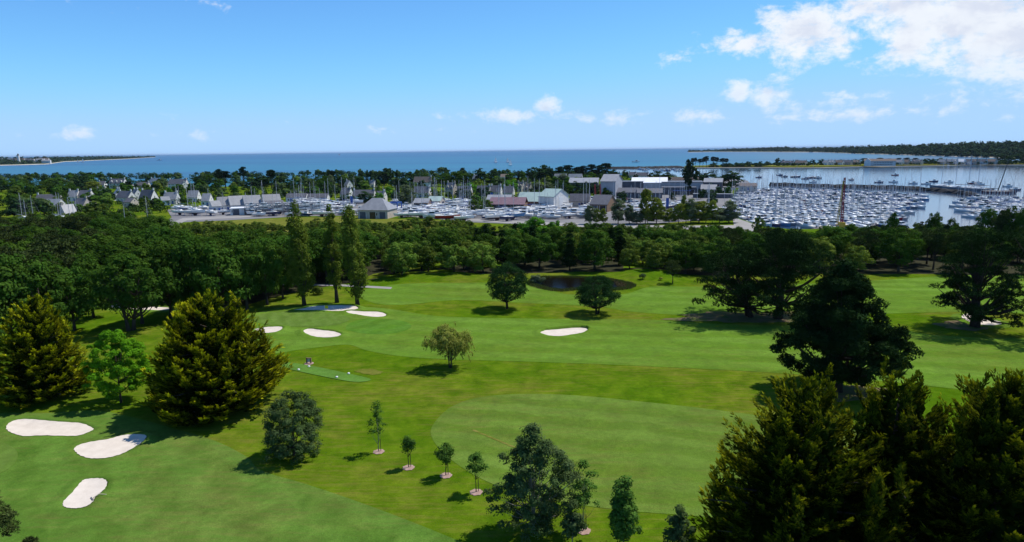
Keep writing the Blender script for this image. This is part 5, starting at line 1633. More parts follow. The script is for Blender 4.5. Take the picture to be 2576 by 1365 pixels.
# --- the wood round the course
M['floor'] = plain('leaf litter with shade in its colour', (0.045, 0.042, 0.022), (0.026, 0.030, 0.014), 0.5, 0.95, 0.05)  # litter colour darkened to put shade into the gaps between trees
wood_left = [G(*p).xy for p in [(-260, 850), (-60, 815), (60, 800), (180, 778), (300, 762), (420, 764), (520, 775), (612, 772), (660, 756), (735, 738), (820, 722), (918, 706)]] + \
            [onplane(*p).xy for p in [(918, 600), (760, 596), (600, 598), (480, 600), (412, 592), (400, 560), (330, 546), (100, 550), (-260, 552)]]
wood_belt = [G(*p).xy for p in [(918, 706), (1000, 697), (1220, 690), (1340, 688), (1460, 684), (1560, 684), (1660, 688), (1780, 694), (2000, 690), (2200, 690), (2340, 690), (2460, 694), (2560, 700), (2760, 700)]] + \
            [onplane(*p).xy for p in [(2760, 588), (2400, 586), (2200, 588), (2000, 590), (1925, 598), (1850, 592), (1700, 588), (1500, 584), (1330, 583), (1180, 588), (918, 600)]]
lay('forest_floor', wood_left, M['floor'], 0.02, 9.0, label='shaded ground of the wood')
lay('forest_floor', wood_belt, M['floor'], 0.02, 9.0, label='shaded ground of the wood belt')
ORD = ['first', 'second', 'third', 'fourth', 'fifth', 'sixth', 'seventh', 'eighth', 'ninth', 'tenth', 'eleventh', 'twelfth', 'thirteenth', 'fourteenth', 'fifteenth', 'sixteenth', 'seventeenth', 'eighteenth', 'nineteenth', 'twentieth']
def ordinal(n):
    if n < 20:
        return ORD[n]
    t = {20: 'twenty', 30: 'thirty', 40: 'forty', 50: 'fifty', 60: 'sixty', 70: 'seventy', 80: 'eighty', 90: 'ninety'}[(n + 1) // 10 * 10 if (n + 1) < 100 else 90]
    u = (n + 1) % 10
    return (t + '-' + ORD[u - 1]) if u else t[:-1] + 'ieth'
def zone(px):
    for lim, z in ((130, 'at the picture border'), (260, 'behind the border cypress'), (440, 'around the spreading oak'), (720, 'behind the broad cypress'), (930, 'behind the poplars'), (1220, 'right of the poplars'), (1420, 'behind the round pine'), (1640, 'behind the pond'), (1800, 'behind the small pine'), (2080, 'behind the dark pine pair'), (2350, 'beyond the bright gap')):
        if px < lim:
            return z
    return 'behind the spreading pine'
KD = {'oak': 'dark rounded oak', 'scrub': 'pale bushy tree', 'conifer': 'blackish conifer', 'marpine': 'tall pine'}
placed = []
cell = {}
def free(x, y, d):
    cx, cy = int(x // 8), int(y // 8)
    for i in range(cx - 1, cx + 2):
        for j in range(cy - 1, cy + 2):
            for a, b in cell.get((i, j), ()):
                if (a - x) ** 2 + (b - y) ** 2 < d * d:
                    return False
    return True
def mark(x, y):
    cell.setdefault((int(x // 8), int(y // 8)), []).append((x, y))
def edge_dist(poly, n, x, y):
    best = 1e9
    for i in range(n - 1):
        a, b = Vector(poly[i]), Vector(poly[i + 1])
        ab = b - a
        t = max(0, min(1, (Vector((x, y)) - a).dot(ab) / ab.length_squared))
        best = min(best, (a + ab * t - Vector((x, y))).length)
    return best
woodlist = []
for poly, nf, which in ((wood_left, 12, 'left'), (wood_belt, 14, 'belt')):
    xs = [q[0] for q in poly]; ys = [q[1] for q in poly]
    for _ in range(16000):
        x, y = TR.uniform(max(min(xs), -235), min(max(xs), 250)), TR.uniform(min(ys), max(ys))
        if not inside(poly, x, y):
            continue
        if not free(x, y, 6.0):
            continue
        ed = edge_dist(poly, nf, x, y)
        if ed < 2.0:
            continue
        mark(x, y)
        px, _py = project((x, y, 0))
        row = 0 if ed < 9 else (1 if ed < 26 else 2)
        u = TR.random()
        if which == 'left':
            kind = ('marpine' if u < .34 else 'oak' if u < .82 else 'scrub') if px < 260 else ('oak' if u < .88 else 'conifer' if u < .92 else 'scrub')
            H = TR.uniform(9.5, 13.5)
            d = math.hypot(x, y)
            if d > 215: H = TR.uniform(8.5, 12)
            if d > 280: H = TR.uniform(7.0, 10.0)
            if kind == 'marpine' : H = min(H * 1.15, 15)
            if row == 2 and px > 430 and d > 205: kind, H = ('scrub' if u < .7 else 'oak'), TR.uniform(5, 8)
        else:
            if px < 1760:
                kind = 'scrub' if u < .52 else 'oak' if u < .86 else 'conifer'
            else:
                kind = 'oak' if u < .52 else 'marpine' if u < .76 else 'conifer' if u < .84 else 'scrub'
            H = TR.uniform(8.5, 11.5) if row < 2 else TR.uniform(6.0, 9.0)
            if px > 2120: H *= 1.12
        if kind == 'scrub': H = min(H, TR.uniform(6.5, 9.5))
        # the canopy falls away behind the front rows, so that the yard shows above it
        d = math.hypot(x, y)
        slope = (.071 if px < 330 else .080 if px < 410 else .098 if px < 470 else .106) if which == 'left' else (.110 if px < 1860 else .113 if px < 2080 else .104 if px < 2300 else .098)
        lim = 32 - d * slope + TR.uniform(-1.2, .8)
        if H > lim:
            if lim < 2.2:
                continue
            H = lim
            if H < 6.5: kind = 'scrub'
        woodlist.append((px, x, y, kind, H, row))
cnt = {}
woodlist.sort()
for (px, x, y, kind, H, row) in woodlist:
    z = zone(px)
    rw = ('at the wood edge', 'inside the wood', 'deep in the wood')[row]
    w = H * {'oak': TR.uniform(.42, .54), 'scrub': TR.uniform(.46, .62), 'conifer': TR.uniform(.24, .30), 'marpine': TR.uniform(.30, .38)}[kind]
    k = cnt[(kind, z, row)] = cnt.get((kind, z, row), -1) + 1
    put_tree(kind, (x, y, hgt(x, y) - .05), H, w, f'{ordinal(k)} {KD[kind]} from the left {rw} {z}', f'{KD[kind]}s {rw}')

# --- single trees on the skyline of the village and harbour (strip, x, top y, height, width in strip pixels, kind, label)
SKY = [
    (1, 70, 395, 13, 170, 'oak', 'large rounded tree at the border of the picture before the sea'), (1, 215, 408, 12, 110, 'oak', 'round topped tree second from the border before the sea'), (1, 300, 432, 11, 90, 'dark', 'dark tree third from the border before the sea'),
    (1, 420, 428, 12, 190, 'oak', 'wide leafy tree left of the lone dark cypress'), (1, 560, 424, 11, 130, 'dark', 'dark tree next but one to the lone dark cypress'), (1, 670, 444, 11, 130, 'oak', 'tree right at the foot of the lone dark cypress'),
    (1, 785, 330, 18, 150, 'dark', 'tall lone dark cypress breaking the sea line over the village'), (1, 930, 430, 9, 170, 'light', 'pale rounded tree behind the first village roofs'),
    (1, 1310, 405, 10, 110, 'dark', 'dark hedge tree behind the large white house'), (1, 1412, 412, 8, 60, 'dark', 'small dark tree between the white houses'), (1, 1085, 410, 9, 60, 'dark', 'small dark tree touching the large white house'),
    (1, 2000, 370, 12, 120, 'dark', 'dark round tree first of the clump beyond the white houses'), (1, 2080, 364, 12, 120, 'oak', 'dark round tree second of the clump beyond the white houses'),
    (1, 2190, 308, 18, 80, 'flatpine', 'thin umbrella pine with a small tilted crown'), (1, 2250, 328, 16, 150, 'flatpine', 'broad umbrella pine with a flat crown'), (1, 2435, 285, 20, 100, 'flatpine', 'tall solitary umbrella pine against the sea'),
    (1, 2350, 380, 12, 90, 'dark', 'dark tree between the umbrella pines'), (1, 2520, 404, 10, 130, 'dark', 'dark tree right of the solitary umbrella pine'),
    (2, 185, 318, 17, 120, 'flatpine', 'flat topped pine rising over a dark thicket'), (2, 90, 365, 12, 200, 'dark', 'wide dark tree under the flat topped pine'), (2, 290, 380, 11, 120, 'dark', 'round dark tree right of the flat topped pine'),
    (2, 400, 420, 9, 110, 'oak', 'low tree by the domed roof'), (2, 485, 410, 9, 90, 'oak', 'low round tree on the shore line behind the domed roof'), (2, 570, 402, 9, 90, 'oak', 'second low round tree on the shore line'), (2, 650, 384, 10, 90, 'dark', 'third low dark tree on the shore line'),
    (2, 722, 338, 15, 50, 'conifer', 'slim pointed conifer on the shore line'), (2, 790, 325, 17, 100, 'tallpine', 'ragged tall pine on the shore line'), (2, 785, 366, 15, 100, 'grey', 'silver leaved willow before the ragged pine'), (2, 715, 375, 15, 110, 'oak', 'tall green tree left of the silver willow'), (2, 870, 364, 13, 120, 'dark', 'dark round tree right of the silver willow'),
    (2, 1010, 360, 12, 140, 'dark', 'low dark tree left of the cypress spires'), (2, 1085, 378, 11, 110, 'oak', 'low tree just left of the cypress spires'),
    (2, 1152, 295, 19, 40, 'spire', 'first and broadest of the dark cypress spires by the sea'), (2, 1193, 305, 17, 40, 'spire', 'second cypress spire from the left by the sea'), (2, 1237, 316, 16, 30, 'spire', 'third and lowest cypress spire by the sea'), (2, 1320, 295, 17, 160, 'dark', 'big dark tree among the cypress spires'), (2, 1392, 302, 17, 26, 'spire', 'thin cypress spire right of the big dark tree'), (2, 1415, 298, 17, 28, 'spire', 'thin twin cypress spire right of the big dark tree'), (2, 1450, 290, 20, 44, 'spire', 'last and tallest of the cypress spires by the sea'),
    (2, 1520, 362, 12, 60, 'conifer', 'small pointed conifer after the last spire'), (2, 1600, 352, 12, 130, 'dark', 'dark round tree left of the brown grey house'), (2, 1700, 352, 12, 130, 'dark', 'dark round tree behind the brown grey house'), (2, 1830, 364, 11, 130, 'oak', 'round tree right of the brown grey house'), (2, 1930, 350, 12, 130, 'oak', 'round tree before the high wooded rise'),
    (2, 2060, 330, 14, 180, 'oak', 'broad green tree topping the wooded rise'), (2, 2155, 315, 15, 120, 'dark', 'dark tree topping the wooded rise'), (2, 2290, 302, 15, 130, 'dark', 'first of two dark round trees against the sea'), (2, 2410, 318, 14, 130, 'dark', 'second of two dark round trees against the sea'), (2, 2190, 440, 9, 140, 'lime', 'bright yellow green tree above the dark terrace'),
    (3, 150, 335, 12, 60, 'conifer', 'pointed tree left of the dark grove by the sea'), (3, 200, 348, 11, 60, 'oak', 'small tree left of the dark grove by the sea'), (3, 275, 290, 15, 110, 'dark', 'left shoulder of the dark grove by the sea'), (3, 370, 264, 17, 200, 'dark', 'largest dark tree of the grove by the sea'), (3, 470, 285, 15, 80, 'dark', 'right shoulder of the dark grove by the sea'),
    (3, 555, 276, 14, 100, 'tallpine', 'first pine of the row behind the halls'), (3, 640, 270, 14, 120, 'tallpine', 'second pine of the row behind the halls'), (3, 720, 282, 13, 90, 'tallpine', 'third pine of the row behind the halls'), (3, 780, 268, 14, 120, 'tallpine', 'fourth pine of the row behind the halls'), (3, 880, 262, 15, 100, 'tallpine', 'fifth pine of the row behind the halls'), (3, 955, 262, 15, 110, 'tallpine', 'sixth pine of the row behind the halls'), (3, 1025, 250, 16, 120, 'tallpine', 'last and tallest pine of the row behind the halls'),
    (3, 1110, 310, 11, 90, 'dark', 'dark tree ending the pine row'), (3, 1230, 318, 9, 80, 'dark', 'dark tree by the slate roofs at the jetty'), (3, 1510, 332, 12, 130, 'dark', 'first dark tree before the jetty'), (3, 1590, 330, 12, 140, 'dark', 'second dark tree before the jetty'), (3, 1660, 336, 11, 120, 'dark', 'third dark tree before the jetty'),
    (3, 1890, 232, 21, 150, 'dark', 'huge dark tree on the shore, broad lower part'), (3, 1865, 188, 26, 80, 'tallpine', 'ragged pine top above the huge dark shore tree'), (3, 1960, 345, 9, 120, 'dark', 'low dark shrub tree right of the huge shore tree'), (3, 2060, 340, 9, 150, 'dark', 'low dark tree group end by the bay'), (3, 2292, 320, 14, 180, 'dark', 'big round dark tree on the quay of the marina'),
    (3, 80, 408, 10, 170, 'lime', 'light green tree before the stone houses'), (3, 440, 425, 12, 150, 'grey', 'silver tree in front of the brick lodge'), (3, 340, 430, 11, 150, 'grey', 'second silver tree left of the tall white hall'), (3, 590, 350, 11, 140, 'grey', 'silver tree before the long white house'), (3, 600, 420, 11, 150, 'oak', 'green tree behind the white fronted hall'), (3, 730, 430, 10, 110, 'dark', 'dark tree at the low curved hall'), (3, 815, 436, 9, 90, 'dark', 'round dark tree at the curved hall'), (3, 905, 440, 9, 120, 'dark', 'dark tree left of the light grey hall'), (3, 1025, 430, 9, 90, 'dark', 'dark tree at the foot of the light grey hall'), (3, 1095, 444, 8, 80, 'dark', 'dark tree right of the light grey hall foot'), (3, 1190, 530, 7, 100, 'dark', 'dark tree by the workshop row'),
    (2, 1545, 465, 13, 200, 'grey', 'large silver willow behind the yard masts'), (2, 1462, 420, 12, 50, 'conifer', 'thin dark conifer behind the clubhouse'), (2, 1370, 482, 9, 150, 'lime', 'bright green tree behind the clubhouse roof'), (2, 1270, 540, 7, 110, 'lime', 'small bright tree next to the clubhouse'), (2, 1130, 525, 8, 140, 'dark', 'dark tree left of the clubhouse'), (2, 950, 555, 7, 160, 'dark', 'dark tree by the second blue banner'), (2, 2120, 490, 9, 160, 'dark', 'dark tree behind the middle of the yard'),
    (2, 2230, 610, 8, 120, 'oak', 'first green tree inside the yard'), (2, 2350, 600, 8, 150, 'oak', 'second green tree inside the yard'), (1, 480, 632, 7, 130, 'lime', 'bright green tree under the tall masts'), (1, 1040, 540, 8, 120, 'dark', 'dark tree among the village gables'), (1, 600, 520, 10, 130, 'oak', 'tree behind the wide pale slate roof'),
    (1, 1680, 486, 7, 70, 'lime', 'small bright yellow green tree in a village garden'), (2, 640, 475, 8, 90, 'lime', 'bright green tree before the shore line trees'),
]
blockers = []
for (reg, x, yt, H, wz, kind, lab) in SKY:
    cx, py = Z(reg, x, yt)
    p = top_at(cx, py, H)
    put_tree(kind, p, H, wz * (1.3 if kind in ('dark', 'oak', 'tallpine') else 1.1) * OFFS[reg][1] * mpp(p) / 2, lab, None)
    mark(p.x, p.y)

# --- the silver row along the yard road, standing clear
ROW = [(870, 660, 110, 'grey'), (935, 700, 70, 'light'), (1000, 695, 80, 'light'), (1150, 588, 140, 'grey'), (1262, 648, 100, 'grey'), (1340, 720, 140, 'grey'), (1425, 485, 130, 'light'), (1445, 690, 120, 'light'), (1535, 590, 160, 'light'), (1660, 700, 120, 'light'), (1755, 640, 110, 'light'), (1800, 552, 60, 'light'), (1830, 640, 120, 'light'), (1880, 600, 120, 'grey'), (1960, 618, 200, 'light'), (2030, 690, 130, 'light'), (2095, 606, 100, 'light'), (2165, 684, 150, 'grey'), (2262, 625, 170, 'grey')]
for i, (x, yt, wz, kind) in enumerate(ROW):
    q = Z(3, x, 872 + (x % 7) - .01 * x)
    p = G(*q)
    H = height_to(p, Z(3, x, yt)[1])
    desc = {'grey': 'silver leaved willow', 'light': 'yellow green young poplar', 'dark': 'dark green tree'}[kind]
    put_tree(kind, p, H, wz * 1.3 * .25074 * mpp(p) / 2, f'{desc} along the yard road, {ordinal(i)} of the row from the left', 'trees along the yard road')
b = top_at(*Z(3, 320, 778), 9.5); put_tree('lime', b, 9.5, 6.6, 'broad vivid green tree rising out of the wood belt', None)
b = top_at(*Z(3, 525, 818), 8.0); put_tree('lime', b, 8.0, 3.4, 'lower vivid green tree beside the broad vivid one', None)
for (x, yt, wz, H, kind, lab) in [(1335, 695, 130, 12, 'oak', 'slim green tree before the marina channel'), (1310, 765, 190, 9, 'scrub', 'yellowish bush tree before the marina'), (1725, 700, 190, 12, 'oak', 'round tree before the marina channel'), (1905, 730, 130, 11, 'oak', 'tree right of the round channel tree'), (2250, 668, 260, 14, 'oak', 'tall tree first of the dark clump at the border'), (2390, 680, 200, 14, 'marpine', 'pine in the dark clump at the border'), (2490, 648, 220, 15, 'oak', 'tallest tree of the dark clump at the border'), (2600, 660, 200, 15, 'oak', 'tree at the border beside the tallest of the clump'), (40, 735, 120, 8, 'scrub', 'yellow green bush at the corner of the marina quay')]:
    p = top_at(*Z(4, x, yt), H)
    put_tree(kind, p, H, wz * .26254 * mpp(p) / 2, lab, None)

# --- garden trees and shrubs that fill the village
hs = [(o.location.x, o.location.y, 8.5) for o in COL.objects if o.name.startswith('house') and o.parent is None] + [(o.location.x, o.location.y, 13.0) for o in COL.objects if o.name.startswith('boat_shed')]
gard = [onplane(*p).xy for p in [(-220, 553), (330, 548), (425, 535), (432, 522), (560, 516), (760, 504), (1000, 508), (1250, 512), (1420, 500), (1560, 488), (1600, 470), (1560, 452), (1480, 441), (1380, 434), (1200, 430), (900, 434), (700, 438), (420, 442), (300, 446), (0, 449), (-220, 452)]]
yardp = [onplane(*p).xy for p in [(425, 552), (432, 528), (760, 510), (1000, 513), (1250, 519), (1420, 506), (1640, 495), (1832, 500), (1843, 548), (1330, 566), (1100, 552), (960, 542), (560, 556)]]
gpix = [(-40, 553), (330, 548), (425, 535), (432, 522), (560, 516), (760, 504), (1000, 508), (1250, 512), (1420, 500), (1560, 488), (1600, 470), (1560, 452), (1480, 441), (1380, 436), (1200, 432), (900, 436), (700, 440), (420, 444), (300, 448), (0, 451), (-40, 452)]
def village_spot(gap):
    for _ in range(400):
        px, py = TR.uniform(-40, 1600), 436 + 117 * TR.random() ** 1.25
        if not inside(gpix, px, py):
            continue
        p = onplane(px, py)
        x, y = p.x, p.y
        if inside(yardp, x, y) or not free(x, y, gap):
            continue
        if any((x - hx) ** 2 + (y - hy) ** 2 < hr * hr or (abs(x - hx - (hy - y) * hx / hy) < 6.5 and -13 < y - hy < 0) for hx, hy, hr in hs):
            continue
        return px, x, y
    return None
gl = []
for _ in range(290):
    q = village_spot(5.2)
    if q is None:
        break
    mark(q[1], q[2]); gl.append(q)
gl.sort()
seen = {}
for (px, x, y) in gl:
    H = TR.uniform(4.5, 8.0) if y < 520 else TR.uniform(6.0, 10.0)
    if px < 320: H *= 1.25
    col = ('the left village', 'the middle village', 'the clubhouse gardens', 'the pine row gardens')[min(3, int(max(px, 0) / 430))]
    dep = 'near the yard' if y < 470 else 'towards the sea'
    k = seen[(col, dep)] = seen.get((col, dep), -1) + 1
    put_tree('garden', (x, y, 0), H, H * TR.uniform(.5, .68), f'{ordinal(k)} garden tree from the left in {col} {dep}', f'garden trees in {col}')
M['hedge'] = foliage('hedge leaves', (0.026, 0.055, 0.010), (0.044, 0.074, 0.014), trans=.12, var=0.0, scale=.05)
# low hedges and shrubs between the houses, one green mass
sr = np.random.default_rng(12)
cl = []
for _ in range(2800):
    px, py = TR.uniform(-40, 1620), 434 + 122 * TR.random() ** 1.35
    if not inside(gpix, px, py):
        continue
    p = onplane(px, py)
    if inside(yardp, p.x, p.y) or any((p.x - hx) ** 2 + (p.y - hy) ** 2 < (hr * .75) ** 2 for hx, hy, hr in hs):
        continue
    cl.append((p.x, p.y, TR.uniform(.5, 2.4)))
cl = np.array(cl)
v, f, t = crown_leaves(sr, cl, 2.2, len(cl) * 30, .6, .65, flat=.8, up=.4, out=0)
struct('hedges_and_shrubs', np_mesh('shrubbery', v, f, M['hedge'], {'tint': t}), kind='stuff', label='low hedges and shrubs between the houses')
# shrubs on the meadow bank below the yard
for k in range(62):
    px = 436 + k * 12.2 + TR.uniform(-5, 5)
    p = onplane(px, 586 + TR.uniform(-6, 5) - (6 if 980 < px < 1150 else 0) + (5 if px < 640 else 0))
    H = TR.uniform(3.0, 5.6)
    o = put_tree('scrub', (p.x, p.y, 0), H, H * .6, f'low bush on the meadow bank, {ordinal(k)} from the left', 'bushes on the meadow bank')
    o.name = 'bush'; o['category'] = 'bush'

# --- far shores: low hills closely wooded
M['farhill'] = plain('far scrub land', (0.020, 0.036, 0.014), (0.034, 0.048, 0.02), 0.01, 0.95, 0.05)
M['farleaf'] = foliage('far woodland leaves', (0.020, 0.042, 0.018), (0.030, 0.054, 0.022), trans=.0, var=0.0, scale=.01, spec=0.0)
def far_coast(name, reg, base, top, depth, n, blob, label, wlabel, tmin=.0):
    r = np.random.default_rng(len(label))
    ox, s = OFFS[reg]
    def lerp(tab, x):
        for (x0, y0), (x1, y1) in zip(tab, tab[1:]):
            if x <= x1:
                return y0 + (y1 - y0) * (x - x0) / (x1 - x0)
        return tab[-1][1]
    xs = np.linspace(base[0][0], base[-1][0], 60)
    secs = []
    for x in xs:
        b = onplane(*Z(reg, x, lerp(base, x)), SEA)
        dirv = Vector((b.x, b.y, 0)).normalized()
        back = b + dirv * depth
        ht = 0.0
        lo, hi = -2.0, 200.0
        ty = Z(reg, x, lerp(top, x))[1]
        for _ in range(30):
            m = (lo + hi) / 2
            if project((back.x, back.y, m))[1] > ty: lo = m
            else: hi = m
        secs.append((b, dirv, max(2.0, lo - blob * .9)))
    mb = MB()
    for (b, dv, h) in secs:
        for f, hh in ((0, SEA - .5), (.03, .6), (.25, .35 * h), (.6, .8 * h), (1, h), (1.5, h * .5), (1.9, SEA - 1)):
            q = b + dv * depth * f
            mb.v.append((q.x, q.y, hh))
    for i in range(len(secs) - 1):
        for k in range(6):
            mb.f.append((i * 7 + k, (i + 1) * 7 + k, (i + 1) * 7 + k + 1, i * 7 + k + 1)); mb.m.append(1 if k == 0 else 0)
    struct(name, mb.mesh(name, M['farhill'], M['beach'], smooth=True), label=label)
    pts = []
    for _ in range(n):
        i = r.random() * (len(secs) - 1.001)
        k = int(i); f = i - k
        b = secs[k][0].lerp(secs[k + 1][0], f); dv = secs[k][1]; h = secs[k][2] * (1 - f) + secs[k + 1][2] * f
        u = tmin + (1.1 - tmin) * r.random()
        z = np.interp(u, [0, .03, .25, .6, 1, 1.5], [SEA, .6, .35 * h, .8 * h, h, h * .5])
        q = b + dv * depth * u
        pts.append((q.x, q.y, z + blob * (.35 if r.random() < .86 else r.uniform(.7, 1.3))))
    cl = np.array(pts)
    v, f, t = crown_leaves(r, cl, blob, n * 20, blob * .36, .7, flat=.75, up=.3, out=0)
    struct(name.replace('coast', 'woods').replace('hill', 'woods') + '_canopy', np_mesh('far_woods', v, f, M['farleaf'], {'tint': t}), kind='stuff', label=wlabel)
far_coast('coast', 4, [(-640, 136), (-420, 132), (0, 133), (600, 136), (960, 150)], [(-640, 122), (-500, 118), (-200, 100), (0, 95), (280, 84), (420, 96), (700, 88), (960, 88)], 420, 900, 8.5, 'low headland across the bay', 'trees and scrub of the low headland', .03)
far_coast('hill', 4, [(900, 149), (1200, 156), (1500, 166), (2200, 188), (3100, 200)], [(900, 90), (1150, 80), (1500, 74), (1700, 66), (1900, 58), (2300, 50), (2576, 40), (3100, 20)], 380, 1900, 8.5, 'long wooded hill across the bay', 'dense dark wood on the hill', .0)
far_coast('coast', 1, [(-700, 290), (0, 275), (240, 270), (480, 262), (640, 238), (900, 226), (1300, 208), (1560, 191)], [(-700, 205), (0, 200), (300, 198), (740, 188), (1100, 186), (1500, 182), (1560, 186)], 900, 1300, 9.0, 'far flat coast across the sea', 'trees on the far flat coast', .10)

# --- the spit with its houses, beach and trees
spit_near = [Z(3, 1815, 302), Z(3, 2100, 302), Z(3, 2576, 300), Z(4, 300, 291), Z(4, 640, 289), Z(4, 1000, 279), Z(4, 1700, 271), Z(4, 2300, 262), Z(4, 2900, 262), Z(4, 3600, 262)]
spit_far = [Z(4, 3600, 232), Z(4, 2400, 236), Z(4, 1700, 246), Z(4, 1000, 252), Z(4, 300, 262), Z(3, 2500, 276), Z(3, 2100, 283), Z(3, 1815, 292)]
near_w = [onplane(*q, SEA).xy for q in spit_near]
poly = near_w + [onplane(*q, SEA).xy for q in spit_far]
struct('beach', sheet('beach', poly, [], M['beach'], lambda x, y: -.7, SEA - 1), label='sandy shore of the spit')
def pull(q, k):
    v = Vector((q[0], q[1])); return v + v.normalized() * k
poly2 = [pull(q, 14) for q in near_w] + [pull(onplane(*q, SEA).xy, -4) for q in spit_far]
struct('spit_ground', sheet('spit_ground', poly2, [], M['meadow'], lambda x, y: .9, -1.0), label='grassy spit across the bay')
SP = [(245, 375, 'slate', 'stone'), (375, 500, 'brown_roof', 'stone'), (650, 705, 'glint_slate', 'white'), (700, 765, 'glint_slate', 'white'), (760, 850, 'brown_roof', 'white'), (840, 930, 'slate', 'stone'), (930, 1000, 'brown_roof', 'stone'), (1325, 1420, 'glint_slate', 'white'), (1420, 1480, 'brown_roof', 'stone'), (1500, 1600, 'slate', 'stone'), (1755, 1830, 'glint_slate', 'stone'), (1830, 1885, 'glint_slate', 'white'), (1880, 1935, 'glint_slate', 'white'), (1935, 2010, 'white_roof', 'white'), (2005, 2070, 'slate', 'white'), (2060, 2125, 'brown_roof', 'stone'), (2120, 2215, 'slate', 'white'), (2205, 2310, 'brown_roof', 'stone')]
for i, (x0, x1, rf, wl) in enumerate(SP):
    cx, cy = Z(4, (x0 + x1) / 2, 262 - .006 * x0 + 4)
    p = onplane(cx, cy, .9)
    q = Vector((p.x, p.y, 0)).normalized() * 34
    p = p + q
    L = (x1 - x0) * .26254 * mpp(p) * .92
    house_at(f'{"white" if wl == "white" else "stone"} house on the spit, {ordinal(i)} of the row from the left', p, L, 8, 4.2, 7.8, R(-34) - math.atan2(p.x, p.y) * .8, wall=wl, roof=rf, group='houses on the spit', chims=(1, 1), dorm=2 if i % 3 == 0 else 0)
p = onplane(*Z(4, 1192, 268), .9); p = p + Vector((p.x, p.y, 0)).normalized() * 34
ht_ = thing('hotel', 'long white hotel on the spit with rows of windows', 'hotel', p, R(-6) - math.atan2(p.x, p.y) * .8)
Lh = 265 * .26254 * mpp(p)
part('wall', MB().box(-Lh / 2, Lh / 2, -5, 5, -.5, 7.2).mesh('wall', M['white_wall']), ht_)
rf_ = part('roof', gable_roof(Lh, 10, 7.2, 10.2, M['brown_roof'], .5, .6, .3), ht_)
part('wall', gable_wall(13, 9, 7.0, 11, M['white_wall']), ht_, (-Lh / 2 + 5, -2, 0), math.pi / 2)
wm_ = unit_window(1.3, 1.4)
for j in range(12):
    for k in range(2):
        part('window', wm_, ht_, (-Lh / 2 + 14 + j * (Lh - 17) / 12, -5, 1.3 + k * 3.0))
for i, (x, yt, wz, kind) in enumerate([(215, 188, 70, 'dark'), (270, 205, 60, 'dark'), (400, 208, 90, 'dark'), (470, 210, 70, 'dark'), (550, 203, 70, 'dark'), (625, 198, 90, 'dark'), (720, 206, 80, 'dark'), (810, 204, 90, 'dark'), (880, 206, 80, 'dark'), (960, 200, 90, 'dark'), (1040, 192, 90, 'tallpine'), (1190, 188, 80, 'tallpine'), (1280, 195, 90, 'tallpine'), (1360, 186, 90, 'tallpine'), (1440, 182, 90, 'tallpine'), (1530, 190, 80, 'tallpine'), (1640, 190, 90, 'dark'), (1700, 196, 90, 'dark'), (1780, 186, 90, 'dark'), (50, 228, 50, 'dark'), (120, 238, 60, 'dark'), (-60, 240, 70, 'dark'), (2110, 200, 90, 'dark'), (2240, 196, 80, 'dark'), (2350, 150, 130, 'dark'), (2450, 160, 130, 'dark'), (2540, 128, 130, 'dark'), (2620, 140, 140, 'dark')]):
    q = onplane(*Z(4, x, 262 - .006 * x), .9)
    q = q + Vector((q.x, q.y, 0)).normalized() * TR.uniform(60, 85)
    H = max(6, height_to(Vector((q.x, q.y, .9)), Z(4, x, yt)[1]))
    put_tree(kind, (q.x, q.y, .9), H, wz * .26254 * mpp(q) / 2, f'dark tree on the spit, {ordinal(i)} in order along it', 'dark trees on the spit')
for i, (x, yt, wz) in enumerate([(1895, 200, 60), (1925, 195, 50), (1968, 208, 70), (2000, 200, 60), (2035, 180, 80), (2105, 186, 80), (2140, 192, 60), (2200, 200, 90), (2235, 205, 60)]):
    q = onplane(*Z(3, x, 297), .9)
    q = q + Vector((q.x, q.y, 0)).normalized() * TR.uniform(25, 45)
    H = height_to(Vector((q.x, q.y, .9)), Z(3, x, yt)[1])
    put_tree('flatpine', (q.x, q.y, .9), H, wz * .25074 * mpp(q) / 2, f'umbrella pine on the tip of the spit, {ordinal(i)} from the left', 'umbrella pines on the tip of the spit')
for i, (x, yt, wz) in enumerate([(2110, 245, 120), (2260, 252, 140), (2370, 250, 130), (2450, 258, 110), (2560, 250, 110)]):
    q = onplane(*Z(3, x, 296), .9)
    q = q + Vector((q.x, q.y, 0)).normalized() * 30
    H = height_to(Vector((q.x, q.y, .9)), Z(3, x, yt)[1])
    put_tree('dark', (q.x, q.y, .9), H, wz * .25074 * mpp(q) / 2, f'low dark thicket on the tip of the spit, {ordinal(i)} from the left', 'thickets on the tip of the spit')
# white town on the far flat coast
wt = np.random.default_rng(4)
for i in range(24):
    x = 8 + i * 20 + wt.uniform(-6, 6)
    p = onplane(*Z(1, x, 266 - .01 * x), SEA)
    p = p + Vector((p.x, p.y, 0)).normalized() * float(wt.uniform(60, 340)); p.z = 0.5
    hh = float(wt.uniform(13, 24)); ll = float(wt.uniform(18, 46))
    o = thing('town_building', f'pale building of the far coast town, {ordinal(i)} from the border', 'building', p, float(wt.uniform(-.3, .3)), 'buildings of the far coast town')
    part('wall', gable_wall(ll, 12, hh * .7, hh, M['white_wall']), o)
    part('roof', gable_roof(ll, 12, hh * .7, hh, M[['slate', 'brown_roof', 'glint_slate'][i % 3]], .3, .5, .3), o)
p = onplane(*Z(1, 195, 268), SEA); p = p + Vector((p.x, p.y, 0)).normalized() * 80
o = thing('lighthouse', 'white lighthouse tower in the far coast town', 'lighthouse', p)
part('tower', MB().tube([(0, 0, -1), (0, 0, 36)], [5.5, 4.0], 12).mesh('tower', M['white_wall']), o)
part('lantern', MB().tube([(0, 0, 36.01), (0, 0, 42), (0, 0, 45)], [3.0, 3.0, .3], 12).mesh('lantern', M['brown_roof']), o)

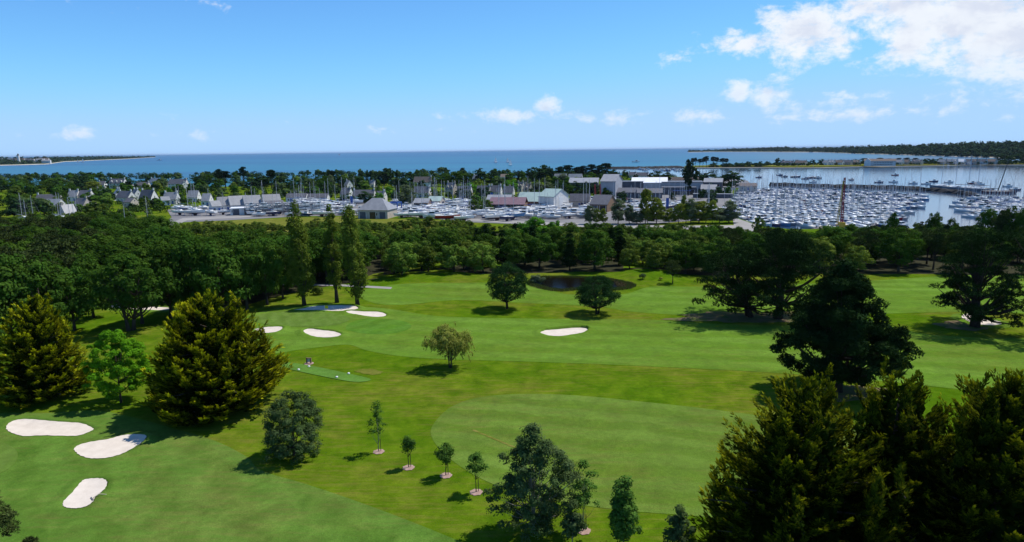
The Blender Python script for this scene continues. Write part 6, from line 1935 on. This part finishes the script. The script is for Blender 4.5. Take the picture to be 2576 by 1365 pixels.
# --- breakwater and far jetty
def rock_mound(name, label, pts, width, h, cat):
    r = np.random.default_rng(len(label))
    P = [Vector(p) for p in pts]
    line = []
    for a, b in zip(P, P[1:]):
        n = max(2, int((b - a).length / 3.0))
        line += [a.lerp(b, k / n) for k in range(n)]
    line.append(P[-1])
    mb = MB()
    prof = [(-1, -1.5), (-.8, 0), (-.55, .55), (-.3, .95), (0, 1.0), (.3, .95), (.55, .55), (.8, 0), (1, -1.5)]
    m = len(prof)
    for i, p in enumerate(line):
        t = (line[min(i + 1, len(line) - 1)] - line[max(i - 1, 0)]).normalized()
        nn = Vector((-t.y, t.x, 0))
        e = min(1, (len(line) - 1 - i) / 3 + .15)
        for k, (u, z) in enumerate(prof):
            q = p + nn * (u * width * e) + Vector(r.normal(size=3) * (.45 if 0 < k < m - 1 else .1))
            mb.v.append((q.x, q.y, SEA + z * h * (e if z > 0 else 1) + float(r.normal()) * .25))
    for i in range(len(line) - 1):
        for k in range(m - 1):
            mb.f.append((i * m + k, (i + 1) * m + k, (i + 1) * m + k + 1, i * m + k + 1)); mb.m.append(0)
    return thing(name, label, cat, mesh=mb.mesh(name, M['rock']))
bw = [onplane(*Z(4, *q), SEA) for q in [(150, 452), (450, 462), (700, 470), (1000, 476), (1290, 484), (1500, 494), (1700, 508), (1920, 530), (2140, 562)]]
rock_mound('breakwater', 'dark stone breakwater curving round the marina', bw, 4.5, 2.5, 'breakwater')
jt = [onplane(*Z(3, *q), SEA) for q in [(1060, 304), (1300, 304), (1500, 301), (1700, 297), (1830, 296)]]
rock_mound('jetty', 'low dark jetty reaching across to the spit', jt, 12.0, 3.2, 'jetty')

# low dark scrub that covers the spit between its houses
sr = np.random.default_rng(5)
cl = []
for k in range(420):
    x = sr.uniform(-320, 2900)
    q = onplane(*Z(4, x, 266 - .006 * x + (6 if x < 600 else 0)), .9)
    q = q + Vector((q.x, q.y, 0)).normalized() * float(sr.uniform(24, 110))
    cl.append((q.x, q.y, 1.0 + float(sr.uniform(.3, 2.4))))
v, f, t = crown_leaves(sr, np.array(cl), 3.4, len(cl) * 34, 1.1, .65, flat=.7, up=.4, out=0)
struct('spit_shrubbery', np_mesh('spit_shrubbery', v, f, M['darkoak'], {'tint': t}), kind='stuff', label='low dark scrub on the spit')

# --- tall trees at the near edge of the wood, left of the poplars
for i, (bx, by, ty, hw, kind) in enumerate([(-55, 885, 650, 90, 'oak'), (32, 862, 640, 88, 'oak'), (112, 852, 655, 78, 'oak'), (188, 832, 668, 66, 'oak'), (15, 790, 618, 60, 'marpine'), (62, 780, 626, 58, 'marpine'), (122, 772, 622, 58, 'marpine'), (178, 768, 640, 50, 'marpine'), (236, 800, 640, 58, 'oak'),
        (432, 800, 605, 72, 'oak'), (492, 796, 592, 70, 'oak'), (560, 792, 604, 74, 'oak'), (622, 780, 594, 60, 'oak'), (672, 768, 600, 54, 'oak'), (712, 752, 612, 44, 'oak'), (470, 780, 690, 60, 'scrub')]):
    b = G(bx, by)
    H = height_to(b, ty)
    put_tree(kind, b, H, hw * mpp(b), f'{"tall pine" if kind == "marpine" else "tall dark tree" if kind == "oak" else "low rounded bush tree"} at the near wood edge, {ordinal(i)} from the left', 'tall trees at the near wood edge')

# --- small trees between the harbour halls
k = 0
for _ in range(4000):
    if k >= 34:
        break
    px, py = TR.uniform(1420, 1835), TR.uniform(456, 512)
    q = onplane(px, py)
    if any((q.x - hx) ** 2 + (q.y - hy) ** 2 < (hr * .95) ** 2 for hx, hy, hr in hs) or not free(q.x, q.y, 6):
        continue
    mark(q.x, q.y)
    H = TR.uniform(4.5, 8.5)
    put_tree('dark' if k % 3 else 'garden', (q.x, q.y, 0), H, H * TR.uniform(.42, .6), 'small green tree between the harbour halls', 'small trees between the harbour halls'); k += 1

# thickets along the shore behind the village
sr = np.random.default_rng(15)
cl = []
for k in range(330):
    px = sr.uniform(-40, 1580)
    q = onplane(px, sr.uniform(443, 452) + (3 if px < 400 else 0))
    cl.append((q.x, q.y, float(sr.uniform(1.5, 4.5))))
v, f, t = crown_leaves(sr, np.array(cl), 4.2, len(cl) * 60, .95, .65, flat=.8, up=.4, out=0)
struct('shore_shrubbery', np_mesh('shore_shrubbery', v, f, M['darkoak'], {'tint': t}), kind='stuff', label='dark thickets along the shore behind the village')

# ================================================================== POND, SMALL THINGS
M['pond'] = water_mat('peaty pond water', (0.005, 0.0036, 0.001), (0.005, 0.0036, 0.001), (0.005, 0.0036, 0.001), 0.22, 0.03, 0.12, False)
pz = lambda x, y: ((2080 + x * .21739) * .63324, (1060 + y * .21739) * .63324)
pond = spline([G(*pz(*q)).xy for q in [(170, 300), (230, 230), (420, 205), (800, 205), (1130, 215), (1500, 240), (1800, 300), (1900, 360), (1700, 410), (1300, 415), (1000, 405), (720, 430), (450, 400), (270, 350)]], 6)
struct('pond', sheet('pond', pond, gridpts(pond, 3), M['pond'], lambda x, y: hgt(x, y) + .05), label='dark brown pond')
# the far bank is higher ground in shade, reeds all round
M['reed'] = foliage('green reeds', (0.085, 0.125, 0.030), (0.115, 0.140, 0.045), trans=.2)
M['dryreed'] = foliage('dry brown reeds', (0.175, 0.125, 0.065), (0.12, 0.095, 0.05), trans=.2)
rr = np.random.default_rng(3)
pc = sum(pond, Vector((0, 0))) / len(pond)
gp, gd, bp_, bd = [], [], [], []
for k in range(4200):
    i = rr.random() * len(pond)
    a = pond[int(i) % len(pond)].lerp(pond[(int(i) + 1) % len(pond)], i % 1)
    o_ = (a - pc).normalized()
    near_side = a.y < pc.y
    q = a + o_ * float(rr.uniform(-.1, 1.9 if near_side else 1.0))
    u = float(rr.random())
    (gp if u < .8 else bp_).append((q.x, q.y, hgt(q.x, q.y)))
for k in range(700):
    q = pc + Vector((float(rr.uniform(9.5, 15)), float(rr.uniform(-5, 7))))
    if inside(pond, q.x, q.y):
        bp_.append((q.x, q.y, hgt(q.x, q.y)))
def tufts(name, pts, mat, hgt_, label):
    P = np.repeat(np.array(pts), 3, axis=0) + rr.normal(size=(len(pts) * 3, 3)) * np.array([.18, .18, 0])
    n = len(P)
    d = np.array([0, 0, 1.0]) + rr.normal(size=(n, 3)) * .3
    v, f, t = leaf_quads(P, unit(n, rr) * np.array([1, 1, .2]), d, hgt_ * rr.uniform(.5, 1.2, n), .09, rr.random(n), base=True)
    struct(name, np_mesh(name, v, f, M[mat], {'tint': t}), kind='stuff', label=label)
tufts('reeds', gp, 'reed', .55, 'green reeds round the pond')
tufts('reeds', bp_, 'dryreed', .5, 'brown dead reeds in the shallow end of the pond')
b, H, w = spot(1352, 714, 692, 20)
plant('shrub', 'feathery pale bush at the end of the pond by the egg shaped pine', b, broadleaf(66, H, .1, w, 'bush', 30, .7, 1500, .2, .05, 8, leafmat='greyleaf', droop=.6), 'shrub')
b, H, w = spot(1662, 705, 697, 6)
plant('shrub', 'tiny yellowish shrub next to the small pine', b, broadleaf(67, H, .2, w, 'bush', 10, .3, 300, .12, .04, 4, leafmat='willow'), 'shrub')
# gravel path behind the poplars
path = [(690, 716), (740, 717), (800, 718), (860, 719), (915, 722), (985, 726)]
pts_ = [G(*q).xy for q in path]
strip = [p + Vector((0, 1.0)) for p in pts_] + [p - Vector((0, 1.0)) for p in reversed(pts_)]
lay('path', strip, M['road'], 0.06, 3.0, label='pale gravel path behind the poplars')
# drainage scars: faint bare lines crossing the rough
for k, (a, b_) in enumerate([((1190, 1083), (1345, 1148)), ((1690, 1405), (1180, 1075))][:1]):
    pa, pb = G(*a).xy, G(*b_).xy
    nn = (pb - pa).normalized(); nn = Vector((-nn.y, nn.x)) * .16
    lay('worn_line', [pa + nn, pb + nn, pb - nn, pa - nn], M['meadow'], 0.05, 3.0, label='narrow bare line across the rough')

# --- tee sign, tee markers, flag, rake
sx = lambda x, y: ((1150 + x * .13587) * .63324, (1380 + y * .13587) * .63324)
p = G(*sx(570, 485))
o = thing('tee_sign', 'grey tee board between two wooden posts on a bare patch', 'sign', p, R(-6))
k = mpp(p) * .13587 * .63324
for dx in (-60 * k, 60 * k):
    part('post', MB().box(-.09, .09, -.09, .09, -.1, 160 * k + (.12 if dx < 0 else 0)).mesh('post', M['timber']), o, (dx, 0, 0))
part('panel', MB().box(-60 * k + .1, 60 * k - .1, -.05, .05, 55 * k, 148 * k).mesh('panel', plain('sign face', (0.46, 0.54, 0.58), (0.36, 0.44, 0.48), 3.0, 0.5, 0.4)), o)
part('cap', MB().box(-60 * k - .12, 60 * k + .12, -.1, .1, 160 * k + .001, 160 * k + .09).mesh('cap', M['timber']), o)
part('bare_patch', MB().tube([(0, 0, .05), (0, 0, .09)], [140 * k, 120 * k], 16).mesh('bare_patch', M['mulch']), o)
M['white_marker'] = plain('white tee marker', (0.82, 0.82, 0.80), None, 1, .5, .3)
for (x, y, lb) in [(570, 590, 'white tee marker just below the tee board'), (268, 682, 'white tee marker by the big cypress'), (1730, 795, 'white tee marker on the upper edge of the tee end'), (1385, 902, 'white tee marker on the lower edge of the tee end')]:
    p = G(*sx(x, y))
    o = thing('tee_marker', lb, 'marker', p, 0, 'white tee markers')
    prof = [(.13, .0), (.16, .07), (.15, .14), (.10, .2), (.03, .23)]
    part('dome', MB().tube([(0, 0, .05 + z) for _, z in prof], [a * 1.25 for a, _ in prof], 10).mesh('dome', M['white_marker'], smooth=True), o)
    part('spike', MB().tube([(0, 0, -.1), (0, 0, .06)], .02, 5).mesh('spike', M['steel']), o)
p = G(((1150 + 1210 * .11646) * .63324), ((1180 + 510 * .11646) * .63324))
H = height_to(p, (1180 + 465 * .11646) * .63324) + 1.0
o = thing('golf_flag', 'yellow flag of the putting green in front of the shaded bunker', 'flag', p)
part('pole', MB().tube([(0, 0, 0), (0, 0, H)], .03, 6).mesh('pole', M['trim']), o)
mb = MB()
for i in range(6):
    x = .04 + i * .13
    mb.v += [(x, .07 * math.sin(i * 1.3), H - .02), (x, .07 * math.sin(i * 1.3 + .4), H - .6)]
for i in range(5):
    mb.f.append((2 * i, 2 * i + 1, 2 * i + 3, 2 * i + 2)); mb.m.append(0)
part('flag', mb.mesh('flag', plain('yellow flag cloth', (0.75, 0.62, 0.03), None, 1, .8, .1)), o)
p = G(*[v * .63324 for v in (0 + 763 * .4798, 1500 + 1018 * .4798)]); q = G(*[v * .63324 for v in (0 + 885 * .4798, 1500 + 980 * .4798)])
d = q - p
o = thing('bunker_rake', 'rake lying across the edge of the kidney shaped bunker', 'rake', (p.x, p.y, p.z), math.atan2(d.y, d.x))
part('handle', MB().tube([(0, 0, .16), (d.xy.length * .5, 0, .42), (d.xy.length, 0, .12)], .035, 6).mesh('handle', plain('pale wood handle', (0.55, 0.48, 0.36), None, 2, .7, .2)), o)
part('head', MB().box(-.05, .05, -.38, .38, .12, .18).mesh('head', M['dark_clad']), o)
for k in range(7):
    part('tooth', MB().box(-.015, .015, -.015, .015, .05, .12).mesh('tooth', M['dark_clad']), o, (0, -.33 + k * .11, 0))

# --- cars
CARM = [plain('car paint ' + n, c, tuple(v * .92 for v in c), 1, .25, .5) for n, c in (('white', (.72, .72, .72)), ('silver', (.42, .43, .45)), ('black', (.03, .03, .035)), ('blue', (.04, .09, .22)), ('red', (.32, .03, .03)))]
CNAME = ['white', 'silver', 'black', 'blue', 'red']
M['tyre'] = plain('tyre rubber', (.02, .02, .02), None, 1, .9, .1)
def car_body(mat):
    mb = MB()
    sec = [(-2.1, .35, .75), (-2.05, .3, .95), (-1.3, .28, 1.0), (.8, .28, .98), (1.6, .3, .86), (2.1, .35, .7)]
    for x, z0, z1 in sec:
        mb.v += [(x, -.82, z0), (x, -.86, (z0 + z1) / 2), (x, -.78, z1), (x, .78, z1), (x, .86, (z0 + z1) / 2), (x, .82, z0)]
    for i in range(5):
        for k in range(6):
            k2 = (k + 1) % 6
            mb.f.append((i * 6 + k, i * 6 + k2, (i + 1) * 6 + k2, (i + 1) * 6 + k)); mb.m.append(0)
    mb.f.append((5, 4, 3, 2, 1, 0)); mb.m.append(0)
    mb.f.append(tuple(30 + k for k in range(6))); mb.m.append(0)
    mb.add([(-1.15, -.62, 1.452), (.3, -.62, 1.452), (.3, .62, 1.452), (-1.15, .62, 1.452), (-1.1, -.6, 1.48), (.25, -.6, 1.48), (.25, .6, 1.48), (-1.1, .6, 1.48)], [(0, 1, 5, 4), (1, 2, 6, 5), (2, 3, 7, 6), (3, 0, 4, 7), (4, 5, 6, 7)])
    return mb.mesh('body', mat)
CBODY = [car_body(m) for m in CARM]
CGLASS = MB().add([(-1.75, -.74, .98), (1.05, -.74, .96), (1.05, .74, .96), (-1.75, .74, .98), (-1.2, -.63, 1.45), (.35, -.63, 1.45), (.35, .63, 1.45), (-1.2, .63, 1.45)], [(0, 1, 5, 4), (1, 2, 6, 5), (2, 3, 7, 6), (3, 0, 4, 7), (4, 5, 6, 7)]).mesh('glass', M['glass'])
CWHEEL = MB().tube([(0, -.1, 0), (0, .1, 0)], .31, 10).mesh('wheel', M['tyre'])
CLAMP = MB().box(-.03, .03, -.14, .14, -.07, .07).mesh('headlight', M['trim'])
cr = random.Random(8)
def car(p, rz, label, group):
    ci = cr.choices(range(5), (4, 4, 3, 3, 1))[0]
    o = thing('parked_car', label.replace('COL', CNAME[ci]), 'car', p, rz, group)
    part('body', CBODY[ci], o); part('windows', CGLASS, o)
    for x in (-1.3, 1.3):
        for y in (-.78, .78):
            part('wheel', CWHEEL, o, (x, y, .31))
    for y in (-.55, .55):
        part('headlight', CLAMP, o, (2.1, y, .6))
n = 0
for (y0, xa, xb, cnt_) in ((532, 1930, 2300, 12), (546, 1960, 2280, 11), (520, 2180, 2330, 5)):
    for k in range(cnt_):
        p = onplane(*Z(3, xa + (xb - xa) * (k + cr.uniform(.1, .6)) / cnt_, y0 + cr.uniform(-2, 2)))
        car((p.x, p.y, .12), R(70 + cr.uniform(-6, 6)), f'COL car in the marina car park, {ordinal(n)} counted row by row', 'cars in the marina car park'); n += 1
for k in range(9):
    p = onplane(*Z(3, 1185 + (k % 5) * 28, 618 + (k // 5) * 22 + (k % 5) * 4))
    car((p.x, p.y, .12), R(55), f'COL car parked by the timber gabled hall, {ordinal(k)} counted row by row', 'cars parked by the timber gabled hall')
for k in range(6):
    p = onplane(*Z(2, 1090 + k * 46, 738 + (k % 2) * 6))
    car((p.x, p.y, .12), R(20 + 15 * (k % 3)), f'COL car beside the clubhouse, {ordinal(k)} from the left', 'cars beside the clubhouse')

# --- cranes, boat hoist, banners, containers, racks, lamps
M['crane_red'] = plain('red crane paint', (0.36, 0.035, 0.05), None, 1, .5, .3)
M['crane_yellow'] = plain('yellow crane paint', (0.62, 0.40, 0.05), None, 1, .5, .3)
def lattice(a, b, w, mat, name, n=14, chord=.10):
    mb = MB()
    a, b = Vector(a), Vector(b)
    t = (b - a).normalized(); u = t.orthogonal().normalized(); v = t.cross(u)
    cs = [(u * s1 + v * s2) * (w / 2) for s1 in (-1, 1) for s2 in (-1, 1)]
    for c in cs:
        mb.bar(a + c, b + c * .6, chord)
    for k in range(n):
        f0, f1 = k / n, (k + 1) / n
        s0, s1 = 1 - .4 * f0, 1 - .4 * f1
        for i, j in ((0, 1), (1, 3), (3, 2), (2, 0)):
            mb.bar(a.lerp(b, f0) + cs[i] * s0, a.lerp(b, f1) + cs[j] * s1, chord * .6)
    return mb.mesh(name, mat)
def crane(reg, bx, by, tx, ty, label, w=.75, jib=True, extra=None):
    p = onplane(*Z(reg, bx, by)); H = height_to(p, Z(reg, tx, ty)[1])
    lean = (tx - bx) * OFFS[reg][1] * mpp(p) - H * (p.x / 2200)
    o = thing('harbour_crane', label, 'crane', p)
    part('mast', lattice((0, 0, 1.2), (lean * .55, 0, H), w, M['crane_red'], 'mast', 18, .10), o)
    part('base', MB().box(-1.6, 1.6, -1.6, 1.6, -2.5, .6).box(-1.1, 1.1, -1.1, 1.1, .6, 1.6).mesh('base', M['crane_yellow']), o)
    if jib:
        part('jib', lattice((-1.5, .5, 1.2), (lean * .55 - .3, 0, H * .93), .6, M['crane_yellow'], 'jib', 16, .06), o)
        part('cable', MB().bar((-1.9, .4, 1.4), (lean * .55, 0, H - .2), .03).mesh('cable', M['steel']), o)
    return o
crane(4, 826, 842, 849, 378, 'tall red lattice crane in front of the marina')
crane(3, 922, 690, 918, 462, 'first of two red lattice masts in the yard', .7, False)
crane(3, 975, 712, 968, 462, 'second of two red lattice masts in the yard', .7, False)
p = onplane(*Z(2, 1436, 758)); k = .25074 * mpp(p)
o = thing('boat_hoist', 'blue travelling boat hoist beside the clubhouse', 'hoist', p, R(-12))
for sx_ in (-1, 1):
    for sy in (-1, 1):
        part('leg', MB().box(-.25, .25, -.25, .25, .4, 5.6).mesh('leg', M['blue_paint']), o, (sx_ * 52 * k, sy * 3, 0))
        part('wheel', MB().tube([(0, -.2, .45), (0, .2, .45)], .45, 10).mesh('wheel', M['tyre']), o, (sx_ * 52 * k, sy * 3, 0))
for sy in (-1, 1):
    part('beam', MB().box(-56 * k, 56 * k, -.25, .25, 5.602, 6.1).mesh('beam', M['blue_paint']), o, (0, sy * 3, 0))
for sx_ in (-1, 1):
    part('cross_beam', MB().box(-.2, .2, -2.74, 2.74, 5.7, 6.0).mesh('cross_beam', M['blue_paint']), o, (sx_ * 50 * k, 0, 0))
for (reg, x, y0, y1, lb) in [(2, 382, 668, 602, 'blue banner beside the big pale gabled house'), (2, 986, 648, 582, 'blue banner beside the clubhouse trees'), (2, 2393, 600, 547, 'blue banner above the plum roofed hall'), (3, 1632, 700, 600, 'blue banner behind the silver row')]:
    p = top_at(*Z(reg, x, y1), 7.0)
    o = thing('banner', lb, 'banner', p, 0, 'blue harbour banners')
    part('pole', MB().tube([(0, 0, 0), (0, 0, 7.2)], .07, 6).mesh('pole', M['alloy']), o)
    part('cloth', MB().box(.09, 1.5, -.02, .02, 2.6, 7.0).mesh('cloth', M['blue_paint']), o)
p = onplane(*Z(2, 1397, 782))
o = thing('kiosk', 'small red and white striped kiosk in front of the boat hoist', 'kiosk', p, R(-4))
for i in range(5):
    part('panel', MB().box(-2.4 + i * .96, -2.4 + i * .96 + .955, -1, 1, 0, 2.1).mesh('panel', M['crane_red' if i % 2 == 0 else 'white_wall']), o)
part('roof', MB().box(-2.55, 2.55, -1.15, 1.15, 2.103, 2.3).mesh('roof', M['white_roof']), o)
M['cont_blue'] = plain('bright blue steel', (0.05, 0.22, 0.50), None, 1, .5, .3)
p = onplane(*Z(3, 1070, 706))
o = thing('container', 'bright blue storage container left of the silver row', 'container', p, R(5))
part('body', MB().box(-3, 3, -1.2, 1.2, .1, 2.6).mesh('body', M['cont_blue']), o)
for i in range(12):
    part('rib', MB().box(-2.9 + i * .5, -2.75 + i * .5, -1.26, -1.203, .2, 2.5).mesh('rib', M['cont_blue']), o)
for (x, y, rz, lb) in [(775, 775, 8, 'white camper van at the end of the yard hedge'), (540, 782, 5, 'white van in front of the poplar top')]:
    p = onplane(*Z(3 if x == 775 else 2, x, y))
    o = thing('van', lb, 'van', p, R(rz))
    part('body', MB().add([(-2.6, -1, .35), (2.6, -1, .35), (2.6, 1, .35), (-2.6, 1, .35), (-2.6, -1, 2.7), (1.5, -1, 2.7), (1.5, 1, 2.7), (-2.6, 1, 2.7), (2.6, -1, 1.3), (2.6, 1, 1.3)], [(0, 1, 8, 5, 4), (2, 3, 7, 6, 9), (1, 2, 9, 8), (5, 8, 9, 6), (4, 5, 6, 7), (3, 0, 4, 7)]).mesh('body', M['b_white']), o)
    part('windscreen', MB().add([(2.45, -.85, 1.52), (2.45, .85, 1.52), (1.72, .85, 2.5), (1.72, -.85, 2.5)], [(0, 1, 2, 3)]).mesh('windscreen', M['glass']), o, (.03, 0, .03))
    for xx in (-1.6, 1.6):
        for yy in (-.95, .95):
            part('wheel', CWHEEL, o, (xx, yy, .31))
# boat racks: steel frames along the front of the yard with small boats lying on them
for j, (x, y) in enumerate([(60, 772), (200, 778), (340, 772), (480, 768), (620, 764)]):
    p = onplane(*Z(2, x, y))
    o = thing('boat_rack', f'steel rack for small boats behind the poplar tops, {ordinal(j)} from the left', 'rack', p, R(3), 'steel boat racks')
    for i in range(6):
        for yy in (-1.2, 1.2):
            part('post', MB().box(-.08, .08, -.08, .08, 0, 6.0).mesh('post', M['steel']), o, (-6 + i * 2.4, yy, 0))
    for zz in (2.2, 4.1, 6.0):
        for yy in (-1.2, 1.2):
            part('rail', MB().box(-6.3, 6.3, -.07, .07, zz + .001, zz + .16).mesh('rail', M['steel']), o, (0, yy, 0))
    for zz in (2.36, 4.26):
        for i in range(2):
            motorboat((p.x - 3 + 6 * i, p.y, zz + .45), R(3), f'small boat on the {"lower" if zz < 3 else "upper"} shelf of the {ORD[j]} steel rack', 'boats on the steel racks', 0, BR.choice(('b_white', 'b_white', 'b_grey')))
M['lamp'] = plain('lamp grey', (.45, .46, .48), None, 1, .5, .3)
for i, (x, y0, y1) in enumerate([(2115, 640, 560), (2215, 640, 575), (2310, 640, 580), (2400, 640, 575), (2040, 600, 540)]):
    p = onplane(*Z(3, x, y0)); H = 9.0
    o = thing('street_lamp', f'curved arm street lamp along the quay, {ordinal(i)} from the left', 'lamp', (p.x, p.y, 0), 0, 'street lamps along the quay')
    part('pole', MB().tube([(0, 0, 0), (0, 0, H * .8), (.6, 0, H * .96), (2.2, 0, H)], [.11, .09, .07, .06], 6).mesh('pole', M['lamp']), o)
    part('lamp_head', MB().box(2.0, 2.9, -.15, .15, H - .08, H + .1).mesh('lamp_head', M['lamp']), o)
p = onplane(*Z(1, 1150, 600))

# ================================================================== AIR: thin sea haze over everything
hz = MB().box(-61000, 61000, -3000, 91000, -6, 75)
hm, t, out = new_mat('thin sea haze')
vol = t.new('ShaderNodeVolumePrincipled')
vol.inputs['Color'].default_value = (0.62, 0.78, 1.0, 1.0)
vol.inputs['Density'].default_value = 1.5e-5
vol.inputs['Anisotropy'].default_value = 0.2
t.l.new(vol.outputs[0], out.inputs['Volume'])
struct('haze', hz.mesh('haze', hm), kind='stuff', label='thin blue haze over the bay')

# ------------------------------------------------------------------ look-alikes are told apart by their order in the picture
bpy.context.view_layer.update()
same = {}
for o in COL.objects:
    if o.parent is None and 'label' in o and 'category' in o:
        same.setdefault(o['label'], []).append(o)
for lab, obs in same.items():
    if len(obs) > 1:
        obs.sort(key=lambda o: project(o.location)[0])
        for k, o in enumerate(obs):
            o['label'] = f'{lab}, {ordinal(k)} from left'
